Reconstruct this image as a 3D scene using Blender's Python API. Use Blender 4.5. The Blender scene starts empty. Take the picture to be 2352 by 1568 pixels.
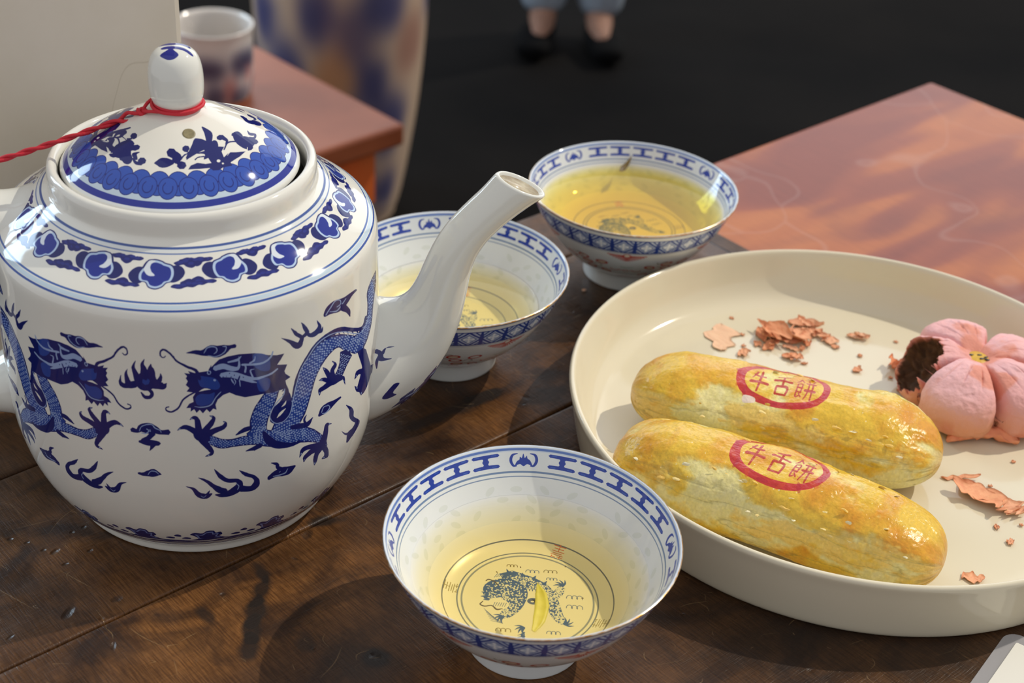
import bpy, math, random
import numpy as np
from mathutils import Vector, Matrix
C = bpy.context.scene.collection
PI = math.pi
TZ = 0.75            # height of the table top above the floor

# ---------------------------------------------------------------- camera, world, sun, window light
sc = bpy.context.scene
cam_d = bpy.data.cameras.new('camera'); cam = bpy.data.objects.new('camera', cam_d); C.objects.link(cam); sc.camera = cam
pitch, roll = 0.5689073686900575, 0.06451786724989289
fw = Vector((0, math.cos(pitch), -math.sin(pitch))); up0 = Vector((0, math.sin(pitch), math.cos(pitch))); rt0 = Vector((1, 0, 0))
rt = rt0*math.cos(roll) + up0*math.sin(roll); up = up0*math.cos(roll) - rt0*math.sin(roll)
m = Matrix((rt, up, -fw)).transposed().to_4x4(); m.translation = Vector((0, 0, 0.431584550732955 + TZ)); cam.matrix_world = m
cam_d.sensor_width = 36; cam_d.lens = 3513.0748966800047/2352*36
cam_d.clip_start = 0.02
cam_d.dof.use_dof = True; cam_d.dof.focus_distance = 0.64; cam_d.dof.aperture_fstop = 11.5; cam_d.dof.aperture_blades = 0

w = bpy.data.worlds.new('world'); sc.world = w; w.use_nodes = True
w.node_tree.nodes['Background'].inputs[0].default_value = (0.98, 0.97, 1.0, 1); w.node_tree.nodes['Background'].inputs[1].default_value = 0.64

sun_d = bpy.data.lights.new('sun', 'SUN'); sun = bpy.data.objects.new('sun', sun_d); C.objects.link(sun)
sun_d.energy = 2.25; sun_d.color = (1.0, 0.925, 0.80); sun_d.angle = math.radians(0.6)
sun.rotation_euler = Vector((0.0441, 0.0235, 0.053)).to_track_quat('Z', 'Y').to_euler()

def area(name, loc, aim, w_, h_, e, col):
    d = bpy.data.lights.new(name, 'AREA'); d.shape = 'RECTANGLE'; d.size = w_; d.size_y = h_; d.energy = e; d.color = col
    o = bpy.data.objects.new(name, d); C.objects.link(o); o.location = loc
    o.rotation_euler = (Vector(loc) - Vector(aim)).to_track_quat('Z', 'Y').to_euler(); return o
# daylight through the two windows of the room (their frames are built below)
WIN = [(Vector((-2.55, 2.35, 1.75)), 1.5, 1.5), (Vector((0.2, 6.0, 2.75)), 6.0, 3.7)]
area('window_light', WIN[0][0], (0, .6, .8), 1.5, 1.5, 70, (.62, .82, 1))
area('window_light', WIN[1][0], (0, .6, .8), 6.0, 3.7, 85, (.84, .92, 1))
sc.view_settings.view_transform = 'Standard'; sc.view_settings.look = 'None'; sc.view_settings.exposure = 0.0
sc.view_settings.gamma = 1.0; sc.view_settings.use_curve_mapping = False
sc.cycles.max_bounces = 10; sc.cycles.transparent_max_bounces = 12; sc.cycles.caustics_reflective = False; sc.cycles.caustics_refractive = False
sc.cycles.use_denoising = True; sc.cycles.sample_clamp_indirect = 6

# ---------------------------------------------------------------- helpers
def lin(c): return tuple((x/12.92 if x <= .04045 else ((x+.055)/1.055)**2.4) for x in [v/255 for v in c])
def mesh_obj(name, V, F, mat=None, parent=None, smooth=True, uv=None, col=None):
    me = bpy.data.meshes.new(name); me.from_pydata([tuple(v) for v in V], [], [tuple(int(i) for i in f) for f in F]); me.update()
    if smooth: me.polygons.foreach_set('use_smooth', [True]*len(me.polygons))
    if uv is not None:
        l = me.uv_layers.new(name='UVMap'); n = len(me.loops); idx = np.empty(n, np.int32); me.loops.foreach_get('vertex_index', idx)
        l.data.foreach_set('uv', np.asarray(uv, np.float32)[idx].ravel())
    if col is not None:
        a = me.color_attributes.new('Col', 'FLOAT_COLOR', 'POINT'); a.data.foreach_set('color', np.c_[np.asarray(col, np.float32), np.ones(len(V))].astype(np.float32).ravel())
    if mat: me.materials.append(mat)
    o = bpy.data.objects.new(name, me); C.objects.link(o)
    if parent: o.parent = parent
    return o
def empty(name, loc=(0, 0, 0), rz=0):
    o = bpy.data.objects.new(name, None); C.objects.link(o); o.location = loc; o.rotation_euler = (0, 0, rz); o.empty_display_size = .02; return o
def tag(o, label=None, cat=None, group=None, kind=None):
    if label: o['label'] = label
    if cat: o['category'] = cat
    if group: o['group'] = group
    if kind: o['kind'] = kind
    return o
def grid_faces(nu, nv, wrap_u=False, wrap_v=False, off=0):
    F = []
    for j in range(nv if wrap_v else nv-1):
        for i in range(nu if wrap_u else nu-1):
            a = j*nu+i; b = j*nu+(i+1) % nu; c = ((j+1) % nv)*nu+(i+1) % nu; d = ((j+1) % nv)*nu+i
            F.append((a+off, b+off, c+off, d+off))
    return F
def arcs(P): P = np.array(P, float); return np.r_[0, np.cumsum(np.hypot(*np.diff(P, axis=0).T))]
def smooth_prof(P, n=3):
    """Catmull-Rom through an (r, z) profile in mm, kept tight by chord knots"""
    P = np.array(P, float); Q = np.vstack([2*P[0]-P[1], P, 2*P[-1]-P[-2]]); out = []
    for i in range(len(P)-1):
        a, b, c, d = Q[i:i+4]
        for t in np.arange(n)/n: out.append(.5*((2*b)+(-a+c)*t+(2*a-5*b+4*c-d)*t*t+(-a+3*b-3*c+d)*t**3))
    out.append(P[-1]); o = np.array(out); o[:, 0] = np.maximum(o[:, 0], 0); return o
def lathe(name, prof, mat, parent=None, seg=128, th0=90.0, sm=3, loc=(0, 0, 0)):
    """turn an (r, z) profile in mm; UV = (angle/360, arc length/total) with the seam at th0 degrees"""
    s0 = arcs(prof); P = smooth_prof(prof, sm) if sm > 1 else np.array(prof, float)
    # arc length of the smoothed points measured along the given profile
    if sm > 1: s = np.concatenate([s0[i] + (s0[i+1]-s0[i])*np.arange(sm)/sm for i in range(len(s0)-1)] + [[s0[-1]]])
    else: s = s0
    n = seg+1; a = np.radians(th0 + np.arange(n)*360.0/seg)
    V = []; U = []
    for (r, z), q in zip(P, s):
        V.append(np.c_[r*np.cos(a), r*np.sin(a), np.full(n, z)]/1000); U.append(np.c_[np.arange(n)/seg, np.full(n, q/s0[-1])])
    V = np.vstack(V); U = np.vstack(U)
    o = mesh_obj(name, V, grid_faces(n, len(P)), mat, parent, uv=U); o.location = loc
    return o
def sweep(name, path, ax1, ax2, ra, rb, mat, parent=None, seg=24, cap=True, closed=False, power=2.0, smooth=True):
    """rings of semi-axes ra along ax1 and rb along ax2 around each point of path (metres)"""
    V = []; t = np.arange(seg)*2*PI/seg
    ct = np.sign(np.cos(t))*np.abs(np.cos(t))**(2/power); st = np.sign(np.sin(t))*np.abs(np.sin(t))**(2/power)
    for p, a, b, x, y in zip(path, ax1, ax2, ra, rb):
        V.append(np.array(p)+np.outer(ct*x, a)+np.outer(st*y, b))
    n = len(path); F = grid_faces(seg, n, True, closed)
    if cap and not closed: F += [tuple(range(seg))[::-1], tuple(range((n-1)*seg, n*seg))]
    return mesh_obj(name, np.vstack(V), F, mat, parent, smooth)
def tube(name, pts, r, mat, parent=None, seg=10, sub=6, closed=False, taper=None):
    P = np.array(pts, float)
    if len(P) > 2:
        Q = np.vstack([P[-1], P, P[:2]]) if closed else np.vstack([2*P[0]-P[1], P, 2*P[-1]-P[-2]]); o = []
        for i in range(len(P) if closed else len(P)-1):
            a, b, c, d = Q[i:i+4]
            for t in np.arange(sub)/sub: o.append(.5*((2*b)+(-a+c)*t+(2*a-5*b+4*c-d)*t*t+(-a+3*b-3*c+d)*t**3))
        if not closed: o.append(P[-1])
        P = np.array(o)
    T = (np.roll(P, -1, 0)-np.roll(P, 1, 0)) if closed else np.gradient(P, axis=0)
    T /= np.linalg.norm(T, axis=1)[:, None]+1e-12
    n = np.cross(T[0], [0, 0, 1.0]); n = n if np.linalg.norm(n) > 1e-3 else np.array([1.0, 0, 0]); N = []
    for t in T: n = n-t*(n@t); n /= np.linalg.norm(n); N.append(n.copy())
    N = np.array(N); B = np.cross(T, N); k = len(P)
    rr = np.full(k, r) if taper is None else np.interp(np.linspace(0, 1, k), np.linspace(0, 1, len(taper)), taper)
    return sweep(name, P, N, B, rr, rr, mat, parent, seg, closed=closed)
def box(name, x0, x1, y0, y1, z0, z1, mat, parent=None, bev=0.0, seg=2):
    V = [(x, y, z) for z in (z0, z1) for y in (y0, y1) for x in (x0, x1)]
    F = [(0, 2, 3, 1), (4, 5, 7, 6), (0, 1, 5, 4), (2, 6, 7, 3), (0, 4, 6, 2), (1, 3, 7, 5)]
    o = mesh_obj(name, V, F, mat, parent, smooth=False)
    if bev:
        b = o.modifiers.new('bevel', 'BEVEL'); b.width = bev; b.segments = seg
    return o
# value noise on numpy arrays
_rs = np.random.RandomState(7); _H = _rs.rand(64, 64, 64).astype(np.float32)
def vnoise(x, y, z=0.0):
    x, y, z = np.broadcast_arrays(np.asarray(x, float), np.asarray(y, float), np.asarray(z, float))
    xi, yi, zi = np.floor(x).astype(int), np.floor(y).astype(int), np.floor(z).astype(int)
    fx, fy, fz = x-xi, y-yi, z-zi; fx, fy, fz = [f*f*(3-2*f) for f in (fx, fy, fz)]
    r = 0
    for dx in (0, 1):
        for dy in (0, 1):
            for dz in (0, 1):
                r = r+_H[(xi+dx) % 64, (yi+dy) % 64, (zi+dz) % 64]*(fx if dx else 1-fx)*(fy if dy else 1-fy)*(fz if dz else 1-fz)
    return r
def fbm(x, y, z=0.0, o=4):
    r = 0; a = .5; s = 1.0; t = 0
    for k in range(o): r = r+a*vnoise(np.asarray(x)*s+k*7.3, np.asarray(y)*s+k*3.1, np.asarray(z)*s+k*5.7); t += a; a *= .5; s *= 2
    return r/t

# ---------------------------------------------------------------- painted decoration (rasterised here, mapped by UV)
class Canvas:
    def __init__(s, W, H, bg, wmm, hmm, wrap=True, x0=0.0):
        s.W, s.H, s.wmm, s.hmm, s.wrap = W, H, wmm, hmm, wrap; s.a = np.empty((H, W, 3), np.float32); s.a[:] = np.array(bg, np.float32)/255
    def poly(s, P, col, alpha=1.0):
        """P in canvas mm; even-odd fill, 3x3 supersampled"""
        P = np.asarray(P, float); X = P[:, 0]/s.wmm*s.W; Y = P[:, 1]/s.hmm*s.H
        for sh in ((0, s.W, -s.W) if s.wrap else (0,)):
            x = X+sh
            if x.max() < 0 or x.min() > s.W or Y.max() < 0 or Y.min() > s.H: continue
            x0, x1 = int(max(0, math.floor(x.min()))), int(min(s.W, math.ceil(x.max())+1)); y0, y1 = int(max(0, math.floor(Y.min()))), int(min(s.H, math.ceil(Y.max())+1))
            if x1 <= x0 or y1 <= y0: continue
            K = 3; w_, h_ = (x1-x0)*K, (y1-y0)*K; px = (x-x0)*K; py = (Y-y0)*K
            par = np.zeros((h_, w_+1), np.int16)
            for i in range(len(px)):
                ax, ay, bx, by = px[i-1], py[i-1], px[i], py[i]
                if ay == by: continue
                lo, hi = (ay, by) if ay < by else (by, ay)
                r = np.arange(max(0, int(math.ceil(lo-.5))), min(h_, int(math.ceil(hi-.5))))
                if len(r) == 0: continue
                xx = ax+(r+.5-ay)/(by-ay)*(bx-ax); c = np.clip(np.ceil(xx-.5), 0, w_).astype(int); par[r, c] += 1
            cov = (np.cumsum(par, 1)[:, :w_] % 2).reshape(y1-y0, K, x1-x0, K).mean((1, 3))[..., None]*alpha
            s.a[y0:y1, x0:x1] = s.a[y0:y1, x0:x1]*(1-cov)+np.array(col, np.float32)/255*cov
    def image(s, name):
        im = bpy.data.images.new(name, s.W, s.H); px = np.ones((s.H, s.W, 4), np.float32); px[..., :3] = np.clip(s.a, 0, 1); im.pixels.foreach_set(px.ravel()); im.pack(); return im
def cat(P, n=5, closed=False):
    P = np.array(P, float)
    if closed: Q = np.vstack([P[-1], P, P[:2]]); k = len(P)
    else: Q = np.vstack([2*P[0]-P[1], P, 2*P[-1]-P[-2]]); k = len(P)-1
    o = []
    for i in range(k):
        a, b, c, d = Q[i:i+4]
        for t in np.arange(n)/n: o.append(.5*((2*b)+(-a+c)*t+(2*a-5*b+4*c-d)*t*t+(-a+3*b-3*c+d)*t**3))
    if not closed: o.append(Q[-2])
    return np.array(o)
def stroke(P, n=4):
    c = cat(P, n); xy = c[:, :2]; h = np.maximum(c[:, 2], .05)/2; T = np.gradient(xy, axis=0); T /= np.hypot(*T.T)[:, None]+1e-9; N = np.c_[-T[:, 1], T[:, 0]]
    return np.vstack([xy+N*h[:, None], [xy[-1]+T[-1]*h[-1]], (xy-N*h[:, None])[::-1], [xy[0]-T[0]*h[0]]])
def ell(cx, cy, rx, ry, a=0, n=18):
    t = np.linspace(0, 2*PI, n, endpoint=False); a = math.radians(a); x = rx*np.cos(t); y = ry*np.sin(t)
    return np.c_[cx+x*math.cos(a)-y*math.sin(a), cy+x*math.sin(a)+y*math.cos(a)]
NAVY, MID, PALE, WHITE = (22, 29, 98), (38, 64, 144), (142, 162, 202), (224, 223, 214)
COLS = [NAVY, MID, PALE, WHITE]

# ---------------------------------------------------------------- materials
def newmat(name):
    m = bpy.data.materials.new(name); m.use_nodes = True; return m, m.node_tree.nodes, m.node_tree.links, m.node_tree.nodes['Principled BSDF']
def pmat(name, col, rough=.5, metal=0, spec=.5, noise=None, bump=None, coat=0, emis=None):
    """col: sRGB 0-255. noise = (scale, col2): mottle; bump = (scale, strength, distance)"""
    m, N, L, b = newmat(name); b.inputs['Base Color'].default_value = (*lin(col), 1); b.inputs['Roughness'].default_value = rough
    b.inputs['Metallic'].default_value = metal; b.inputs['Specular IOR Level'].default_value = spec; b.inputs['Coat Weight'].default_value = coat
    tc = N.new('ShaderNodeTexCoord')
    if noise:
        n = N.new('ShaderNodeTexNoise'); n.inputs['Scale'].default_value = noise[0]; n.inputs['Detail'].default_value = 6; L.new(tc.outputs['Object'], n.inputs['Vector'])
        r = N.new('ShaderNodeValToRGB'); r.color_ramp.elements[0].position = .35; r.color_ramp.elements[1].position = .65
        r.color_ramp.elements[0].color = (*lin(col), 1); r.color_ramp.elements[1].color = (*lin(noise[1]), 1); L.new(n.outputs[0], r.inputs[0]); L.new(r.outputs[0], b.inputs['Base Color'])
    if bump:
        n = N.new('ShaderNodeTexNoise'); n.inputs['Scale'].default_value = bump[0]; n.inputs['Detail'].default_value = 5; L.new(tc.outputs['Object'], n.inputs['Vector'])
        u = N.new('ShaderNodeBump'); u.inputs['Strength'].default_value = bump[1]; u.inputs['Distance'].default_value = bump[2]; L.new(n.outputs[0], u.inputs['Height']); L.new(u.outputs[0], b.inputs['Normal'])
    return m
def glazed(name, img, rough=.06, waviness=0.0):
    m, N, L, b = newmat(name); t = N.new('ShaderNodeTexImage'); t.image = img; t.interpolation = 'Linear'; L.new(t.outputs[0], b.inputs['Base Color'])
    b.inputs['Roughness'].default_value = rough; b.inputs['IOR'].default_value = 1.55
    if waviness:
        tc = N.new('ShaderNodeTexCoord'); n = N.new('ShaderNodeTexNoise'); n.inputs['Scale'].default_value = 90; n.inputs['Detail'].default_value = 2; L.new(tc.outputs['Object'], n.inputs['Vector'])
        u = N.new('ShaderNodeBump'); u.inputs['Strength'].default_value = waviness; u.inputs['Distance'].default_value = .001; L.new(n.outputs[0], u.inputs['Height']); L.new(u.outputs[0], b.inputs['Normal'])
    return m
def colmat(name, rough=.6, bump=None, spec=.4, coat=0.0, sss=0.0):
    """colour from the mesh's own 'Col' attribute"""
    m, N, L, b = newmat(name); a = N.new('ShaderNodeAttribute'); a.attribute_name = 'Col'; L.new(a.outputs['Color'], b.inputs['Base Color'])
    b.inputs['Roughness'].default_value = rough; b.inputs['Specular IOR Level'].default_value = spec; b.inputs['Coat Weight'].default_value = coat
    if sss: b.inputs['Subsurface Weight'].default_value = sss; b.inputs['Subsurface Radius'].default_value = (.006, .003, .0015)
    if bump:
        tc = N.new('ShaderNodeTexCoord'); n = N.new('ShaderNodeTexNoise'); n.inputs['Scale'].default_value = bump[0]; n.inputs['Detail'].default_value = 6; L.new(tc.outputs['Object'], n.inputs['Vector'])
        u = N.new('ShaderNodeBump'); u.inputs['Strength'].default_value = bump[1]; u.inputs['Distance'].default_value = bump[2]; L.new(n.outputs[0], u.inputs['Height']); L.new(u.outputs[0], b.inputs['Normal'])
    return m
porcelain = pmat('white_porcelain', (219, 220, 212), .07, spec=.55)
footmat = pmat('unglazed_foot', (222, 218, 208), .35)

# ---------------------------------------------------------------- room shell: floor, plaster pillar, walls with windows
M_floor = pmat('dark_slate_floor', (7, 7, 8), .85, spec=.05, noise=(1.6, (19, 17, 16)), bump=(30, .2, .004))
fl = box('floor', -4, 4, -1.5, 6, -.05, 0, M_floor); tag(fl, kind='structure')
M_plaster, N_, L_, b_ = newmat('plaster')
tc = N_.new('ShaderNodeTexCoord'); n1 = N_.new('ShaderNodeTexNoise'); n1.inputs['Scale'].default_value = 9; n1.inputs['Detail'].default_value = 7
rp = N_.new('ShaderNodeValToRGB'); rp.color_ramp.elements[0].position = .3; rp.color_ramp.elements[1].position = .7
rp.color_ramp.elements[0].color = (*lin((184, 176, 160)), 1); rp.color_ramp.elements[1].color = (*lin((202, 195, 184)), 1)
L_.new(tc.outputs['Object'], n1.inputs['Vector']); L_.new(n1.outputs[0], rp.inputs[0])
vor = N_.new('ShaderNodeTexVoronoi'); vor.feature = 'DISTANCE_TO_EDGE'; vor.inputs['Scale'].default_value = 7
n2 = N_.new('ShaderNodeTexNoise'); n2.inputs['Scale'].default_value = 12; mv = N_.new('ShaderNodeMixRGB'); mv.inputs[0].default_value = .25
L_.new(tc.outputs['Object'], n2.inputs['Vector']); L_.new(tc.outputs['Object'], mv.inputs[1]); L_.new(n2.outputs['Color'], mv.inputs[2]); L_.new(mv.outputs[0], vor.inputs['Vector'])
cr = N_.new('ShaderNodeValToRGB'); cr.color_ramp.elements[0].position = 0; cr.color_ramp.elements[1].position = .008; cr.color_ramp.elements[0].color = (.55, .5, .42, 1); cr.color_ramp.elements[1].color = (1, 1, 1, 1)
L_.new(vor.outputs['Distance'], cr.inputs[0]); mx = N_.new('ShaderNodeMixRGB'); mx.blend_type = 'MULTIPLY'; mx.inputs[0].default_value = .35
L_.new(rp.outputs[0], mx.inputs[1]); L_.new(cr.outputs[0], mx.inputs[2]); L_.new(mx.outputs[0], b_.inputs['Base Color']); b_.inputs['Roughness'].default_value = .8
A43 = math.radians(43.0)
E1 = np.array([math.cos(A43), math.sin(A43)]); E2 = np.array([-E1[1], E1[0]])
def uvw(u, v): return (u*E1[0]+v*E2[0], u*E1[1]+v*E2[1])
pil = box('wall_pillar', 0.203, .3372, .5965, 1.05, 0, 2.6, M_plaster, bev=.004); pil.rotation_euler = (0, 0, A43)
tag(pil, 'cream plastered pillar with hairline cracks behind the teapot', kind='structure')
# back and left walls with the window openings that light the table
M_wall = pmat('dim_wall', (96, 90, 84), .9, noise=(3, (82, 78, 74)))
def wall_with_hole(name, p0, p1, zt, hx0, hx1, hz0, hz1):
    """wall from p0 to p1 (thickness .12), opening hx0..hx1 along it and hz0..hz1 up"""
    p0 = Vector(p0); p1 = Vector(p1); L = (p1-p0).length; ang = math.atan2(p1.y-p0.y, p1.x-p0.x)
    V = []; F = []
    for (x0, x1, z0, z1) in ((0, hx0, 0, zt), (hx1, L, 0, zt), (hx0, hx1, 0, hz0), (hx0, hx1, hz1, zt)):
        k = len(V); V += [(x, y, z) for z in (z0, z1) for y in (-.06, .06) for x in (x0, x1)]
        F += [tuple(k+i for i in f) for f in ((0, 2, 3, 1), (4, 5, 7, 6), (0, 1, 5, 4), (2, 6, 7, 3), (0, 4, 6, 2), (1, 3, 7, 5))]
    o = mesh_obj(name, V, F, M_wall, smooth=False); o.location = (p0.x, p0.y, 0); o.rotation_euler = (0, 0, ang); return tag(o, kind='structure')
M_frame = pmat('window_frame_wood', (60, 38, 26), .4)
def window_frame(name, c, aim, w_, h_, nx, nz):
    """mullioned frame standing just inside the window light"""
    n = (Vector(aim)-c); n.z = 0; n.normalize(); e = empty(name, c+n*.08, math.atan2(n.y, n.x)-PI/2)
    tag(e, kind='structure')
    for i in range(nx+1): x = -w_/2+w_*i/nx; box('mullion', x-.02, x+.02, -.02, .02, -h_/2-.02, h_/2+.02, M_frame, e)
    for i in range(nz+1): z = -h_/2+h_*i/nz; box('glazing_bar', -w_/2, w_/2, -.018, .018, z-.02, z+.02, M_frame, e)
    return e
window_frame('window_1', WIN[0][0], (0, .6, .8), 1.5, 1.5, 3, 2)
window_frame('window_2', WIN[1][0], (0, .6, .8), 6.0, 3.7, 1, 1)
wall_with_hole('wall_back', (-3.2, 6.12), (3.6, 6.12), 4.9, .38, 6.42, .88, 4.62)

# ---------------------------------------------------------------- the dark plank table
tabuv = {}
def wood_mask():
    """R: dark stains and worn gouges, G: fine pale scratches, B: height of dents; 4 px/mm over u -0.05..0.65, v 0.10..0.60 m"""
    W, H = 2800, 2000; R = np.zeros((H, W), np.float32); G = np.zeros((H, W), np.float32); B = np.full((H, W), .5, np.float32)
    rs = np.random.RandomState(3)
    def P(u, v): return int((u+.05)*4000), int((v-.10)*4000)
    def blob(A, u, v, ru, rv, ang, val, soft=1.0):
        cx, cy = P(u, v); r = int(max(ru, rv)*4000*1.6)+2; x0, x1, y0, y1 = max(0, cx-r), min(W, cx+r), max(0, cy-r), min(H, cy+r)
        if x1 <= x0 or y1 <= y0: return
        yy, xx = np.mgrid[y0:y1, x0:x1]; dx = (xx-cx)/4000; dy = (yy-cy)/4000; c, s = math.cos(ang), math.sin(ang)
        a = (dx*c+dy*s)/ru; b = (-dx*s+dy*c)/rv; nz = fbm(xx*.035, yy*.035, 0, 3)-.5
        d = np.sqrt(a*a+b*b)+nz*.8; A[y0:y1, x0:x1] += val*np.clip((1-d)/soft, 0, 1)
    cv = Canvas(W, H, (0, 0, 0), 700, 500, wrap=False)
    for k in range(1700):                                     # scratches
        u, v = rs.rand()*700, rs.rand()*500; l = rs.exponential(5)+1.5; a = rs.normal(PI/2*(rs.rand() < .55), .5); c_ = rs.normal(0, 1.0)
        cv.poly(stroke([(u, v, .08), (u+l*.5*math.cos(a)+c_, v+l*.5*math.sin(a)-c_, .24), (u+l*math.cos(a), v+l*math.sin(a), .08)], 4), (255, 255, 255), rs.rand()*.55)
    G[:] = cv.a[..., 0]
    for (u, v, ru, rv, a, val) in STAINS:
        blob(R, u, v, ru*1.35, rv*1.15, a, val, .5)
    for (u, v, ru, rv, a, val) in DENTS:
        blob(B, u, v, ru*.8, rv*.8, a, -val*.6, .8); blob(R, u, v, ru*.9, rv*.9, a, .55, .6)
    for k in range(150):
        u, v = rs.rand()*.7-.05, rs.rand()*.5+.1; r = .0006+.0016*rs.rand()**2; blob(B, u, v, r*(1+rs.rand()), r, rs.rand()*3, -.16*rs.rand(), .8)
    im = bpy.data.images.new('wood_wear', W, H); px = np.ones((H, W, 4), np.float32); px[..., 0] = np.clip(R, 0, 1); px[..., 1] = np.clip(G, 0, 1); px[..., 2] = np.clip(B, 0, 1)
    im.colorspace_settings.name = 'Non-Color'; im.pixels.foreach_set(px.ravel()); im.pack(); return im
STAINS = [(0.2581, 0.4204, 0.0058, 0.0042, -1.77, 0.9), (0.2527, 0.4116, 0.0076, 0.0042, -2.38, 0.9), (0.244, 0.4026, 0.0079, 0.0042, -2.3, 0.9), (0.2359, 0.3942, 0.0066, 0.0042, -2.39, 0.9), (0.2292, 0.3858, 0.0069, 0.0042, -2.09, 0.9), (0.2264, 0.4112, 0.0062, 0.003, -1.4, 0.8), (0.298, 0.4319, 0.0063, 0.004, -0.54, 0.9), (0.4158, 0.4636, 0.0103, 0.004, -0.01, 0.9), (0.437, 0.447, 0.014, 0.006, -0.12, 0.7), (0.3978, 0.4638, 0.0281, 0.005, -0.04, 0.8), (0.2488, 0.3753, 0.007, 0.004, -2.11, 0.6), (0.2657, 0.3522, 0.0049, 0.006, -1.26, 0.7), (0.26, 0.3555, 0.015, 0.012, -1.26, 0.5)]
DENTS = [(0.2379, 0.4192, 0.0022, 0.0018, 0, 0.5), (0.1837, 0.4472, 0.005, 0.0022, 0.6, 0.5), (0.1967, 0.484, 0.0035, 0.0018, 0.3, 0.5), (0.208, 0.4911, 0.0016, 0.0014, 0, 0.5), (0.2135, 0.4911, 0.002, 0.0014, 0.5, 0.5), (0.1934, 0.4879, 0.0018, 0.0014, 0, 0.4), (0.1901, 0.4965, 0.0016, 0.0012, 0, 0.4), (0.1886, 0.4196, 0.0028, 0.0012, 1, 0.5), (0.2084, 0.4758, 0.0024, 0.0016, 0.4, 0.4), (0.2871, 0.4296, 0.005, 0.003, 0.7, 0.6), (0.1856, 0.5027, 0.0016, 0.0012, 0, 0.4), (0.1593, 0.4481, 0.003, 0.0012, 0.3, 0.4), (0.2026, 0.4425, 0.003, 0.002, 0, 0.3), (0.2659, 0.3526, 0.003, 0.003, 0, 0.5), (0.4277, 0.447, 0.002, 0.001, 0, 0.4), (0.2736, 0.4193, 0.002, 0.001, 2, 0.3), (0.1963, 0.4744, 0.002, 0.0012, 0, 0.4), (0.5038, 0.5421, 0.002, 0.001, 0, 0.4), (0.4853, 0.5209, 0.002, 0.001, 0, 0.4)]
wear = wood_mask()
M_wood, N_, L_, b_ = newmat('dark_worn_wood')
tc = N_.new('ShaderNodeTexCoord')
def nd(t, **k):
    n = N_.new(t)
    for a, v in k.items():
        if hasattr(n, a): setattr(n, a, v)
    return n
def noise(scale_xyz, detail=6, src=None, dist=0):
    mp = nd('ShaderNodeMapping'); mp.inputs['Scale'].default_value = scale_xyz; L_.new(tc.outputs['Object'], mp.inputs['Vector'])
    n = nd('ShaderNodeTexNoise'); n.inputs['Scale'].default_value = 1; n.inputs['Detail'].default_value = detail; n.inputs['Distortion'].default_value = dist; L_.new(mp.outputs[0], n.inputs['Vector']); return n.outputs[0]
def ramp(fac, stops):
    r = nd('ShaderNodeValToRGB'); e = r.color_ramp.elements
    while len(e) < len(stops): e.new(.5)
    for x, (p, c_) in zip(e, stops): x.position = p; x.color = (*c_, 1) if len(c_) == 3 else c_
    L_.new(fac, r.inputs[0]); return r.outputs[0]
def mix(a, b, f, mode='MIX'):
    m_ = nd('ShaderNodeMixRGB'); m_.blend_type = mode
    for i, x in ((0, f), (1, a), (2, b)):
        if isinstance(x, (int, float)): m_.inputs[i].default_value = x
        elif isinstance(x, tuple): m_.inputs[i].default_value = (*x, 1)
        else: L_.new(x, m_.inputs[i])
    return m_.outputs[0]
big = noise((9, 14, 9), 5); grain = noise((130, 1400, 130), 4, dist=.4); cross = noise((1500, 90, 300), 3, dist=.3); blot = noise((26, 40, 26), 6, dist=.8)
base = ramp(big, [(.30, lin((58, 38, 22))), (.5, lin((90, 60, 34))), (.68, lin((134, 90, 48)))])
base = mix(base, ramp(grain, [(.35, (.45, .42, .4)), (.6, (1, 1, 1))]), .25, 'MULTIPLY')
base = mix(base, ramp(cross, [(.38, (.42, .38, .36)), (.62, (1.0, 1.0, 1.0))]), .8, 'MULTIPLY')
base = mix(base, lin((30, 20, 17)), ramp(blot, [(.47, (0, 0, 0)), (.66, (.8, .8, .8))]))
wi = nd('ShaderNodeTexImage'); wi.image = wear; um = nd('ShaderNodeUVMap'); L_.new(um.outputs[0], wi.inputs[0]); sp = nd('ShaderNodeSeparateColor'); L_.new(wi.outputs[0], sp.inputs[0])
base = mix(base, lin((38, 31, 27)), sp.outputs['Red'])
base = mix(base, lin((205, 170, 120)), ramp(sp.outputs['Green'], [(0, (0, 0, 0)), (1, (.55, .55, .55))]))
L_.new(base, b_.inputs['Base Color'])
L_.new(ramp(noise((60, 60, 60), 5), [(.3, (.24, .24, .24)), (.7, (.46, .46, .46))]), b_.inputs['Roughness']); b_.inputs['Specular IOR Level'].default_value = .32
h1 = mix(mix(grain, cross, .5), noise((55, 70, 55), 6), .45); h2 = mix(h1, sp.outputs['Blue'], .80); h2 = mix(h2, (0, 0, 0), ramp(sp.outputs['Green'], [(0, (0, 0, 0)), (1, (.10, .10, .10))]))
bu = nd('ShaderNodeBump'); bu.inputs['Strength'].default_value = .75; bu.inputs['Distance'].default_value = .0035; L_.new(h2, bu.inputs['Height']); L_.new(bu.outputs[0], b_.inputs['Normal'])

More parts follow.
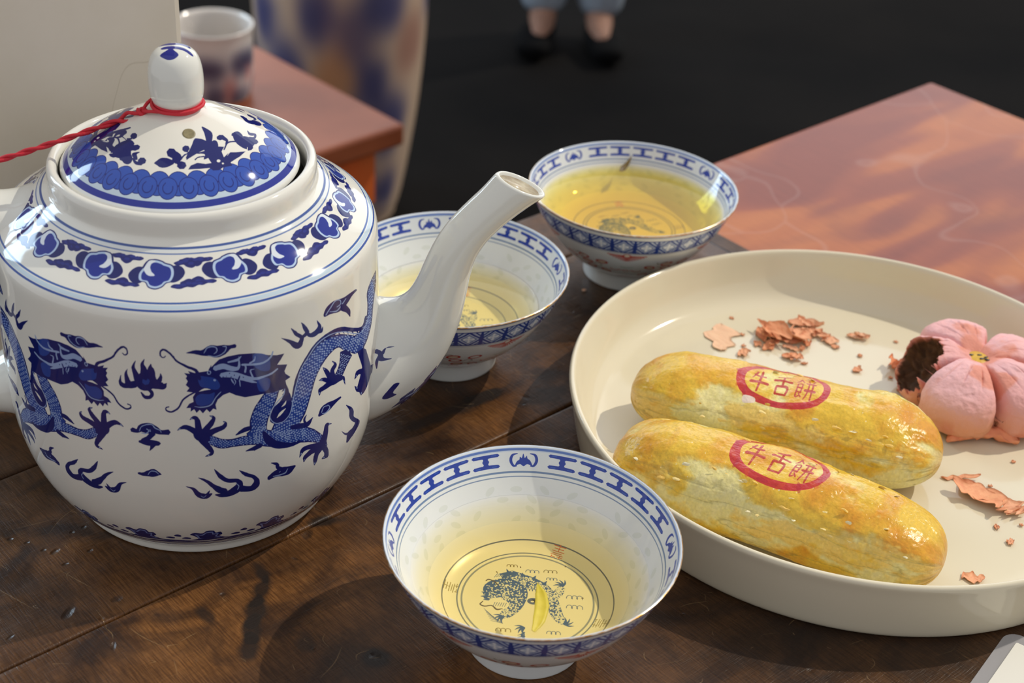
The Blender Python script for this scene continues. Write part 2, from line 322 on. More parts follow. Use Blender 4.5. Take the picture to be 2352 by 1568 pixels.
table = empty('table', (0, 0, 0), A43); tag(table, 'dark worn plank table under the teapot, bowls and plate', 'table')
def plank(u0, u1, v0, v1, seed, name='plank', tilt=0.0, sag=.0006):
    nu, nv = 60, 26; us = np.linspace(u0, u1, nu); vs = np.r_[v0, v0+.0003, v0+.0009, np.linspace(v0+.0025, v1-.0025, nv-6), v1-.0009, v1-.0003, v1]
    edge = np.r_[-.0014, -.0005, -.0001, np.zeros(nv-6), -.0001, -.0005, -.0014]
    V = []; 
    for v, e in zip(vs, edge):
        for u in us:
            j = (fbm(u*30+seed, 5)-.5)*.0022*(1 if e < 0 else 0); V.append((u, v+(j if v in (v0, v1) else 0)*0 , TZ+e*(1+(fbm(u*45+seed, v*9)-.5)*1.6)))
    k = len(V)
    F = grid_faces(nu, nv)
    V += [(us[0], v0, TZ-.028), (us[-1], v0, TZ-.028), (us[0], v1, TZ-.028), (us[-1], v1, TZ-.028)]
    F += [tuple([k, k+1]+list(range(nu-1, -1, -1))), tuple([k+3, k+2]+list(range((nv-1)*nu, nv*nu))), tuple([k+2, k]+[i*nu for i in range(nv)]), tuple([k+1, k+3]+[i*nu+nu-1 for i in range(nv-1, -1, -1)]), (k, k+2, k+3, k+1)]
    V = np.array(V); uv = np.c_[(V[:, 0]+.05)/.70, (V[:, 1]-.10)/.50]
    return mesh_obj(name, V, F, M_wood, table, uv=uv, smooth=True)
for i, (v0, v1) in enumerate(((.5439, .5925), (.4335, .5431), (.1650, .4327), (-.02, .1642), (-.17, -.0208))): plank(-.45, .6265, v0, v1, i*11.0)
endb = plank(.6275, .6385, -.17, .5925, 77.0, 'end_batten')
M_woodplain = pmat('dark_wood_frame', (52, 32, 22), .4, noise=(18, (34, 22, 16)))
for v0, v1 in ((.50, .525), (-.12, -.095)): box('apron', -.40, .58, v0, v1, TZ-.10, TZ-.028, M_woodplain, table)
for u in (-.42, .56):
    for v in (-.13, .49): box('leg', u, u+.05, v, v+.05, 0, TZ-.028, M_woodplain, table, .003)
box('batten', -.05, -.01, -.09, .50, TZ-.05, TZ-.028, M_woodplain, table)

# ---------------------------------------------------------------- the red-brown table beyond
M_red, N_, L_, b_ = newmat('orange_varnished_wood'); tc = N_.new('ShaderNodeTexCoord')
n_band = noise((6, 20, 6), 1, dist=.5); n_pat = noise((12, 16, 12), 2, dist=.8); n_gr = noise((500, 40, 100), 4)
c_ = ramp(n_band, [(.36, lin((130, 62, 44))), (.47, lin((144, 72, 46))), (.53, lin((168, 92, 46))), (.62, lin((178, 102, 50)))])
c_ = mix(c_, lin((120, 60, 46)), ramp(n_pat, [(.5, (0, 0, 0)), (.75, (.5, .5, .5))])); c_ = mix(c_, ramp(n_gr, [(.3, (.75, .72, .7)), (.7, (1, 1, 1))]), .5, 'MULTIPLY')
wv = nd('ShaderNodeTexVoronoi'); wv.feature = 'DISTANCE_TO_EDGE'; wv.inputs['Scale'].default_value = 9
wm = nd('ShaderNodeMixRGB'); wm.inputs[0].default_value = .35; nn = nd('ShaderNodeTexNoise'); nn.inputs['Scale'].default_value = 6; L_.new(tc.outputs['Object'], nn.inputs['Vector']); L_.new(tc.outputs['Object'], wm.inputs[1]); L_.new(nn.outputs['Color'], wm.inputs[2]); L_.new(wm.outputs[0], wv.inputs['Vector'])
c_ = mix(c_, lin((205, 185, 178)), ramp(wv.outputs['Distance'], [(0, (.10, .10, .10)), (.02, (0, 0, 0))]))
L_.new(c_, b_.inputs['Base Color']); b_.inputs['Roughness'].default_value = .3; b_.inputs['Specular IOR Level'].default_value = .26
rt_ = empty('table', (0, 0, 0), A43); tag(rt_, 'orange-brown varnished table beyond the back tea bowl, right of the dark table', 'table')
for v0, v1 in ((.325, .5925), (.10, .3242), (-.10, .0992)): box('board', .640, .9685, v0, v1, TZ-.035, TZ-.010, M_red, rt_, .0025)
for u in (.66, .91):
    for v in (-.08, .53): box('leg', u, u+.045, v, v+.045, 0, TZ-.035, M_red, rt_, .003)
box('apron', .66, .955, .555, .575, TZ-.10, TZ-.035, M_red, rt_); box('apron', .66, .955, -.085, -.065, TZ-.10, TZ-.035, M_red, rt_)

# ---------------------------------------------------------------- the blue-and-white teapot
BODY = [(54, 0), (56.2, 0.2), (57, 1.2), (57.2, 4), (58.3, 5.2), (60.2, 7.2), (62.6, 10), (66.2, 15), (69.1, 20.2), (71.4, 25.2), (73.3, 30.5), (75, 36.5), (76.4, 43), (77.5, 50.5), (78.4, 66), (78.4, 84), (78.1, 100), (77.8, 114), (77.7, 122), (77.6, 126.5), (77.2, 129.2), (76.2, 131.4), (74.6, 133), (71.5, 135.2), (68, 137.5), (64.7, 139.9), (61.8, 142.3), (59, 144.7), (56.6, 146.7), (54.6, 148), (53.3, 149), (52.9, 150.5), (53, 153), (53, 156), (52.4, 158), (51.2, 158.9), (49.8, 158.6), (48.8, 157), (48.4, 153), (48.4, 148)]
LID = [(47, 155.5), (46.9, 156.6), (46.2, 157.5), (44.9, 158.7), (42.8, 160.6), (40.3, 162.8), (37.2, 165.2), (33.2, 167.7), (28.6, 170.2), (24, 172.6), (19.2, 175), (15, 176.8), (11, 178), (8.8, 178.9), (8.3, 180.2), (9, 181.8)]
PEARL = -90.43
BODY_DECOR = [(0,1,[-153,1087,-160,1079,-165,1068,-171,1061,-178,1059,-187,1062,-200,1069,-214,1079,-230,1090,-245,1101,-262,1114,-279,1128,-296,1138,-311,1144,-325,1148,-339,1149,-352,1149,-364,1148,-377,1145,-389,1141,-401,1135,-411,1127,-421,1118,-429,1108,-437,1097,-445,1087,-452,1076,-458,1065,-464,1053,-469,1041,-474,1028,-478,1016,-482,1003,-484,991,-487,979,-489,967,-491,956,-492,945,-494,935,-495,926,-498,917,-501,906,-506,896,-510,887,-515,883,-519,882,-525,881,-533,882,-541,882,-547,857,-531,835,-523,837,-515,838,-506,841,-496,848,-490,860,-486,874,-483,888,-481,901,-479,912,-477,923,-476,933,-475,943,-473,954,-471,965,-468,977,-466,988,-462,1000,-458,1012,-454,1024,-449,1035,-443,1046,-437,1056,-430,1067,-423,1077,-415,1086,-406,1096,-397,1105,-387,1111,-377,1117,-366,1121,-354,1123,-342,1124,-329,1124,-317,1123,-305,1120,-292,1116,-279,1108,-263,1097,-246,1084,-229,1072,-213,1060,-196,1049,-178,1038,-159,1032,-145,1033,-136,1040,-128,1049,-120,1056,-133,1077]),
(0,1,[-140,1070,-92,1029,-146,1062]),(0,1,[-150,1055,-106,1016,-157,1048]),(0,1,[-162,1045,-129,1004,-176,1046]),(0,1,[-182,1049,-169,1017,-200,1060]),(0,1,[-208,1066,-201,1037,-225,1077]),(0,1,[-234,1084,-231,1057,-250,1096]),(0,1,[-262,1105,-260,1079,-276,1116]),(0,1,[-288,1124,-279,1094,-300,1130]),(0,1,[-310,1133,-298,1103,-322,1136]),(0,1,[-331,1137,-317,1107,-342,1137]),(0,1,[-352,1136,-337,1108,-361,1135]),
(0,1,[-372,1133,-356,1105,-381,1130]),(0,1,[-390,1126,-373,1100,-398,1121]),(0,1,[-406,1114,-388,1090,-413,1108]),(0,1,[-421,1099,-402,1076,-427,1091]),(0,1,[-433,1083,-415,1062,-439,1075]),(0,1,[-444,1066,-426,1046,-449,1058]),(0,1,[-454,1049,-435,1030,-458,1039]),(0,1,[-462,1030,-443,1014,-466,1020]),(0,1,[-469,1011,-450,996,-472,1000]),(0,1,[-475,992,-456,979,-477,981]),(0,1,[-479,974,-460,962,-481,962]),
(0,1,[-482,956,-463,944,-484,944]),(0,1,[-484,939,-465,929,-486,927]),(0,1,[-486,923,-467,910,-488,911]),(0,1,[-490,905,-470,889,-493,894]),(0,1,[-495,885,-475,865,-499,875]),(0,1,[-502,869,-484,839,-509,862]),(0,1,[-513,861,-501,824,-521,859]),(0,1,[-526,860,-515,821,-534,859]),(0,1,[-535,1037,-531,1023,-526,1010,-522,997,-519,986,-517,975,-516,964,-515,954,-515,946,-516,940,-519,935,-522,930,-525,924,-522,913,-515,910,-512,916,-508,921,-505,928,-502,937,-502,948,-502,960,-503,974,-506,988,-510,1002,-516,1016,-521,1029,-527,1042,-533,1045]),
(0,1,[-529,1035,-536,1011,-525,1022]),(0,1,[-521,1014,-529,991,-517,1001]),(0,1,[-514,994,-526,974,-511,980]),(0,1,[-510,974,-525,960,-509,960]),(0,1,[-508,955,-525,947,-509,943]),(0,1,[-508,941,-528,942,-512,930]),(0,1,[-512,930,-532,939,-517,922]),(0,1,[-174,941,-166,947,-156,953,-145,958,-133,966,-122,976,-111,987,-102,998,-93,1011,-87,1025,-84,1040,-81,1055,-77,1069,-72,1081,-66,1092,-60,1101,-54,1110,-49,1117,-42,1124,-36,1132,-30,1142,-27,1155,-26,1170,-25,1187,-25,1203,-29,1208,-35,1212,-58,1214,-78,1214,-94,1212,-107,1207,-117,1202,-125,1196,-131,1188,-136,1177,-137,1163,-135,1146,-133,1130,-133,1115,-135,1100,-138,1086,-143,1074,-151,1065,-162,1058,-175,1052,-189,1048,-202,1046,-215,1047,-227,1050,-241,1053,-255,1055,-243,995]),
(0,1,[-212,960,-205,939,-198,918,-191,897,-186,880,-182,865,-181,853,-179,841,-178,828,-136,778,-96,765,-101,780,-106,796,-111,813,-118,833,-126,855,-134,878,-143,902,-150,924,-190,967]),(0,1,[-303,1028,-304,1014,-305,1001,-307,988,-308,978,-311,969,-314,962,-317,956,-320,951,-324,946,-328,942,-333,938,-337,934,-332,910,-312,898,-307,902,-302,906,-297,910,-292,915,-287,921,-283,927,-278,933,-273,940,-266,947,-258,954,-251,961,-243,967,-267,1017]),
(0,1,[-510,730,-504,739,-499,748,-493,756,-488,766,-480,778,-471,793,-461,810,-451,828,-444,848,-438,866,-434,883,-429,899,-425,916,-420,932,-416,947,-412,961,-407,974,-402,986,-397,996,-390,1007,-382,1019,-371,1031,-360,1042,-350,1049,-340,1054,-330,1058,-320,1058,-311,1056,-305,1051,-299,1042,-290,1029,-277,1014,-265,1001,-253,989,-240,975,-225,960,-164,941,-190,1011,-206,1028,-221,1044,-237,1060,-252,1074,-266,1085,-283,1098,-303,1111,-323,1120,-341,1126,-358,1128,-375,1128,-390,1124,-405,1115,-419,1104,-431,1091,-442,1078,-451,1064,-458,1050,-464,1036,-469,1021,-474,1005,-479,989,-483,973,-488,957,-492,941,-497,926,-501,913,-506,902,-514,891,-524,880,-535,868,-545,855,-552,841,-557,828,-561,817,-565,806,-551,741]),
(0,1,[-552,1043,-559,1029,-566,1016,-573,1002,-580,989,-589,975,-598,959,-608,942,-615,923,-621,902,-625,883,-626,861,-626,838,-622,814,-616,794,-611,780,-606,768,-577,750,-566,791,-570,806,-574,819,-576,827,-576,831,-575,838,-574,848,-572,861,-569,874,-565,888,-558,905,-551,924,-544,943,-538,962,-534,979,-530,997,-526,1014,-534,1042]),(0,1,[-625,774,-615,766,-605,758,-593,748,-581,740,-567,732,-554,725,-539,719,-525,714,-510,711,-496,710,-485,710,-474,709,-466,708,-458,706,-450,704,-442,702,-429,735,-454,778,-462,781,-470,783,-478,786,-488,788,-499,790,-511,792,-521,794,-531,797,-541,801,-552,807,-563,813,-573,819,-582,825,-591,833,-601,841,-611,849,-637,826]),
(0,1,[-469,703,-458,697,-448,692,-439,688,-431,682,-421,675,-412,667,-404,660,-399,655,-398,653,-396,649,-395,640,-392,629,-373,605,-361,616,-363,625,-364,635,-368,652,-376,671,-387,690,-398,707,-409,723,-420,738,-431,750,-442,762,-452,773,-461,783,-489,762]),(0,1,[-596,811,-608,813,-620,815,-632,816,-643,817,-653,817,-662,815,-671,814,-679,813,-686,814,-694,816,-700,818,-706,820,-711,823,-716,827,-722,832,-728,837,-734,842,-740,846,-746,850,-752,854,-763,847,-761,826,-756,819,-751,812,-745,805,-739,798,-733,792,-727,786,-719,779,-711,775,-702,773,-693,773,-685,774,-676,774,-668,773,-658,773,-650,772,-640,770,-630,768,-619,764,-607,761,-595,757,-583,780]),
(1,1,[-513,735,-508,744,-502,753,-497,761,-491,771,-484,783,-475,798,-464,815,-455,833,-448,852,-442,870,-438,887,-434,903,-429,920,-425,936,-421,952,-416,965,-411,978,-406,990,-401,1002,-394,1012,-386,1025,-375,1037,-364,1048,-354,1056,-343,1061,-333,1064,-322,1065,-312,1062,-305,1056,-298,1047,-288,1033,-275,1018,-263,1005,-251,993,-237,979,-223,964,-171,948,-193,1008,-208,1024,-223,1040,-239,1056,-254,1070,-268,1081,-284,1093,-303,1105,-322,1114,-339,1119,-355,1122,-372,1121,-387,1117,-401,1110,-415,1099,-428,1086,-439,1073,-447,1060,-454,1046,-460,1032,-465,1017,-470,1001,-475,985,-479,969,-484,954,-489,938,-493,922,-497,909,-503,897,-511,886,-521,875,-532,863,-542,850,-549,836,-554,824,-558,812,-562,801,-549,744]),
(1,1,[-624,779,-614,772,-604,763,-593,754,-580,746,-567,738,-554,731,-540,725,-525,720,-511,718,-498,717,-486,717,-476,716,-467,715,-459,713,-452,711,-444,709,-432,736,-453,772,-461,774,-469,777,-477,779,-487,782,-498,784,-510,786,-521,788,-531,791,-541,796,-552,801,-563,807,-573,813,-582,820,-592,827,-602,835,-612,844,-634,824]),(1,1,[-548,1039,-555,1025,-563,1012,-570,999,-577,985,-586,971,-595,955,-604,938,-612,919,-618,900,-621,880,-623,860,-623,838,-619,815,-613,796,-608,783,-603,770,-578,755,-569,789,-573,804,-577,817,-579,826,-579,832,-579,840,-578,851,-576,864,-573,877,-568,893,-561,910,-554,929,-547,948,-542,966,-537,983,-533,1000,-529,1017,-535,1038]),
(1,1,[-596,804,-608,807,-620,809,-631,810,-642,811,-653,811,-662,809,-670,808,-678,807,-686,808,-694,809,-701,812,-706,814,-712,818,-717,822,-723,827,-729,832,-736,837,-741,841,-747,845,-754,849,-761,844,-760,831,-754,824,-749,817,-744,810,-738,803,-732,797,-725,791,-718,785,-710,781,-701,779,-693,779,-685,780,-677,780,-668,779,-659,779,-650,778,-641,776,-630,774,-619,771,-607,767,-595,763,-585,781]),
(1,1,[-468,709,-458,704,-448,698,-438,693,-430,688,-420,680,-410,672,-402,664,-396,657,-393,653,-391,647,-390,637,-387,627,-375,611,-367,618,-368,627,-370,638,-373,652,-380,669,-389,686,-400,702,-410,717,-421,732,-432,745,-443,757,-453,767,-462,777,-485,759]),(1,1,[-181,950,-173,957,-163,962,-152,968,-142,976,-132,987,-122,998,-113,1010,-106,1023,-101,1037,-97,1052,-95,1067,-91,1081,-87,1093,-82,1104,-76,1114,-71,1123,-66,1132,-61,1140,-55,1149,-50,1158,-44,1169,-39,1181,-33,1194,-28,1206,-30,1208,-33,1210,-52,1209,-68,1206,-83,1202,-95,1197,-104,1191,-113,1186,-121,1179,-125,1168,-126,1154,-124,1138,-122,1121,-122,1106,-124,1091,-127,1077,-133,1065,-141,1056,-153,1049,-167,1044,-181,1040,-195,1038,-208,1039,-221,1042,-236,1045,-249,1047,-239,996]),
(12,1,[-559,808,-556,810,-557,805]),(12,1,[-551,798,-548,799,-549,794]),(12,1,[-543,787,-540,788,-541,783]),(12,1,[-535,776,-532,777,-533,772]),(12,1,[-527,765,-524,766,-525,761]),(12,1,[-518,753,-516,755,-517,750]),(12,1,[-510,742,-507,743,-509,738]),(12,1,[-552,809,-549,811,-550,806]),(12,1,[-544,799,-541,800,-542,795]),(12,1,[-536,788,-533,790,-534,785]),(12,1,[-527,777,-525,778,-526,773]),(12,1,[-519,766,-517,767,-518,762]),
(12,1,[-511,754,-508,756,-509,751]),(12,1,[-552,822,-550,823,-551,818]),(12,1,[-544,811,-542,813,-543,808]),(12,1,[-537,800,-534,802,-535,797]),(12,1,[-528,789,-526,791,-527,786]),(12,1,[-520,778,-518,779,-519,774]),(12,1,[-512,767,-509,768,-511,763]),(12,1,[-503,755,-501,756,-502,751]),(12,1,[-545,824,-542,825,-544,820]),(12,1,[-537,813,-534,814,-536,809]),(12,1,[-529,802,-526,803,-528,798]),(12,1,[-521,790,-518,792,-520,787]),
(12,1,[-513,779,-510,780,-512,775]),(12,1,[-505,767,-502,768,-503,763]),(12,1,[-545,837,-542,839,-544,834]),(12,1,[-537,826,-534,827,-536,823]),(12,1,[-529,815,-527,816,-528,811]),(12,1,[-521,803,-519,805,-520,800]),(12,1,[-513,792,-511,793,-512,788]),(12,1,[-505,780,-502,781,-504,776]),(12,1,[-497,768,-494,769,-496,764]),(12,1,[-536,841,-533,842,-535,837]),(12,1,[-529,829,-526,830,-527,825]),(12,1,[-521,817,-518,818,-520,813]),
(12,1,[-513,805,-510,806,-512,801]),(12,1,[-505,793,-502,794,-504,789]),(12,1,[-497,781,-494,782,-496,777]),(12,1,[-534,856,-531,857,-533,853]),(12,1,[-526,844,-524,845,-525,841]),(12,1,[-519,832,-516,833,-518,828]),(12,1,[-511,819,-509,820,-510,816]),(12,1,[-504,807,-501,808,-503,803]),(12,1,[-496,794,-493,795,-495,791]),(12,1,[-488,781,-485,782,-487,778]),(12,1,[-527,855,-524,856,-526,851]),(12,1,[-520,843,-517,844,-518,839]),
(12,1,[-512,830,-509,831,-511,826]),(12,1,[-504,818,-502,818,-504,814]),(12,1,[-497,805,-494,805,-496,801]),(12,1,[-489,792,-486,793,-488,788]),(12,1,[-527,866,-525,867,-526,862]),(12,1,[-520,853,-517,854,-519,850]),(12,1,[-513,841,-510,842,-512,837]),(12,1,[-505,829,-502,829,-504,825]),(12,1,[-498,816,-495,816,-496,812]),(12,1,[-490,803,-487,803,-489,799]),(12,1,[-482,789,-479,790,-481,786]),(12,1,[-517,869,-514,870,-516,865]),
(12,1,[-509,856,-507,857,-508,853]),(12,1,[-502,844,-499,844,-501,840]),(12,1,[-494,831,-491,832,-493,827]),(12,1,[-487,818,-484,819,-485,814]),(12,1,[-479,805,-476,806,-478,801]),(12,1,[-518,880,-515,881,-516,876]),(12,1,[-510,867,-507,868,-509,864]),(12,1,[-502,855,-500,856,-501,851]),(12,1,[-495,842,-492,843,-494,838]),(12,1,[-487,829,-484,830,-486,826]),(12,1,[-479,816,-476,817,-478,813]),(12,1,[-471,803,-468,804,-470,799]),
(12,1,[-511,878,-508,879,-510,874]),(12,1,[-503,866,-500,866,-502,862]),(12,1,[-495,853,-492,854,-494,849]),(12,1,[-487,840,-485,841,-486,837]),(12,1,[-479,828,-476,828,-478,824]),(12,1,[-471,815,-468,815,-470,811]),(12,1,[-501,881,-498,882,-500,877]),(12,1,[-493,869,-490,870,-492,865]),(12,1,[-485,857,-482,857,-484,853]),(12,1,[-477,844,-474,845,-475,840]),(12,1,[-468,831,-465,832,-467,828]),(12,1,[-503,891,-500,892,-501,887]),
(12,1,[-495,879,-492,880,-493,875]),(12,1,[-486,867,-483,868,-485,863]),(12,1,[-478,855,-475,856,-476,851]),(12,1,[-469,843,-466,844,-468,839]),(12,1,[-461,831,-458,832,-459,827]),(12,1,[-497,889,-494,890,-495,885]),(12,1,[-488,878,-485,879,-487,874]),(12,1,[-479,866,-477,867,-478,862]),(12,1,[-471,854,-468,856,-469,851]),(12,1,[-462,842,-459,844,-460,839]),(12,1,[-497,903,-495,904,-496,899]),(12,1,[-489,892,-486,894,-487,888]),
(12,1,[-479,881,-477,883,-478,878]),(12,1,[-470,871,-468,872,-469,867]),(12,1,[-461,860,-459,861,-459,856]),(12,1,[-452,848,-449,850,-450,845]),(12,1,[-491,902,-489,904,-490,898]),(12,1,[-482,892,-480,894,-481,888]),(12,1,[-473,881,-471,883,-471,878]),(12,1,[-464,871,-461,872,-462,867]),(12,1,[-454,860,-452,862,-452,856]),(12,1,[-493,916,-491,918,-491,913]),(12,1,[-484,907,-482,909,-482,903]),(12,1,[-474,897,-472,899,-473,893]),
(12,1,[-465,887,-463,889,-463,883]),(12,1,[-455,877,-453,879,-453,873]),(12,1,[-445,866,-443,868,-444,863]),(12,1,[-487,916,-485,918,-485,913]),(12,1,[-478,907,-475,909,-476,903]),(12,1,[-468,897,-466,899,-466,894]),(12,1,[-458,887,-456,889,-457,884]),(12,1,[-449,877,-446,879,-447,874]),(12,1,[-489,931,-487,933,-487,928]),(12,1,[-480,922,-477,924,-478,919]),(12,1,[-470,913,-468,915,-468,909]),(12,1,[-460,903,-458,905,-458,900]),
(12,1,[-450,893,-448,896,-449,890]),(12,1,[-441,883,-438,885,-439,880]),(12,1,[-481,937,-479,940,-480,934]),(12,1,[-472,928,-470,930,-470,925]),(12,1,[-462,919,-460,921,-461,915]),(12,1,[-453,909,-450,911,-451,906]),(12,1,[-443,899,-440,901,-441,895]),(12,1,[-484,947,-482,950,-483,944]),(12,1,[-475,938,-473,940,-473,935]),(12,1,[-466,929,-463,931,-464,925]),(12,1,[-456,919,-454,921,-454,916]),(12,1,[-446,909,-444,911,-444,906]),
(12,1,[-436,899,-434,901,-434,896]),(12,1,[-477,954,-474,955,-475,950]),(12,1,[-467,944,-465,946,-466,941]),(12,1,[-458,935,-455,937,-456,931]),(12,1,[-448,925,-446,927,-446,921]),(12,1,[-438,915,-436,917,-436,911]),(12,1,[-480,963,-478,965,-478,960]),(12,1,[-471,954,-468,956,-469,951]),(12,1,[-461,945,-459,947,-459,941]),(12,1,[-451,935,-449,937,-449,932]),(12,1,[-442,925,-439,927,-440,922]),(12,1,[-431,915,-429,917,-429,912]),
(12,1,[-472,969,-470,971,-471,966]),(12,1,[-463,960,-461,962,-461,956]),(12,1,[-453,950,-451,953,-451,947]),(12,1,[-443,941,-441,943,-442,938]),(12,1,[-433,931,-431,934,-431,928]),(12,1,[-476,979,-474,981,-474,976]),(12,1,[-466,970,-464,972,-464,966]),(12,1,[-457,961,-454,963,-455,957]),(12,1,[-447,951,-445,953,-445,948]),(12,1,[-437,942,-435,944,-435,938]),(12,1,[-427,932,-424,934,-425,928]),(12,1,[-468,985,-466,987,-467,982]),
(12,1,[-459,976,-456,978,-457,973]),(12,1,[-449,967,-447,969,-447,963]),(12,1,[-439,957,-437,959,-437,954]),(12,1,[-429,947,-427,949,-427,944]),(12,1,[-472,995,-469,997,-470,992]),(12,1,[-462,986,-460,988,-460,983]),(12,1,[-452,977,-450,979,-450,973]),(12,1,[-442,967,-440,969,-441,964]),(12,1,[-432,957,-430,959,-431,954]),(12,1,[-422,947,-420,949,-420,944]),(12,1,[-464,1002,-461,1004,-462,998]),(12,1,[-454,992,-452,994,-452,989]),
(12,1,[-444,982,-442,984,-443,979]),(12,1,[-435,972,-432,974,-433,969]),(12,1,[-425,962,-422,964,-423,958]),(12,1,[-465,1017,-462,1019,-463,1014]),(12,1,[-455,1007,-453,1009,-454,1004]),(12,1,[-446,997,-443,999,-444,994]),(12,1,[-436,987,-434,989,-434,983]),(12,1,[-426,976,-424,978,-424,973]),(12,1,[-416,965,-414,967,-414,962]),(12,1,[-458,1017,-456,1019,-457,1014]),(12,1,[-449,1007,-446,1009,-447,1004]),
(12,1,[-439,997,-437,999,-438,993]),(12,1,[-430,986,-427,988,-428,983]),(12,1,[-420,976,-417,977,-418,972]),(12,1,[-460,1031,-457,1033,-458,1028]),(12,1,[-450,1021,-448,1023,-449,1018]),(12,1,[-441,1011,-438,1013,-439,1008]),(12,1,[-431,1001,-428,1002,-429,997]),(12,1,[-421,990,-419,991,-419,986]),(12,1,[-411,979,-409,980,-409,975]),(12,1,[-452,1036,-449,1037,-450,1032]),(12,1,[-442,1025,-439,1027,-440,1022]),
(12,1,[-433,1015,-430,1016,-431,1011]),(12,1,[-423,1004,-420,1005,-421,1000]),(12,1,[-413,992,-410,994,-411,989]),(12,1,[-454,1046,-452,1047,-453,1042]),(12,1,[-445,1035,-442,1037,-443,1032]),(12,1,[-435,1024,-433,1026,-434,1021]),(12,1,[-426,1013,-423,1015,-424,1010]),(12,1,[-416,1002,-413,1003,-414,998]),(12,1,[-406,990,-403,992,-404,987]),(12,1,[-445,1050,-443,1051,-444,1046]),(12,1,[-436,1038,-433,1040,-435,1035]),
(12,1,[-427,1027,-424,1028,-425,1024]),(12,1,[-417,1016,-414,1017,-415,1012]),(12,1,[-407,1004,-405,1005,-406,1000]),(12,1,[-445,1065,-442,1066,-443,1061]),(12,1,[-436,1053,-433,1054,-435,1049]),(12,1,[-427,1041,-424,1042,-425,1038]),(12,1,[-418,1029,-415,1030,-416,1025]),(12,1,[-408,1017,-405,1018,-407,1013]),(12,1,[-399,1005,-395,1005,-397,1001]),(12,1,[-438,1063,-435,1064,-436,1060]),(12,1,[-429,1052,-426,1053,-427,1048]),
(12,1,[-420,1039,-417,1040,-418,1036]),(12,1,[-410,1027,-407,1028,-409,1023]),(12,1,[-401,1014,-398,1015,-400,1011]),(12,1,[-436,1078,-433,1079,-435,1075]),(12,1,[-427,1066,-424,1067,-426,1063]),(12,1,[-418,1054,-415,1054,-417,1050]),(12,1,[-409,1041,-406,1042,-408,1037]),(12,1,[-400,1028,-397,1029,-399,1024]),(12,1,[-391,1015,-388,1015,-389,1011]),(12,1,[-428,1077,-425,1078,-427,1073]),(12,1,[-420,1065,-417,1065,-418,1061]),
(12,1,[-411,1052,-408,1052,-409,1048]),(12,1,[-402,1039,-398,1039,-400,1035]),(12,1,[-392,1025,-389,1026,-391,1022]),(12,1,[-417,1080,-414,1080,-415,1076]),(12,1,[-408,1067,-405,1067,-407,1063]),(12,1,[-399,1053,-396,1054,-398,1050]),(12,1,[-390,1040,-387,1040,-389,1036]),(12,1,[-417,1091,-414,1091,-416,1087]),(12,1,[-408,1078,-405,1078,-407,1074]),(12,1,[-400,1064,-396,1065,-398,1061]),(12,1,[-391,1051,-387,1051,-389,1047]),
(12,1,[-382,1037,-378,1037,-380,1033]),(12,1,[-409,1088,-405,1089,-407,1085]),(12,1,[-400,1075,-397,1076,-399,1071]),(12,1,[-391,1062,-388,1062,-390,1058]),(12,1,[-382,1048,-379,1048,-381,1044]),(12,1,[-409,1099,-405,1099,-408,1096]),(12,1,[-400,1086,-397,1086,-399,1082]),(12,1,[-392,1072,-388,1072,-390,1069]),(12,1,[-383,1059,-379,1058,-381,1055]),(12,1,[-374,1044,-370,1044,-372,1041]),(12,1,[-396,1100,-392,1100,-395,1097]),
(12,1,[-388,1087,-384,1086,-386,1083]),(12,1,[-379,1072,-375,1072,-378,1068]),(12,1,[-370,1058,-367,1058,-369,1054]),(12,1,[-396,1111,-392,1110,-394,1107]),(12,1,[-387,1097,-384,1096,-386,1093]),(12,1,[-379,1082,-375,1082,-378,1079]),(12,1,[-370,1068,-367,1067,-369,1064]),(12,1,[-362,1053,-358,1053,-361,1049]),(12,1,[-387,1107,-383,1106,-386,1103]),(12,1,[-379,1092,-375,1092,-378,1088]),(12,1,[-371,1078,-367,1077,-370,1074]),
(12,1,[-362,1063,-358,1062,-361,1059]),(12,1,[-382,1119,-378,1118,-381,1115]),(12,1,[-374,1104,-370,1103,-373,1100]),(12,1,[-366,1089,-363,1088,-366,1085]),(12,1,[-359,1074,-355,1073,-358,1070]),(12,1,[-351,1058,-347,1057,-350,1055]),(12,1,[-373,1113,-369,1112,-373,1109]),(12,1,[-366,1098,-362,1097,-365,1094]),(12,1,[-358,1083,-354,1081,-358,1079]),(12,1,[-351,1067,-347,1066,-350,1064]),(12,1,[-367,1123,-363,1122,-366,1119]),
(12,1,[-360,1108,-356,1106,-360,1104]),(12,1,[-353,1092,-349,1091,-353,1089]),(12,1,[-346,1077,-342,1075,-346,1073]),(12,1,[-339,1061,-335,1059,-339,1057]),(12,1,[-359,1116,-355,1114,-358,1113]),(12,1,[-352,1101,-348,1099,-352,1097]),(12,1,[-345,1085,-341,1083,-345,1081]),(12,1,[-339,1069,-335,1067,-338,1066]),(12,1,[-345,1109,-341,1107,-345,1105]),(12,1,[-340,1093,-336,1091,-339,1090]),(12,1,[-334,1077,-330,1075,-334,1074]),
(12,1,[-338,1116,-334,1113,-338,1113]),(12,1,[-333,1100,-329,1097,-333,1097]),(12,1,[-328,1084,-324,1081,-328,1081]),(12,1,[-323,1068,-319,1065,-323,1065]),(12,1,[-325,1106,-321,1102,-326,1103]),(12,1,[-322,1090,-317,1086,-322,1087]),(12,1,[-318,1074,-313,1071,-318,1071]),(12,1,[-315,1108,-311,1104,-316,1106]),(12,1,[-313,1093,-309,1090,-315,1091]),(12,1,[-312,1079,-308,1075,-313,1076]),(12,1,[-310,1064,-306,1060,-311,1061]),
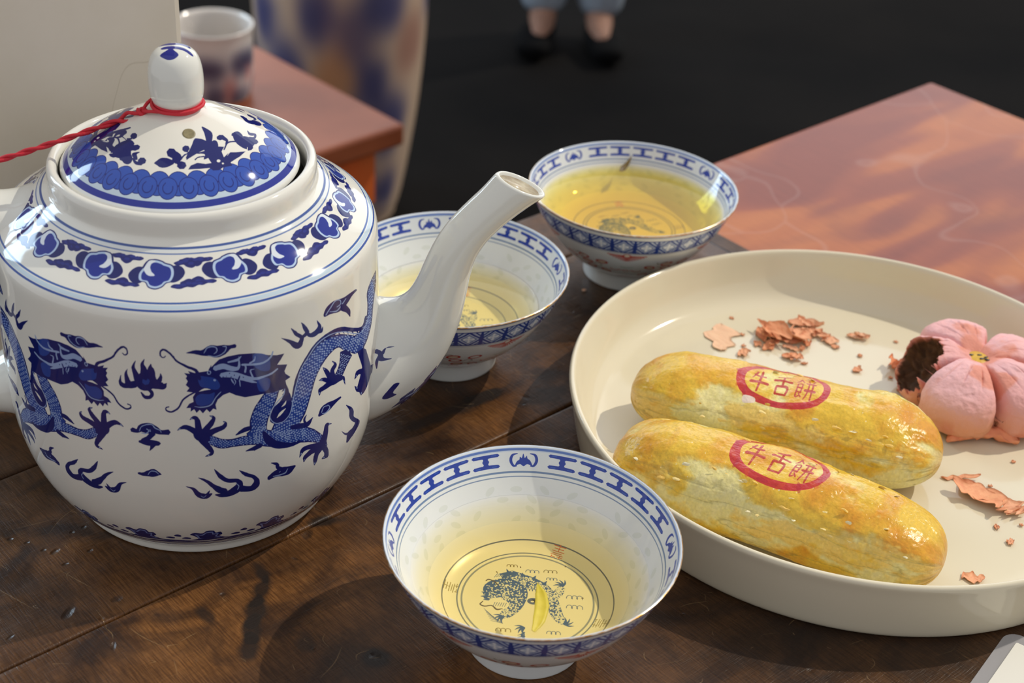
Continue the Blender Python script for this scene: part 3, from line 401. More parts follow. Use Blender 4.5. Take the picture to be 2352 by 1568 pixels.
(12,1,[-303,1094,-299,1089,-305,1092]),(12,1,[-304,1081,-300,1076,-306,1079]),(12,1,[-305,1068,-301,1063,-307,1066]),(12,1,[-291,1091,-287,1086,-293,1090]),(12,1,[-294,1080,-290,1074,-296,1078]),(12,1,[-297,1068,-293,1063,-299,1067]),(12,1,[-300,1056,-296,1051,-302,1055]),(12,1,[-274,1082,-270,1076,-276,1081]),(12,1,[-278,1072,-274,1066,-281,1071]),(12,1,[-283,1062,-279,1056,-285,1061]),(12,1,[-287,1051,-284,1046,-289,1050]),
(12,1,[-291,1041,-288,1035,-294,1040]),(12,1,[-263,1078,-259,1072,-265,1077]),(12,1,[-267,1068,-263,1062,-270,1067]),(12,1,[-272,1058,-268,1052,-274,1057]),(12,1,[-276,1048,-272,1042,-279,1047]),(12,1,[-281,1037,-277,1032,-283,1036]),(12,1,[-285,1027,-281,1021,-287,1026]),(12,1,[-257,1066,-253,1060,-260,1065]),(12,1,[-261,1055,-257,1049,-264,1054]),(12,1,[-265,1044,-261,1038,-267,1043]),(12,1,[-269,1033,-265,1028,-271,1032]),
(12,1,[-273,1022,-269,1017,-275,1021]),(12,1,[-239,1056,-235,1050,-242,1055]),(12,1,[-244,1046,-240,1040,-247,1045]),(12,1,[-249,1036,-245,1030,-252,1035]),(12,1,[-254,1026,-250,1020,-257,1025]),(12,1,[-258,1016,-255,1010,-261,1015]),(12,1,[-263,1006,-259,1000,-266,1005]),(12,1,[-231,1040,-227,1034,-234,1040]),(12,1,[-237,1031,-233,1025,-240,1030]),(12,1,[-242,1022,-238,1015,-245,1021]),(12,1,[-247,1012,-244,1006,-250,1012]),
(12,1,[-253,1003,-249,997,-255,1002]),(12,1,[-218,1034,-214,1028,-221,1034]),(12,1,[-224,1025,-220,1019,-227,1025]),(12,1,[-230,1016,-226,1010,-233,1016]),(12,1,[-236,1007,-232,1001,-239,1007]),(12,1,[-241,998,-238,992,-244,998]),(12,1,[-247,989,-243,983,-250,989]),(12,1,[-206,1014,-202,1008,-210,1014]),(12,1,[-212,1006,-208,999,-215,1005]),(12,1,[-218,997,-214,990,-221,996]),(12,1,[-224,988,-220,981,-227,987]),
(12,1,[-230,979,-226,972,-233,978]),(12,1,[-193,1008,-188,1001,-196,1008]),(12,1,[-199,1000,-194,993,-202,1000]),(12,1,[-205,991,-200,984,-208,991]),(12,1,[-211,982,-207,975,-214,982]),(12,1,[-217,973,-213,966,-220,972]),(12,1,[-222,963,-218,957,-225,963]),(12,1,[-607,829,-605,826,-608,827]),(12,1,[-609,818,-607,814,-610,816]),(12,1,[-611,806,-609,803,-613,804]),(12,1,[-614,795,-612,792,-615,793]),
(12,1,[-616,783,-614,780,-617,781]),(12,1,[-602,832,-600,829,-604,830]),(12,1,[-605,821,-603,817,-606,819]),(12,1,[-607,810,-605,806,-608,807]),(12,1,[-609,798,-607,794,-610,796]),(12,1,[-611,786,-610,783,-613,784]),(12,1,[-614,775,-612,771,-615,773]),(12,1,[-597,821,-595,817,-598,819]),(12,1,[-599,810,-597,806,-600,808]),(12,1,[-601,798,-599,795,-603,796]),(12,1,[-604,786,-602,783,-605,785]),(12,1,[-606,775,-604,772,-607,773]),
(12,1,[-592,824,-590,820,-594,822]),(12,1,[-595,813,-593,809,-596,811]),(12,1,[-597,801,-595,798,-598,799]),(12,1,[-599,789,-597,786,-600,788]),(12,1,[-601,778,-599,774,-603,776]),(12,1,[-604,766,-602,763,-605,764]),(12,1,[-587,813,-585,810,-588,811]),(12,1,[-589,801,-587,798,-590,799]),(12,1,[-591,790,-589,786,-592,788]),(12,1,[-593,778,-591,775,-594,776]),(12,1,[-595,766,-593,763,-596,764]),(12,1,[-580,814,-578,811,-581,812]),
(12,1,[-582,802,-579,799,-583,800]),(12,1,[-583,790,-581,787,-584,788]),(12,1,[-585,779,-583,775,-586,776]),(12,1,[-587,767,-584,763,-588,764]),(12,1,[-588,755,-586,751,-589,752]),(12,1,[-578,806,-575,803,-579,804]),(12,1,[-579,794,-577,791,-580,792]),(12,1,[-580,782,-578,779,-582,780]),(12,1,[-582,770,-580,766,-583,768]),(12,1,[-583,758,-581,754,-584,755]),(12,1,[-570,808,-568,805,-571,806]),(12,1,[-571,796,-569,793,-573,794]),
(12,1,[-572,784,-570,780,-574,781]),(12,1,[-573,771,-571,768,-575,769]),(12,1,[-575,759,-572,755,-576,756]),(12,1,[-575,746,-573,743,-577,744]),(12,1,[-567,800,-565,797,-568,798]),(12,1,[-568,788,-566,784,-569,785]),(12,1,[-569,775,-567,772,-570,773]),(12,1,[-570,763,-568,759,-571,760]),(12,1,[-571,750,-569,747,-572,748]),(12,1,[-559,802,-557,799,-560,800]),(12,1,[-560,790,-558,786,-561,787]),(12,1,[-561,777,-558,774,-562,775]),
(12,1,[-561,764,-559,761,-562,762]),(12,1,[-562,752,-560,749,-563,749]),(12,1,[-563,739,-560,736,-564,737]),(12,1,[-556,794,-554,791,-557,791]),(12,1,[-556,781,-554,778,-557,779]),(12,1,[-557,769,-555,765,-558,766]),(12,1,[-557,756,-555,753,-558,753]),(12,1,[-558,743,-556,740,-559,740]),(12,1,[-548,796,-546,793,-549,794]),(12,1,[-548,784,-546,781,-549,781]),(12,1,[-549,771,-546,768,-550,768]),(12,1,[-549,758,-546,755,-550,755]),
(12,1,[-549,745,-547,742,-550,743]),(12,1,[-549,732,-547,729,-550,729]),(12,1,[-545,788,-542,785,-545,786]),(12,1,[-545,775,-542,772,-545,773]),(12,1,[-545,763,-542,760,-545,760]),(12,1,[-545,750,-542,747,-545,747]),(12,1,[-545,737,-542,733,-545,734]),(12,1,[-541,793,-538,790,-542,791]),(12,1,[-541,780,-538,777,-541,778]),(12,1,[-540,767,-538,764,-541,765]),(12,1,[-540,754,-538,751,-541,752]),(12,1,[-540,741,-538,738,-541,738]),
(12,1,[-540,728,-537,725,-541,725]),(12,1,[-533,784,-531,781,-534,781]),(12,1,[-533,771,-530,768,-534,768]),(12,1,[-532,758,-530,755,-533,755]),(12,1,[-532,744,-529,742,-532,742]),(12,1,[-531,731,-528,728,-532,728]),(12,1,[-530,790,-528,787,-531,787]),(12,1,[-529,776,-527,774,-530,773]),(12,1,[-529,763,-526,760,-529,760]),(12,1,[-528,750,-525,747,-528,747]),(12,1,[-527,736,-524,734,-527,733]),(12,1,[-526,722,-523,719,-526,719]),
(12,1,[-523,781,-520,779,-524,778]),(12,1,[-522,768,-519,765,-522,765]),(12,1,[-520,754,-517,752,-521,751]),(12,1,[-519,741,-516,738,-519,738]),(12,1,[-517,727,-514,724,-517,723]),(12,1,[-521,787,-518,785,-521,784]),(12,1,[-519,774,-516,771,-519,771]),(12,1,[-517,760,-514,758,-517,757]),(12,1,[-515,747,-512,744,-516,744]),(12,1,[-513,733,-510,730,-514,730]),(12,1,[-511,719,-508,716,-512,715]),(12,1,[-512,780,-510,778,-513,777]),
(12,1,[-510,766,-507,764,-511,763]),(12,1,[-508,752,-505,750,-508,749]),(12,1,[-506,739,-503,736,-506,736]),(12,1,[-503,724,-500,722,-503,721]),(12,1,[-510,786,-507,784,-510,783]),(12,1,[-507,773,-505,771,-508,769]),(12,1,[-505,759,-502,757,-505,756]),(12,1,[-503,745,-500,743,-503,742]),(12,1,[-500,731,-497,729,-500,728]),(12,1,[-498,717,-494,714,-498,713]),(12,1,[-501,779,-498,777,-501,776]),(12,1,[-499,765,-496,763,-499,762]),
(12,1,[-496,751,-493,749,-496,749]),(12,1,[-494,738,-491,735,-494,735]),(12,1,[-491,723,-488,721,-491,720]),(12,1,[-495,785,-492,783,-495,782]),(12,1,[-492,771,-489,769,-492,768]),(12,1,[-490,758,-487,755,-490,755]),(12,1,[-487,744,-484,742,-488,741]),(12,1,[-485,730,-482,727,-485,726]),(12,1,[-482,715,-479,713,-482,712]),(12,1,[-490,778,-487,775,-490,775]),(12,1,[-487,764,-484,762,-488,761]),(12,1,[-485,750,-482,748,-485,747]),
(12,1,[-483,736,-480,734,-483,733]),(12,1,[-480,722,-477,719,-480,719]),(12,1,[-481,770,-479,767,-482,767]),(12,1,[-479,756,-476,754,-480,753]),(12,1,[-477,742,-474,740,-478,739]),(12,1,[-475,728,-472,725,-475,725]),(12,1,[-476,775,-473,773,-477,772]),(12,1,[-474,761,-471,759,-475,759]),(12,1,[-472,748,-469,745,-473,745]),(12,1,[-470,734,-467,731,-471,731]),(12,1,[-468,719,-465,716,-468,716]),(12,1,[-467,766,-464,764,-468,764]),
(12,1,[-465,753,-462,750,-466,750]),(12,1,[-463,739,-460,736,-464,736]),(12,1,[-461,724,-458,721,-461,721]),(12,1,[-463,772,-460,769,-464,769]),(12,1,[-461,758,-458,755,-462,755]),(12,1,[-459,744,-456,742,-460,741]),(12,1,[-457,730,-454,727,-458,727]),(12,1,[-455,715,-452,712,-455,712]),(12,1,[-455,763,-452,760,-455,760]),(12,1,[-453,749,-449,746,-453,746]),(12,1,[-451,735,-447,732,-451,732]),(12,1,[-448,720,-445,717,-448,717]),
(12,1,[-533,1014,-535,1013,-534,1017]),(12,1,[-541,1023,-543,1021,-542,1026]),(12,1,[-548,1032,-550,1030,-550,1035]),(12,1,[-533,1000,-535,998,-534,1003]),(12,1,[-540,1009,-543,1007,-542,1012]),(12,1,[-548,1017,-550,1016,-550,1020]),(12,1,[-556,1026,-558,1024,-557,1029]),(12,1,[-539,999,-541,997,-540,1002]),(12,1,[-546,1008,-548,1006,-548,1011]),(12,1,[-554,1017,-556,1015,-555,1019]),(12,1,[-538,985,-541,983,-540,988]),
(12,1,[-546,993,-548,992,-548,997]),(12,1,[-554,1002,-556,1000,-555,1005]),(12,1,[-561,1011,-564,1009,-563,1014]),(12,1,[-544,984,-546,982,-546,987]),(12,1,[-552,993,-554,991,-553,996]),(12,1,[-560,1001,-562,1000,-561,1004]),(12,1,[-544,969,-547,967,-546,972]),(12,1,[-552,978,-554,976,-553,981]),(12,1,[-560,987,-562,985,-561,990]),(12,1,[-567,995,-569,993,-568,998]),(12,1,[-543,959,-545,958,-544,962]),
(12,1,[-550,968,-553,966,-552,971]),(12,1,[-558,977,-560,975,-559,980]),(12,1,[-565,986,-568,984,-567,989]),(12,1,[-573,995,-575,993,-574,998]),(12,1,[-549,958,-551,957,-550,961]),(12,1,[-556,967,-559,966,-558,971]),(12,1,[-564,976,-566,975,-565,979]),(12,1,[-571,985,-573,983,-572,988]),(12,1,[-550,942,-552,941,-551,945]),(12,1,[-557,952,-560,950,-559,955]),(12,1,[-565,961,-567,959,-566,964]),(12,1,[-572,970,-574,969,-573,974]),
(12,1,[-579,979,-581,978,-580,983]),(12,1,[-556,941,-559,940,-557,944]),(12,1,[-564,951,-566,949,-565,954]),(12,1,[-571,960,-573,959,-572,964]),(12,1,[-578,970,-580,968,-579,973]),(12,1,[-556,930,-558,929,-557,934]),(12,1,[-563,940,-565,939,-564,944]),(12,1,[-570,950,-572,948,-571,953]),(12,1,[-577,960,-579,958,-578,963]),(12,1,[-584,969,-586,967,-585,972]),(12,1,[-562,930,-564,928,-563,933]),(12,1,[-569,939,-572,938,-570,943]),
(12,1,[-576,949,-579,948,-577,952]),(12,1,[-583,959,-586,957,-584,962]),(12,1,[-564,913,-567,912,-565,917]),(12,1,[-571,923,-574,922,-572,926]),(12,1,[-578,933,-581,931,-579,936]),(12,1,[-585,942,-588,941,-586,946]),(12,1,[-592,952,-595,950,-593,955]),(12,1,[-563,903,-566,901,-565,906]),(12,1,[-571,913,-573,911,-572,916]),(12,1,[-578,922,-580,921,-579,925]),(12,1,[-585,932,-587,930,-586,935]),(12,1,[-592,941,-594,940,-593,944]),
(12,1,[-599,950,-601,949,-600,954]),(12,1,[-570,902,-572,901,-571,906]),(12,1,[-577,912,-579,911,-578,915]),(12,1,[-584,921,-586,920,-585,925]),(12,1,[-591,931,-593,929,-592,934]),(12,1,[-598,940,-600,938,-599,943]),(12,1,[-568,892,-571,891,-569,896]),(12,1,[-576,902,-578,900,-577,905]),(12,1,[-583,911,-585,909,-584,914]),(12,1,[-590,920,-592,918,-591,923]),(12,1,[-597,929,-599,927,-598,932]),(12,1,[-604,938,-606,936,-605,941]),
(12,1,[-576,887,-578,885,-577,891]),(12,1,[-583,896,-585,894,-585,899]),(12,1,[-591,904,-593,902,-592,907]),(12,1,[-598,913,-600,911,-600,916]),(12,1,[-606,921,-608,919,-607,924]),(12,1,[-573,879,-575,877,-575,882]),(12,1,[-581,887,-583,885,-582,890]),(12,1,[-589,895,-591,893,-590,898]),(12,1,[-596,903,-598,900,-598,906]),(12,1,[-604,910,-606,908,-605,913]),(12,1,[-611,918,-613,916,-613,921]),(12,1,[-578,878,-581,876,-580,881]),
(12,1,[-586,886,-588,883,-588,889]),(12,1,[-594,893,-596,891,-596,896]),(12,1,[-602,901,-604,898,-603,904]),(12,1,[-609,908,-611,905,-611,911]),(12,1,[-577,865,-579,862,-578,868]),(12,1,[-585,872,-587,869,-586,875]),(12,1,[-593,879,-595,876,-594,882]),(12,1,[-601,886,-603,883,-602,888]),(12,1,[-609,892,-610,890,-610,895]),(12,1,[-616,899,-618,896,-618,902]),(12,1,[-582,864,-584,861,-583,867]),(12,1,[-590,870,-592,868,-591,873]),
(12,1,[-598,877,-600,874,-599,880]),(12,1,[-606,883,-608,880,-607,886]),(12,1,[-614,889,-615,886,-615,892]),(12,1,[-579,852,-581,849,-581,855]),(12,1,[-587,858,-589,855,-589,860]),(12,1,[-596,863,-597,860,-597,866]),(12,1,[-604,869,-605,866,-605,871]),(12,1,[-612,874,-613,871,-613,877]),(12,1,[-620,879,-621,876,-621,882]),(12,1,[-584,846,-586,843,-586,849]),(12,1,[-593,851,-594,848,-594,854]),(12,1,[-601,855,-602,852,-603,858]),
(12,1,[-609,860,-610,856,-611,862]),(12,1,[-617,864,-619,861,-619,866]),(12,1,[-580,837,-582,833,-582,839]),(12,1,[-589,840,-590,837,-591,843]),(12,1,[-597,843,-598,840,-599,846]),(12,1,[-606,847,-607,843,-607,849]),(12,1,[-614,850,-615,846,-616,852]),(12,1,[-622,853,-623,849,-624,855]),(12,1,[-585,835,-586,831,-587,837]),(12,1,[-593,838,-594,834,-595,840]),(12,1,[-601,840,-603,836,-603,842]),(12,1,[-610,842,-611,839,-612,844]),
(12,1,[-618,845,-619,841,-620,847]),(12,1,[-580,830,-581,825,-582,831]),(12,1,[-588,830,-589,826,-591,831]),(12,1,[-597,830,-597,826,-599,832]),(12,1,[-605,830,-606,826,-607,832]),(12,1,[-613,830,-614,826,-615,832]),(12,1,[-621,830,-622,826,-623,831]),(12,1,[-584,825,-584,821,-586,826]),(12,1,[-591,823,-592,819,-594,824]),(12,1,[-599,821,-599,816,-601,822]),(12,1,[-607,818,-607,814,-609,819]),(12,1,[-615,816,-615,811,-617,817]),
(12,1,[-577,818,-577,814,-579,819]),(12,1,[-584,814,-584,809,-587,814]),(12,1,[-592,809,-591,805,-594,810]),(12,1,[-599,805,-599,800,-601,805]),(12,1,[-606,800,-606,796,-608,800]),(12,1,[-613,795,-613,791,-615,796]),(12,1,[-578,808,-578,803,-580,808]),(12,1,[-585,803,-585,798,-587,803]),(12,1,[-592,798,-592,794,-594,798]),(12,1,[-599,793,-599,789,-601,793]),(12,1,[-606,788,-606,784,-608,788]),(12,1,[-571,800,-571,795,-573,801]),
(12,1,[-578,796,-578,791,-580,796]),(12,1,[-585,791,-585,787,-588,792]),(12,1,[-593,787,-592,782,-595,787]),(12,1,[-600,782,-600,778,-602,783]),(12,1,[-607,778,-607,773,-609,778]),(12,1,[-571,787,-571,782,-573,788]),(12,1,[-579,784,-579,779,-581,784]),(12,1,[-586,780,-586,775,-588,781]),(12,1,[-594,776,-594,772,-596,777]),(12,1,[-601,772,-601,768,-603,773]),(12,1,[-599,773,-601,775,-598,775]),(12,1,[-600,785,-602,787,-599,788]),
(12,1,[-600,797,-602,799,-599,800]),(12,1,[-607,769,-609,771,-606,771]),(12,1,[-607,781,-610,783,-607,783]),(12,1,[-608,793,-610,795,-607,796]),(12,1,[-608,805,-610,807,-607,808]),(12,1,[-611,776,-613,778,-610,778]),(12,1,[-611,788,-614,790,-611,790]),(12,1,[-612,800,-614,802,-611,803]),(12,1,[-615,771,-617,773,-614,773]),(12,1,[-615,783,-617,785,-614,785]),(12,1,[-616,795,-618,797,-615,798]),(12,1,[-616,807,-618,809,-615,810]),
(12,1,[-623,778,-625,780,-622,781]),(12,1,[-623,790,-625,793,-622,793]),(12,1,[-624,803,-626,805,-623,805]),(12,1,[-626,773,-629,775,-626,776]),(12,1,[-627,785,-629,787,-626,788]),(12,1,[-627,797,-629,799,-627,800]),(12,1,[-628,809,-630,812,-627,812]),(12,1,[-634,781,-636,782,-633,783]),(12,1,[-634,793,-637,795,-634,795]),(12,1,[-635,805,-637,807,-634,807]),(12,1,[-637,775,-639,777,-637,778]),(12,1,[-638,787,-640,789,-637,790]),
(12,1,[-638,799,-641,801,-638,802]),(12,1,[-639,811,-641,813,-638,814]),(12,1,[-641,782,-643,783,-640,784]),(12,1,[-642,794,-644,796,-641,796]),(12,1,[-642,806,-644,808,-642,809]),(12,1,[-647,776,-649,778,-646,779]),(12,1,[-648,788,-650,790,-647,791]),(12,1,[-649,800,-651,802,-648,803]),(12,1,[-649,812,-652,814,-649,815]),(12,1,[-653,782,-656,783,-653,785]),(12,1,[-654,794,-657,796,-654,797]),(12,1,[-655,806,-658,808,-655,809]),
(12,1,[-657,788,-659,789,-656,791]),(12,1,[-658,800,-660,802,-657,803]),(12,1,[-662,782,-664,783,-662,784]),(12,1,[-663,794,-666,795,-663,796]),(12,1,[-664,806,-667,807,-664,809]),(12,1,[-669,788,-671,789,-668,790]),(12,1,[-670,800,-672,801,-669,802]),(12,1,[-674,781,-676,783,-673,784]),(12,1,[-675,794,-677,795,-674,796]),(12,1,[-675,805,-678,807,-675,808]),(12,1,[-677,787,-679,789,-677,790]),(12,1,[-678,800,-680,801,-677,802]),
(12,1,[-682,782,-685,783,-682,784]),(12,1,[-683,794,-685,796,-682,796]),(12,1,[-684,806,-686,807,-683,808]),(12,1,[-688,788,-690,790,-687,790]),(12,1,[-689,800,-691,802,-688,803]),(12,1,[-693,782,-695,784,-693,785]),(12,1,[-693,794,-696,796,-693,797]),(12,1,[-694,806,-696,808,-693,809]),(12,1,[-699,777,-701,779,-698,779]),(12,1,[-699,789,-701,791,-698,791]),(12,1,[-699,801,-701,803,-698,804]),(12,1,[-698,813,-701,815,-698,816]),
(12,1,[-704,784,-706,786,-703,787]),(12,1,[-703,796,-705,798,-703,798]),(12,1,[-703,808,-705,810,-702,810]),(12,1,[-710,780,-712,783,-709,782]),(12,1,[-709,792,-711,794,-708,794]),(12,1,[-708,803,-709,806,-707,806]),(12,1,[-706,815,-708,817,-705,817]),(12,1,[-715,789,-716,791,-714,791]),(12,1,[-713,800,-715,803,-712,802]),(12,1,[-711,811,-713,814,-710,813]),(12,1,[-721,787,-722,789,-720,788]),(12,1,[-718,798,-720,800,-717,799]),
(12,1,[-716,808,-718,811,-715,810]),(12,1,[-713,819,-715,822,-712,821]),(12,1,[-726,798,-728,801,-725,800]),(12,1,[-723,808,-725,812,-722,810]),(12,1,[-721,819,-722,822,-719,821]),(12,1,[-732,796,-734,800,-731,798]),(12,1,[-729,807,-731,810,-728,809]),(12,1,[-726,817,-727,821,-725,819]),(12,1,[-723,828,-724,831,-722,830]),(12,1,[-735,806,-736,809,-733,807]),(12,1,[-732,816,-733,819,-730,818]),(12,1,[-729,826,-730,830,-727,828]),
(12,1,[-740,804,-742,807,-739,806]),(12,1,[-737,814,-739,817,-736,816]),(12,1,[-734,825,-736,828,-733,826]),(12,1,[-731,835,-733,838,-730,837]),(12,1,[-743,813,-744,816,-741,815]),(12,1,[-740,823,-741,826,-738,825]),(12,1,[-736,834,-738,837,-735,835]),(12,1,[-747,824,-748,827,-746,825]),(12,1,[-744,834,-745,837,-742,836]),(12,1,[-752,822,-754,826,-751,824]),(12,1,[-749,833,-750,836,-748,834]),(12,1,[-746,843,-747,846,-744,845]),
(12,1,[-754,831,-756,834,-753,833]),(12,1,[-751,842,-752,845,-750,843]),(12,1,[-457,762,-454,758,-458,760]),(12,1,[-458,750,-455,747,-459,749]),(12,1,[-459,739,-456,735,-460,737]),(12,1,[-460,727,-457,723,-461,725]),(12,1,[-461,715,-458,711,-462,713]),(12,1,[-450,763,-447,759,-451,761]),(12,1,[-451,751,-448,747,-452,749]),(12,1,[-452,740,-449,736,-453,738]),(12,1,[-453,728,-450,724,-454,726]),(12,1,[-454,715,-451,711,-455,713]),
(12,1,[-454,703,-452,699,-456,701]),(12,1,[-443,752,-441,748,-445,750]),(12,1,[-445,740,-442,736,-446,738]),(12,1,[-446,728,-443,724,-447,726]),(12,1,[-446,716,-444,712,-448,714]),(12,1,[-447,704,-445,700,-448,702]),(12,1,[-437,740,-435,736,-438,738]),(12,1,[-438,729,-436,724,-439,727]),(12,1,[-439,717,-437,712,-441,715]),(12,1,[-440,705,-438,700,-442,703]),(12,1,[-429,739,-426,735,-430,738]),(12,1,[-430,728,-428,724,-432,726]),
(12,1,[-432,717,-430,712,-433,715]),(12,1,[-434,705,-431,701,-435,703]),(12,1,[-435,693,-433,689,-437,692]),(12,1,[-422,726,-420,722,-424,725]),(12,1,[-424,716,-422,711,-426,714]),(12,1,[-427,705,-424,700,-428,703]),(12,1,[-429,694,-426,689,-430,692]),(12,1,[-414,724,-411,720,-415,723]),(12,1,[-416,714,-414,709,-418,712]),(12,1,[-419,703,-416,698,-420,702]),(12,1,[-421,692,-419,688,-423,691]),(12,1,[-424,682,-421,677,-425,680]),
(12,1,[-408,710,-405,706,-409,709]),(12,1,[-410,700,-408,696,-412,699]),(12,1,[-413,690,-411,685,-415,689]),(12,1,[-416,680,-414,675,-418,679]),(12,1,[-402,697,-399,692,-403,696]),(12,1,[-405,687,-402,682,-407,686]),(12,1,[-408,678,-406,673,-410,677]),(12,1,[-392,692,-390,687,-394,691]),(12,1,[-396,683,-394,678,-398,683]),(12,1,[-400,675,-398,670,-402,674]),(12,1,[-404,666,-402,661,-406,665]),(12,1,[-388,678,-386,673,-390,678]),
(12,1,[-393,671,-391,666,-395,671]),(12,1,[-398,663,-396,658,-400,663]),(12,1,[-384,666,-383,661,-387,666]),(12,1,[-391,661,-390,656,-393,661]),(12,1,[-374,651,-374,647,-377,653]),(12,1,[-383,653,-383,648,-386,654]),(12,1,[-392,653,-392,649,-395,655]),(12,1,[-376,640,-376,636,-378,643]),(12,1,[-386,645,-386,641,-388,647]),(12,1,[-368,624,-369,621,-371,627]),(12,1,[-378,629,-379,626,-381,632]),(12,1,[-389,634,-389,630,-391,636]),
(12,1,[-239,1044,-236,1043,-238,1041]),(12,1,[-230,1031,-226,1029,-228,1027]),(12,1,[-220,1017,-216,1015,-219,1014]),(12,1,[-210,1002,-206,1001,-208,999]),(12,1,[-200,988,-195,986,-198,984]),(12,1,[-189,972,-184,970,-187,969]),(12,1,[-177,956,-172,954,-175,953]),(12,1,[-231,1039,-227,1037,-230,1035]),(12,1,[-221,1025,-217,1023,-220,1021]),(12,1,[-211,1010,-207,1009,-210,1007]),(12,1,[-201,995,-197,994,-199,992]),
(12,1,[-190,980,-186,978,-189,977]),(12,1,[-179,964,-174,962,-177,961]),(12,1,[-219,1033,-215,1031,-217,1029]),(12,1,[-209,1018,-205,1017,-207,1015]),(12,1,[-198,1004,-194,1002,-197,1000]),(12,1,[-187,988,-183,986,-186,985]),(12,1,[-176,972,-171,970,-174,969]),(12,1,[-217,1041,-213,1040,-216,1038]),(12,1,[-207,1027,-202,1025,-205,1023]),(12,1,[-196,1012,-191,1010,-194,1008]),(12,1,[-185,997,-180,995,-183,993]),
(12,1,[-173,981,-168,978,-171,977]),(12,1,[-160,964,-155,962,-158,960]),(12,1,[-208,1035,-204,1033,-207,1031]),(12,1,[-197,1020,-193,1018,-196,1017]),(12,1,[-186,1005,-182,1003,-184,1001]),(12,1,[-174,989,-170,987,-172,985]),(12,1,[-162,973,-156,970,-159,969]),(12,1,[-196,1029,-192,1028,-194,1025]),(12,1,[-184,1014,-180,1013,-182,1010]),(12,1,[-171,998,-167,997,-170,995]),(12,1,[-158,982,-153,980,-156,978]),
(12,1,[-199,1038,-195,1037,-197,1034]),(12,1,[-187,1023,-183,1022,-185,1019]),(12,1,[-174,1007,-170,1006,-172,1004]),(12,1,[-160,991,-156,989,-158,987]),(12,1,[-146,974,-141,972,-143,970]),(12,1,[-187,1034,-182,1033,-184,1030]),(12,1,[-173,1018,-169,1017,-171,1015]),(12,1,[-159,1002,-155,1001,-156,998]),(12,1,[-144,985,-139,984,-141,981]),(12,1,[-176,1028,-172,1027,-174,1024]),(12,1,[-162,1013,-158,1011,-160,1008]),
(12,1,[-147,996,-142,994,-144,991]),(12,1,[-179,1038,-176,1037,-177,1034]),(12,1,[-165,1023,-161,1021,-163,1019]),(12,1,[-150,1006,-146,1005,-147,1002]),(12,1,[-134,989,-129,987,-131,984]),(12,1,[-165,1035,-161,1035,-162,1031]),(12,1,[-150,1019,-145,1018,-147,1015]),(12,1,[-133,1002,-128,1000,-130,997]),(12,1,[-169,1046,-165,1045,-166,1042]),(12,1,[-154,1030,-150,1029,-151,1026]),(12,1,[-137,1013,-133,1012,-134,1009]),
(12,1,[-120,995,-115,993,-116,990]),(12,1,[-158,1041,-154,1040,-155,1037]),(12,1,[-142,1024,-137,1023,-139,1020]),(12,1,[-124,1007,-119,1005,-121,1002]),(12,1,[-146,1036,-142,1035,-143,1032]),(12,1,[-129,1019,-124,1017,-126,1014]),(12,1,[-148,1050,-144,1050,-145,1046]),(12,1,[-131,1033,-126,1032,-127,1029]),(12,1,[-111,1015,-107,1014,-108,1010]),(12,1,[-136,1045,-132,1045,-133,1041]),(12,1,[-118,1028,-113,1027,-114,1023]),
(12,1,[-142,1057,-139,1057,-139,1052]),(12,1,[-124,1040,-120,1039,-120,1035]),(12,1,[-104,1021,-100,1020,-100,1016]),(12,1,[-131,1052,-127,1052,-127,1048]),(12,1,[-112,1035,-107,1034,-108,1029]),(12,1,[-137,1068,-133,1068,-133,1064]),(12,1,[-117,1052,-114,1051,-113,1047]),(12,1,[-96,1033,-92,1032,-91,1027]),(12,1,[-126,1064,-122,1064,-122,1060]),(12,1,[-105,1047,-101,1047,-101,1042]),(12,1,[-114,1061,-111,1060,-110,1056]),
(12,1,[-122,1078,-119,1079,-118,1074]),(12,1,[-101,1061,-97,1061,-96,1056]),(12,1,[-111,1075,-108,1075,-106,1070]),(12,1,[-120,1088,-117,1089,-116,1084]),(12,1,[-99,1071,-96,1071,-94,1066]),(12,1,[-108,1089,-105,1089,-104,1084]),(12,1,[-118,1102,-114,1103,-113,1098]),(12,1,[-96,1085,-92,1085,-91,1080]),(12,1,[-106,1098,-103,1099,-102,1093]),(12,1,[-116,1116,-113,1117,-111,1111]),(12,1,[-94,1099,-91,1099,-89,1093]),
(12,1,[-125,1129,-123,1130,-121,1124]),(12,1,[-105,1113,-102,1113,-100,1107]),(12,1,[-82,1094,-78,1094,-76,1088]),(12,1,[-115,1130,-112,1131,-110,1126]),(12,1,[-93,1113,-89,1113,-88,1108]),(12,1,[-124,1143,-122,1144,-120,1138]),(12,1,[-104,1127,-101,1127,-99,1122]),(12,1,[-81,1108,-77,1108,-75,1102]),(12,1,[-114,1144,-110,1145,-109,1139]),(12,1,[-92,1127,-88,1127,-87,1121]),(12,1,[-123,1157,-120,1157,-119,1152]),
(12,1,[-102,1140,-99,1140,-97,1135]),(12,1,[-79,1121,-75,1121,-73,1115]),(12,1,[-111,1157,-107,1157,-107,1152]),(12,1,[-89,1138,-85,1138,-84,1133]),(12,1,[-118,1172,-114,1172,-114,1168]),(12,1,[-97,1154,-93,1154,-93,1149]),(12,1,[-73,1134,-68,1133,-68,1128]),(12,1,[-106,1167,-102,1166,-102,1162]),(12,1,[-84,1147,-79,1146,-79,1142]),(12,1,[-113,1181,-109,1180,-109,1176]),(12,1,[-91,1162,-87,1161,-87,1157]),
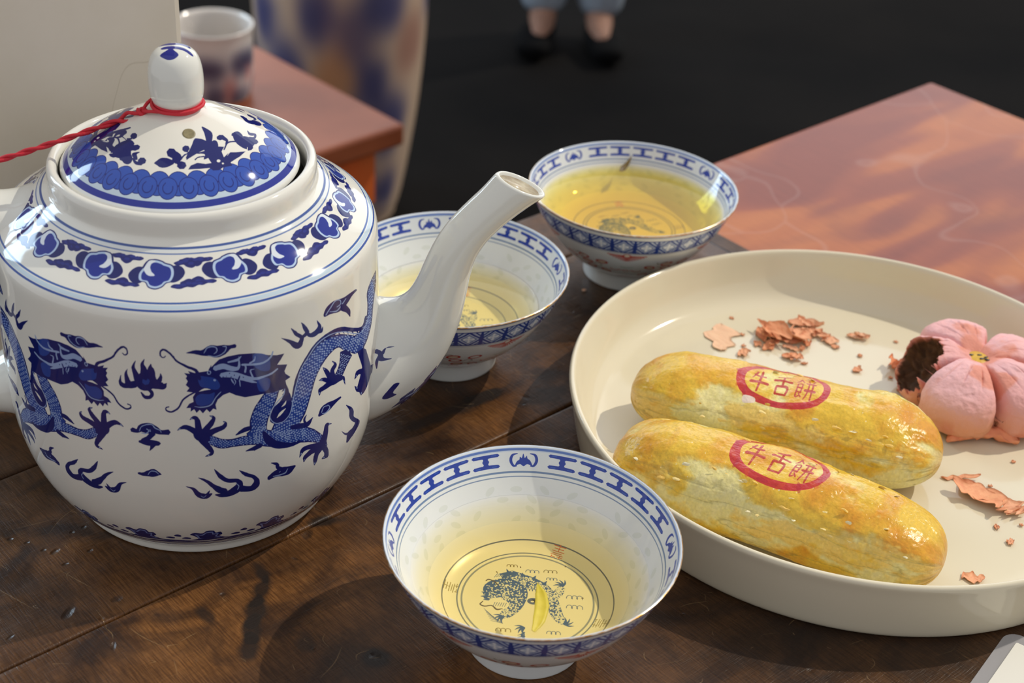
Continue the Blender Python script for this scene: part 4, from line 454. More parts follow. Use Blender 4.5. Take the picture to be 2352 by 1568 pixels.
(12,1,[-67,1141,-61,1139,-61,1135]),(12,1,[-98,1177,-93,1176,-94,1172]),(12,1,[-75,1157,-69,1155,-70,1151]),(12,1,[-105,1192,-100,1190,-100,1187]),(12,1,[-82,1172,-77,1170,-77,1166]),(12,1,[-55,1149,-49,1146,-49,1142]),(12,1,[-91,1184,-86,1183,-87,1179]),(12,1,[-67,1163,-60,1161,-61,1157]),(12,1,[-98,1200,-93,1198,-93,1194]),(12,1,[-74,1179,-68,1177,-69,1173]),(12,1,[-45,1154,-38,1152,-38,1147]),(12,1,[-84,1193,-79,1191,-79,1187]),
(12,1,[-57,1170,-51,1168,-51,1163]),(12,1,[-65,1187,-59,1185,-59,1181]),(12,1,[-75,1201,-70,1200,-70,1195]),(12,1,[-47,1177,-40,1174,-40,1170]),(12,1,[-55,1195,-48,1192,-48,1188]),(12,1,[-47,1200,-40,1197,-40,1193]),(12,1,[-255,970,-258,970,-257,974]),(12,1,[-266,982,-269,981,-269,985]),(12,1,[-277,992,-279,991,-279,995]),(12,1,[-287,1003,-290,1002,-289,1006]),(12,1,[-297,1012,-300,1012,-299,1016]),
(12,1,[-262,973,-265,972,-265,976]),(12,1,[-273,984,-276,983,-275,987]),(12,1,[-284,994,-286,993,-285,997]),(12,1,[-294,1004,-296,1003,-296,1007]),(12,1,[-260,960,-262,960,-262,964]),(12,1,[-271,971,-273,970,-273,974]),(12,1,[-281,982,-284,981,-283,985]),(12,1,[-292,992,-294,991,-293,995]),(12,1,[-301,1002,-304,1001,-303,1005]),(12,1,[-267,962,-269,961,-269,966]),(12,1,[-277,973,-280,972,-280,976]),
(12,1,[-288,983,-290,983,-290,987]),(12,1,[-298,993,-300,993,-300,996]),(12,1,[-275,961,-278,960,-277,964]),(12,1,[-285,972,-288,971,-287,975]),(12,1,[-295,982,-298,981,-297,985]),(12,1,[-273,949,-275,948,-275,952]),(12,1,[-283,960,-286,959,-285,963]),(12,1,[-293,970,-296,969,-295,973]),(12,1,[-303,980,-305,979,-305,983]),(12,1,[-281,948,-283,948,-283,952]),(12,1,[-291,959,-293,958,-293,962]),(12,1,[-301,969,-303,969,-302,973]),
(12,1,[-287,951,-290,950,-289,954]),(12,1,[-297,962,-300,961,-299,965]),(12,1,[-285,941,-288,940,-287,944]),(12,1,[-295,951,-297,951,-296,955]),(12,1,[-304,962,-307,961,-306,965]),(12,1,[-294,939,-296,939,-295,942]),(12,1,[-303,950,-306,949,-305,953]),(12,1,[-292,930,-294,929,-293,933]),(12,1,[-301,941,-304,940,-303,944]),(12,1,[-310,951,-313,951,-312,955]),(12,1,[-299,931,-302,931,-301,934]),(12,1,[-308,942,-311,942,-310,945]),
(12,1,[-299,920,-302,920,-301,923]),(12,1,[-308,932,-311,931,-309,935]),(12,1,[-317,943,-319,943,-318,946]),(12,1,[-307,923,-309,923,-308,926]),(12,1,[-315,934,-318,934,-317,937]),(12,1,[-307,913,-310,913,-309,916]),(12,1,[-316,924,-318,925,-317,928]),(12,1,[-324,936,-327,936,-325,939]),(12,1,[-315,916,-318,916,-316,919]),(12,1,[-323,928,-326,928,-324,931]),(12,1,[-315,906,-318,907,-317,909]),(12,1,[-324,918,-326,918,-325,921]),
(12,1,[-331,929,-334,929,-333,932]),(0,1,[-565,865,-564,875,-562,888,-558,901,-554,912,-549,920,-542,925,-535,930,-529,937,-524,946,-520,958,-517,967,-513,973,-509,972,-505,968,-501,960,-498,951,-496,938,-495,922,-494,905,-495,890,-496,876,-498,863,-502,852,-506,843,-511,837,-518,833,-525,831,-532,830,-538,831,-545,834,-551,837,-556,842,-560,846,-563,851,-565,857]),(2,1,[-534,1036,-530,1028,-525,1020,-521,1012,-519,1004,-517,994,-517,982,-518,972,-520,962,-524,955,-530,950,-536,944,-542,937,-548,929,-554,921,-559,911,-563,902,-565,892,-566,882,-566,872,-564,863,-561,855,-557,847,-552,840,-547,835,-540,832,-534,831,-527,831,-521,834,-515,838,-509,844,-504,851,-499,861,-495,874,-492,890,-490,906,-487,922,-484,937,-481,952,-478,966,-475,982,-471,998,-467,1014,-463,1030,-457,1044,-451,1057,-444,1068,-437,1078,-429,1089,-420,1099,-412,1109,-403,1118,-393,1124,-382,1129,-369,1132,-356,1133,-343,1132,-328,1129,-313,1122,-296,1114,-279,1104,-261,1089,-241,1071,-220,1052,-201,1038,-186,1031,-174,1029,-165,1031,-155,1033,-144,1038,-134,1045,-124,1054,-114,1061,-116,1064,-119,1066,-130,1059,-140,1051,-150,1044,-160,1039,-170,1037,-179,1035,-189,1037,-202,1044,-219,1057,-240,1075,-260,1093,-279,1108,-297,1118,-313,1127,-329,1133,-344,1137,-358,1138,-371,1137,-384,1134,-395,1129,-405,1122,-415,1113,-423,1103,-431,1093,-439,1082,-447,1072,-454,1060,-460,1047,-466,1033,-470,1017,-474,1000,-478,984,-482,969,-485,954,-487,939,-490,925,-493,909,-495,892,-498,877,-502,864,-506,855,-511,848,-517,842,-522,838,-528,836,-534,836,-541,837,-546,839,-551,844,-555,850,-559,857,-561,864,-563,872,-563,881,-562,890,-560,899,-557,908,-552,917,-546,925,-540,933,-534,940,-528,946,-522,951,-517,959,-515,969,-514,981,-514,993,-516,1004,-519,1013,-523,1022,-528,1030,-533,1038,-534,1038]),
(3,1,[-542,861,-539,864,-535,866,-531,869,-528,873,-524,877,-521,882,-518,887,-514,891,-514,893,-516,894,-520,892,-525,890,-529,887,-533,884,-537,879,-539,874,-541,869,-544,863,-544,861]),(3,1,[-527,906,-524,907,-521,908,-517,910,-515,912,-513,916,-512,920,-512,924,-511,927,-512,929,-512,929,-514,927,-516,924,-518,922,-519,920,-521,917,-523,914,-526,911,-528,908,-528,906]),(0,1,[-496,781,-488,778,-479,774,-471,771,-463,768,-457,766,-452,763,-445,762,-438,764,-432,770,-428,778,-425,787,-421,796,-422,798,-423,799,-430,795,-436,792,-443,789,-448,788,-451,789,-454,790,-459,793,-466,796,-473,798,-481,800,-490,802,-498,804,-503,795]),
(0,1,[-443,779,-445,786,-447,793,-449,798,-450,803,-449,807,-448,812,-446,817,-444,822,-444,824,-445,824,-449,821,-452,818,-455,814,-457,808,-457,801,-456,793,-454,786,-453,780,-447,773]),(0,1,[-590,812,-589,800,-588,788,-586,774,-582,760,-577,748,-570,737,-561,727,-551,718,-539,711,-527,707,-514,703,-502,701,-491,700,-482,701,-473,702,-464,702,-464,706,-466,709,-476,712,-485,714,-494,717,-504,721,-515,728,-527,737,-538,745,-546,753,-551,760,-555,766,-558,773,-562,779,-566,786,-571,795,-576,805,-581,815,-587,819]),
(0,1,[-667,826,-660,828,-654,830,-648,832,-642,834,-637,835,-633,836,-628,837,-624,840,-621,844,-620,849,-620,853,-620,856,-621,859,-623,859,-625,858,-626,856,-627,857,-629,857,-632,857,-636,857,-641,856,-647,853,-652,848,-658,843,-663,836,-668,830,-668,828]),(0,1,[-599,765,-604,763,-608,761,-613,759,-617,756,-623,753,-629,750,-635,747,-641,743,-641,742,-641,740,-634,739,-627,738,-620,736,-613,736,-608,737,-603,739,-598,741,-593,743,-591,756]),
(0,1,[-610,760,-612,752,-614,744,-617,737,-616,734,-615,733,-610,738,-606,743,-602,748,-604,758]),(0,1,[-741,843,-746,851,-751,859,-755,866,-756,869,-756,869,-757,868,-759,871,-761,876,-776,885,-785,860,-785,855,-785,849,-783,838,-778,828,-771,821,-764,817,-758,814,-752,811,-739,820]),(0,1,[-760,863,-765,869,-771,874,-776,879,-781,884,-786,889,-792,894,-797,897,-802,900,-807,900,-812,898,-815,895,-818,892,-821,889,-824,885,-826,880,-828,877,-829,875,-828,874,-824,876,-821,878,-819,879,-816,880,-813,880,-810,880,-808,880,-806,878,-802,876,-798,872,-794,867,-790,862,-786,856,-782,849,-778,842,-774,835,-760,840]),
(12,1,[-822,881,-825,878,-823,883]),(0,1,[-759,865,-760,877,-761,889,-762,901,-763,910,-764,918,-766,924,-768,929,-770,934,-773,937,-777,939,-780,939,-783,938,-786,935,-789,932,-790,928,-792,925,-792,923,-791,922,-789,923,-786,925,-784,925,-782,925,-781,924,-780,923,-779,921,-779,920,-779,919,-779,917,-779,912,-779,906,-779,897,-779,886,-779,874,-778,862,-768,850]),(12,1,[-787,927,-790,925,-788,929]),
(0,1,[-751,844,-747,853,-742,863,-738,872,-734,880,-730,887,-727,894,-725,901,-723,908,-722,914,-721,920,-722,926,-725,931,-728,934,-731,935,-734,935,-737,936,-738,934,-737,933,-735,930,-732,927,-731,925,-730,923,-731,923,-731,922,-732,921,-733,918,-735,915,-738,910,-741,905,-745,898,-750,891,-755,883,-760,875,-765,866,-763,846]),(12,1,[-732,931,-735,933,-732,933]),(0,1,[-746,831,-740,837,-733,843,-727,848,-721,852,-715,855,-709,858,-703,861,-698,865,-694,871,-691,877,-690,884,-690,891,-692,897,-695,900,-697,902,-700,903,-701,903,-701,901,-699,897,-698,893,-698,891,-698,891,-699,891,-700,888,-702,886,-704,883,-708,882,-713,880,-719,879,-726,876,-733,873,-740,869,-747,865,-754,862,-757,842]),
(12,1,[-697,897,-699,900,-696,898]),(0,1,[-777,831,-773,823,-769,814,-765,806,-760,797,-756,789,-752,781,-748,774,-746,768,-744,764,-743,761,-742,761,-741,761,-743,758,-747,754,-752,750,-756,745,-757,744,-756,743,-751,743,-745,744,-740,745,-735,749,-732,756,-731,764,-732,772,-734,779,-736,788,-740,797,-743,806,-747,815,-750,824,-754,833,-758,843,-762,852,-774,852]),(12,1,[-747,749,-750,748,-748,752]),
(0,1,[-369,623,-367,635,-365,646,-363,658,-362,669,-361,679,-360,688,-360,695,-360,701,-360,706,-360,710,-360,712,-360,713,-359,714,-355,714,-351,713,-346,712,-345,713,-347,716,-352,720,-357,724,-362,729,-367,731,-372,729,-374,726,-376,723,-377,718,-378,712,-379,705,-381,698,-382,691,-386,683,-390,675,-394,666,-398,656,-387,628]),(12,1,[-355,718,-351,716,-355,715]),(0,1,[-393,624,-388,614,-383,604,-379,596,-377,589,-375,584,-373,578,-372,573,-372,570,-372,567,-374,565,-378,563,-381,561,-382,558,-379,555,-374,552,-368,548,-361,545,-355,545,-352,552,-352,560,-353,570,-355,582,-358,593,-361,604,-365,615,-368,625,-387,643]),
(12,1,[-372,558,-376,558,-373,561]),(0,1,[-407,644,-408,635,-410,627,-412,618,-414,609,-415,600,-417,592,-417,584,-418,576,-417,568,-415,561,-414,553,-412,546,-411,543,-410,543,-408,547,-406,551,-404,555,-402,560,-400,566,-399,574,-398,582,-396,588,-393,593,-388,598,-384,603,-379,608,-389,637]),(12,1,[-410,556,-411,550,-412,558]),(0,1,[-408,657,-415,653,-422,650,-429,646,-436,643,-442,638,-448,634,-453,629,-456,623,-458,614,-457,606,-456,598,-455,590,-454,588,-452,588,-450,593,-448,598,-446,601,-443,603,-440,606,-435,609,-430,611,-424,614,-417,614,-408,614,-400,614,-391,613,-390,637]),
(12,1,[-452,601,-453,596,-453,603]),(0,1,[-399,659,-409,663,-419,667,-430,671,-438,673,-446,675,-453,675,-459,674,-464,670,-468,662,-469,652,-470,641,-471,631,-470,629,-469,629,-465,636,-461,642,-457,647,-454,650,-450,651,-446,651,-441,651,-434,648,-426,644,-416,638,-405,631,-394,623,-387,636]),(12,1,[-464,645,-466,641,-466,647]),(0,1,[-312,929,-322,934,-333,939,-342,944,-349,947,-352,947,-354,947,-355,946,-356,945,-365,929,-348,903,-345,901,-343,899,-340,897,-335,895,-328,894,-320,894,-311,894,-302,893,-296,907]),
(0,1,[-323,919,-326,930,-329,942,-331,951,-332,958,-331,962,-327,967,-322,972,-320,980,-323,991,-329,999,-334,1005,-339,1011,-341,1011,-341,1010,-338,1003,-334,996,-333,991,-333,990,-335,988,-340,985,-345,980,-349,972,-350,961,-349,950,-348,939,-347,929,-333,912]),(12,1,[-333,998,-336,1003,-332,998]),(0,1,[-338,933,-344,946,-349,959,-354,972,-360,984,-365,992,-370,998,-374,1002,-378,1006,-380,1006,-380,1005,-378,999,-377,993,-376,988,-374,982,-371,972,-367,960,-363,946,-359,933,-344,921]),
(12,1,[-373,994,-376,1000,-372,995]),(0,1,[-352,936,-357,941,-364,947,-370,953,-377,957,-383,959,-388,959,-392,958,-396,957,-397,956,-395,954,-390,950,-386,947,-381,944,-378,940,-374,936,-370,931,-365,924,-359,917,-347,918]),(12,1,[-386,952,-391,954,-387,955]),(0,1,[-356,930,-362,928,-369,926,-375,924,-380,922,-384,921,-389,921,-394,920,-399,916,-400,908,-399,900,-398,893,-396,886,-395,884,-394,884,-392,889,-390,894,-388,897,-386,898,-384,898,-381,898,-376,898,-370,898,-364,898,-357,899,-349,899,-342,899,-341,916]),
(12,1,[-394,896,-394,891,-396,897]),(0,1,[-332,900,-325,898,-318,896,-310,894,-303,892,-297,891,-293,893,-294,894,-298,899,-295,895,-292,884,-288,872,-284,859,-283,857,-281,858,-282,868,-282,879,-283,890,-286,901,-296,912,-304,914,-307,914,-311,915,-316,918,-323,922,-331,926,-339,930,-345,919]),(12,1,[-288,879,-286,873,-290,880]),(0,1,[-182,859,-187,847,-193,834,-198,822,-204,812,-209,803,-213,795,-216,790,-213,787,-203,777,-209,783,-218,796,-228,808,-230,810,-231,809,-228,798,-225,786,-218,771,-197,750,-182,748,-175,753,-169,760,-162,766,-151,770,-138,774,-123,777,-107,778,-137,830]),
(12,1,[-217,789,-222,796,-215,789]),(0,1,[-183,839,-183,825,-182,810,-182,796,-183,785,-186,778,-191,772,-196,766,-199,760,-199,752,-197,745,-194,738,-190,731,-188,727,-186,726,-181,726,-176,724,-171,723,-166,723,-159,724,-152,727,-143,730,-135,736,-127,743,-119,750,-112,758,-104,765,-144,822]),(12,1,[-186,736,-187,731,-189,739]),(0,1,[-177,854,-186,859,-196,865,-208,871,-219,873,-225,868,-227,861,-229,853,-231,845,-230,842,-227,841,-220,843,-214,845,-207,846,-201,844,-196,840,-189,834,-179,825,-168,816,-153,821]),
(12,1,[-220,851,-223,849,-222,854]),(0,1,[-110,766,-93,761,-73,753,-50,743,-18,724,-13,767,-54,794,-65,794,-71,792,-81,794,-97,804,-118,816,-138,827,-156,836,-154,810]),(0,1,[-798,1132,-783,1128,-787,1140,-770,1130,-756,1132,-734,1134,-721,1153,-701,1180,-677,1189,-646,1191,-602,1181,-561,1156,-535,1145,-512,1142,-524,1121,-536,1104,-504,1092,-514,1067,-511,1053,-495,1029,-512,1021,-508,985,-552,984,-580,990,-608,992,-635,994,-661,1011,-678,1028,-696,1021,-712,1003,-719,981,-717,958,-726,965,-736,950,-744,965,-755,948,-763,965,-772,952,-778,969,-788,959,-787,976,-799,976,-790,995,-778,1002,-779,1024,-771,1044,-763,1054,-778,1046,-795,1052,-787,1068,-796,1082,-790,1097,-795,1110,-791,1118]),
(1,1,[-761,1113,-756,1116,-749,1115,-742,1112,-735,1110,-730,1108,-724,1106,-719,1103,-714,1099,-710,1093,-707,1085,-704,1076,-703,1069,-703,1063,-705,1057,-708,1052,-712,1050,-717,1050,-724,1053,-731,1057,-737,1061,-743,1064,-749,1066,-754,1069,-758,1075,-760,1084,-762,1095,-762,1106]),(1,1,[-773,1016,-771,1023,-768,1028,-764,1033,-759,1036,-754,1037,-747,1035,-740,1033,-734,1032,-729,1034,-724,1037,-721,1039,-719,1037,-719,1029,-721,1017,-723,1005,-727,996,-732,990,-737,985,-743,983,-749,981,-754,981,-759,981,-764,984,-768,987,-771,993,-772,1001,-773,1009]),
(1,1,[-602,1177,-594,1177,-582,1171,-570,1162,-561,1151,-557,1138,-556,1121,-556,1105,-558,1094,-562,1090,-568,1090,-575,1092,-582,1096,-588,1101,-594,1108,-600,1116,-604,1125,-606,1139,-607,1155,-606,1169]),(1,1,[-596,1066,-589,1069,-578,1066,-567,1060,-560,1052,-558,1041,-559,1027,-562,1013,-566,1004,-572,1000,-580,1000,-588,1002,-594,1008,-597,1021,-599,1038,-599,1056]),(3,1,[-761,1048,-757,1049,-753,1050,-749,1051,-746,1052,-742,1052,-738,1053,-734,1053,-730,1053,-729,1054,-730,1055,-734,1057,-738,1060,-742,1061,-746,1062,-750,1060,-754,1057,-758,1053,-761,1050,-762,1049]),
(2,1,[-777,980,-772,978,-768,976,-763,974,-758,973,-751,973,-744,974,-737,976,-731,980,-726,986,-723,994,-720,1002,-717,1010,-713,1017,-709,1023,-705,1030,-701,1036,-701,1038,-702,1038,-707,1032,-711,1026,-715,1020,-719,1013,-722,1005,-726,997,-729,990,-733,985,-738,981,-745,979,-752,978,-758,978,-763,978,-767,979,-772,981,-776,982,-777,981]),(2,1,[-713,1131,-707,1133,-701,1134,-696,1135,-692,1135,-687,1133,-681,1128,-674,1124,-667,1120,-661,1119,-655,1119,-649,1121,-645,1129,-643,1140,-644,1153,-645,1167,-646,1180,-647,1182,-647,1181,-648,1168,-649,1154,-650,1143,-652,1136,-654,1135,-656,1136,-660,1138,-665,1141,-670,1144,-676,1149,-683,1155,-691,1159,-698,1159,-705,1157,-711,1154,-717,1152,-720,1140]),
(2,1,[-699,1101,-692,1100,-685,1099,-678,1097,-672,1095,-665,1091,-658,1086,-651,1081,-644,1076,-637,1072,-630,1066,-623,1061,-617,1056,-612,1053,-607,1051,-604,1050,-600,1048,-598,1049,-599,1052,-602,1056,-606,1059,-609,1063,-613,1068,-618,1075,-624,1084,-631,1092,-638,1100,-646,1106,-654,1112,-662,1116,-670,1120,-678,1121,-685,1121,-692,1120,-699,1119,-703,1110]),(2,1,[-642,1084,-633,1078,-624,1072,-615,1067,-606,1063,-598,1061,-590,1062,-583,1064,-577,1065,-571,1066,-565,1067,-559,1068,-553,1070,-548,1073,-543,1077,-538,1081,-533,1084,-533,1088,-536,1090,-541,1087,-545,1084,-550,1081,-555,1079,-561,1077,-566,1076,-572,1075,-579,1075,-585,1075,-592,1074,-598,1075,-605,1077,-613,1081,-622,1087,-630,1093,-639,1100,-645,1095]),
(2,1,[-628,1105,-628,1110,-627,1115,-626,1121,-626,1127,-627,1132,-630,1136,-632,1139,-634,1142,-635,1142,-635,1140,-634,1136,-632,1133,-631,1129,-631,1126,-631,1123,-632,1119,-633,1114,-634,1109,-632,1103]),(2,1,[-607,1079,-609,1087,-612,1096,-613,1103,-614,1107,-613,1108,-611,1110,-607,1110,-604,1110,-604,1112,-604,1113,-608,1113,-611,1114,-615,1114,-618,1110,-618,1103,-616,1094,-614,1085,-612,1077,-609,1075]),
(2,1,[-639,1136,-630,1133,-621,1131,-612,1128,-603,1126,-596,1125,-588,1124,-582,1124,-575,1125,-568,1128,-562,1132,-557,1137,-552,1142,-549,1148,-547,1153,-546,1159,-545,1165,-546,1168,-548,1168,-550,1163,-552,1157,-553,1153,-556,1148,-560,1144,-565,1139,-571,1136,-577,1133,-583,1133,-589,1133,-596,1134,-604,1136,-612,1138,-621,1140,-630,1143,-639,1145,-642,1141]),(2,1,[-616,1136,-612,1139,-608,1141,-604,1143,-601,1147,-600,1151,-599,1156,-599,1160,-599,1164,-600,1166,-601,1165,-602,1161,-602,1158,-603,1155,-605,1153,-607,1150,-610,1148,-614,1146,-618,1144,-619,1139]),
(2,1,[-677,1158,-670,1158,-663,1158,-656,1158,-650,1159,-646,1163,-643,1168,-641,1173,-639,1178,-639,1180,-641,1180,-644,1177,-647,1174,-649,1172,-653,1170,-658,1169,-664,1167,-671,1166,-678,1165,-679,1161]),(2,1,[-680,1097,-675,1098,-671,1099,-666,1100,-663,1099,-660,1096,-656,1093,-654,1088,-651,1083,-650,1076,-649,1067,-649,1057,-648,1048,-647,1046,-646,1047,-646,1057,-646,1067,-647,1076,-648,1085,-651,1092,-654,1097,-658,1102,-662,1104,-667,1105,-671,1104,-676,1102,-680,1101,-681,1099]),
(2,1,[-664,1087,-663,1083,-662,1079,-661,1076,-660,1073,-661,1070,-662,1067,-663,1064,-665,1060,-664,1059,-663,1059,-662,1062,-660,1065,-659,1068,-658,1072,-658,1076,-659,1080,-661,1084,-662,1088,-663,1089]),(12,1,[-731,1127,-725,1126,-732,1117]),(10,1,[-731,1127,-728,1126,-731,1121]),(12,1,[-717,1093,-713,1092,-717,1088]),(12,1,[-668,1078,-664,1065,-670,1077]),(10,1,[-650,1084,-648,1082,-654,1070]),
(10,1,[-692,1123,-691,1121,-693,1121]),(10,1,[-684,1103,-683,1102,-685,1102]),(10,1,[-675,1113,-674,1112,-676,1111]),(10,1,[-662,1102,-661,1100,-663,1100]),(10,1,[-650,1087,-648,1086,-650,1086]),(10,1,[-637,1087,-635,1085,-637,1085]),(10,1,[-693,1102,-691,1101,-693,1100]),(10,1,[-671,1097,-670,1095,-672,1095]),(10,1,[-705,1132,-703,1131,-705,1130]),(0,1,[-728,1135,-727,1138,-726,1140,-725,1143,-725,1145,-724,1148,-724,1151,-724,1154,-724,1157,-724,1158,-725,1157,-725,1155,-726,1152,-727,1150,-728,1148,-729,1146,-730,1144,-731,1141,-732,1139,-731,1135]),
(0,1,[-753,1106,-755,1115,-757,1125,-759,1135,-763,1145,-769,1151,-776,1156,-783,1160,-789,1164,-795,1170,-802,1176,-808,1182,-813,1188,-817,1195,-820,1202,-822,1210,-826,1217,-830,1224,-835,1229,-840,1235,-844,1238,-848,1239,-852,1239,-855,1237,-858,1234,-860,1229,-861,1223,-861,1218,-861,1213,-859,1208,-857,1205,-855,1202,-852,1201,-849,1202,-847,1204,-846,1207,-844,1210,-844,1213,-846,1213,-848,1210,-849,1208,-851,1207,-851,1206,-853,1207,-855,1210,-856,1212,-857,1215,-857,1218,-857,1223,-856,1227,-855,1229,-853,1231,-851,1232,-849,1233,-846,1231,-842,1228,-838,1224,-833,1218,-830,1212,-827,1205,-824,1198,-821,1189,-817,1182,-811,1174,-805,1168,-798,1161,-792,1155,-786,1150,-779,1146,-773,1141,-769,1136,-767,1129,-765,1121,-763,1111,-761,1101,-756,1097]),
(0,1,[-760,1058,-767,1053,-775,1048,-783,1043,-790,1037,-796,1032,-801,1026,-805,1021,-810,1013,-813,1005,-816,996,-819,987,-822,981,-826,975,-831,970,-836,966,-840,963,-843,963,-847,964,-850,966,-852,968,-853,970,-854,972,-854,975,-853,976,-853,977,-851,978,-848,979,-846,980,-845,983,-847,985,-849,984,-851,983,-854,982,-856,979,-857,976,-857,971,-857,967,-855,963,-852,960,-848,957,-844,956,-839,956,-834,959,-829,963,-823,969,-819,975,-815,983,-812,992,-809,1001,-806,1009,-802,1015,-798,1020,-793,1025,-788,1031,-781,1036,-774,1042,-766,1047,-758,1053,-758,1056]),
(0,1,[-518,1217,-512,1208,-506,1199,-500,1189,-495,1181,-491,1173,-487,1163,-482,1154,-474,1145,-466,1141,-459,1142,-454,1145,-451,1150,-449,1156,-449,1162,-450,1168,-451,1173,-452,1176,-454,1175,-456,1172,-457,1168,-459,1166,-461,1167,-463,1168,-466,1169,-468,1170,-469,1171,-470,1172,-475,1178,-481,1185,-488,1193,-495,1200,-503,1207,-510,1213,-518,1219,-519,1219]),(0,1,[-487,1241,-484,1233,-481,1225,-478,1217,-474,1208,-469,1200,-464,1193,-460,1188,-459,1185,-459,1183,-460,1179,-463,1173,-466,1167,-460,1153,-451,1152,-449,1159,-447,1165,-445,1173,-445,1184,-450,1195,-455,1204,-461,1212,-466,1218,-470,1225,-476,1231,-481,1237,-486,1243,-487,1243]),
(0,1,[-453,1250,-451,1243,-449,1235,-448,1228,-446,1222,-443,1214,-441,1209,-440,1206,-439,1205,-440,1203,-445,1199,-450,1196,-455,1192,-455,1183,-449,1177,-443,1180,-437,1183,-430,1186,-426,1192,-425,1202,-428,1212,-431,1220,-434,1226,-438,1232,-442,1239,-447,1245,-451,1251,-452,1251]),(0,1,[-396,1232,-395,1223,-393,1215,-392,1209,-393,1205,-395,1201,-398,1197,-402,1194,-405,1192,-409,1190,-414,1189,-418,1188,-421,1188,-422,1189,-425,1193,-430,1200,-435,1207,-440,1210,-441,1203,-438,1195,-435,1187,-430,1177,-423,1169,-414,1164,-406,1163,-398,1164,-392,1167,-386,1171,-382,1178,-379,1186,-379,1196,-381,1206,-385,1216,-390,1224,-395,1232,-396,1233]),
(0,1,[-404,1172,-397,1170,-391,1167,-384,1165,-377,1165,-374,1170,-373,1177,-373,1184,-373,1190,-374,1192,-375,1192,-377,1187,-379,1183,-382,1180,-384,1179,-387,1180,-392,1182,-399,1184,-405,1187,-409,1181]),(0,1,[-817,597,-813,592,-808,588,-804,583,-800,577,-797,569,-794,558,-790,547,-785,537,-779,530,-773,526,-767,524,-760,524,-755,528,-750,535,-747,542,-744,549,-743,555,-746,557,-751,556,-755,555,-759,555,-762,556,-765,557,-769,559,-773,560,-777,563,-781,567,-785,574,-790,582,-795,589,-801,593,-806,595,-811,597,-817,599,-817,599]),
(0,1,[-758,541,-756,546,-754,551,-752,557,-751,561,-750,564,-750,566,-750,568,-750,570,-750,571,-751,571,-751,569,-752,568,-752,567,-754,566,-756,564,-758,560,-761,557,-764,554,-764,543]),(0,1,[-780,644,-775,638,-770,632,-765,625,-761,618,-756,609,-752,599,-747,588,-741,577,-736,568,-731,560,-725,554,-720,549,-714,547,-709,548,-705,550,-701,552,-698,560,-702,569,-706,571,-710,573,-713,575,-716,577,-719,581,-723,585,-728,590,-733,596,-738,603,-743,613,-749,623,-756,631,-762,637,-768,641,-773,643,-779,646,-780,646]),
(0,1,[-734,680,-732,670,-730,660,-727,650,-724,639,-719,629,-713,618,-706,608,-698,600,-689,595,-681,594,-675,593,-672,591,-671,587,-670,583,-671,581,-671,582,-673,579,-679,573,-686,567,-692,562,-698,558,-704,554,-711,551,-716,549,-721,548,-725,548,-729,548,-733,548,-736,545,-734,539,-730,535,-726,530,-721,525,-715,522,-708,521,-700,520,-692,521,-684,524,-676,529,-667,536,-659,545,-653,557,-652,575,-654,591,-659,602,-666,612,-674,616,-681,618,-688,620,-694,622,-699,628,-705,636,-710,645,-716,653,-720,660,-724,667,-728,674,-733,681,-734,681]),
(0,1,[-662,654,-658,646,-655,637,-650,629,-646,620,-639,613,-633,607,-627,602,-624,597,-621,590,-619,583,-619,577,-619,576,-620,573,-623,568,-626,563,-630,560,-635,561,-643,564,-651,569,-660,573,-668,559,-660,538,-652,535,-643,531,-633,528,-624,528,-616,531,-609,539,-604,548,-601,561,-602,577,-606,590,-611,601,-616,611,-622,619,-629,626,-635,632,-640,638,-645,642,-650,647,-656,652,-661,657,-662,657]),
(2,1,[-674,586,-672,582,-669,577,-667,573,-666,570,-666,568,-667,564,-669,560,-670,555,-670,554,-669,554,-667,557,-665,561,-664,565,-663,571,-665,576,-668,580,-671,584,-673,587,-674,587]),(2,1,[-777,544,-775,541,-773,537,-771,534,-768,533,-766,535,-764,538,-762,543,-760,546,-761,548,-761,548,-763,545,-765,541,-767,538,-768,537,-770,538,-772,540,-774,543,-776,546,-777,546]),(0,1,[-788,1222,-783,1221,-777,1220,-772,1219,-767,1218,-762,1215,-757,1213,-752,1210,-746,1207,-739,1205,-732,1203,-726,1201,-723,1199,-721,1197,-718,1195,-713,1192,-705,1191,-698,1192,-692,1196,-687,1199,-682,1203,-679,1208,-675,1213,-673,1217,-670,1221,-666,1223,-662,1223,-658,1223,-654,1223,-651,1230,-655,1237,-659,1237,-663,1236,-668,1236,-672,1236,-677,1237,-681,1238,-686,1240,-690,1240,-695,1240,-700,1240,-704,1240,-706,1240,-707,1241,-710,1242,-715,1244,-722,1245,-729,1242,-735,1238,-741,1233,-746,1230,-750,1229,-755,1230,-760,1231,-766,1231,-772,1230,-777,1228,-783,1226,-788,1224,-789,1223]),
(2,1,[-741,1217,-738,1222,-735,1227,-733,1232,-730,1235,-725,1236,-720,1237,-715,1236,-712,1235,-709,1233,-708,1230,-707,1226,-707,1223,-708,1220,-710,1218,-712,1215,-715,1212,-715,1209,-714,1209,-711,1212,-708,1214,-706,1218,-704,1222,-704,1227,-705,1232,-708,1236,-711,1239,-715,1241,-720,1242,-726,1241,-731,1239,-735,1235,-737,1230,-740,1224,-742,1219,-742,1217]),(2,1,[-732,1205,-727,1202,-722,1198,-716,1195,-711,1193,-705,1195,-698,1198,-693,1202,-688,1207,-684,1212,-681,1219,-679,1225,-678,1231,-680,1235,-683,1236,-687,1236,-690,1236,-691,1235,-690,1234,-687,1233,-684,1232,-681,1231,-681,1230,-681,1227,-683,1222,-686,1216,-690,1211,-694,1206,-700,1202,-705,1200,-711,1198,-716,1199,-721,1202,-726,1205,-731,1207,-732,1207]),
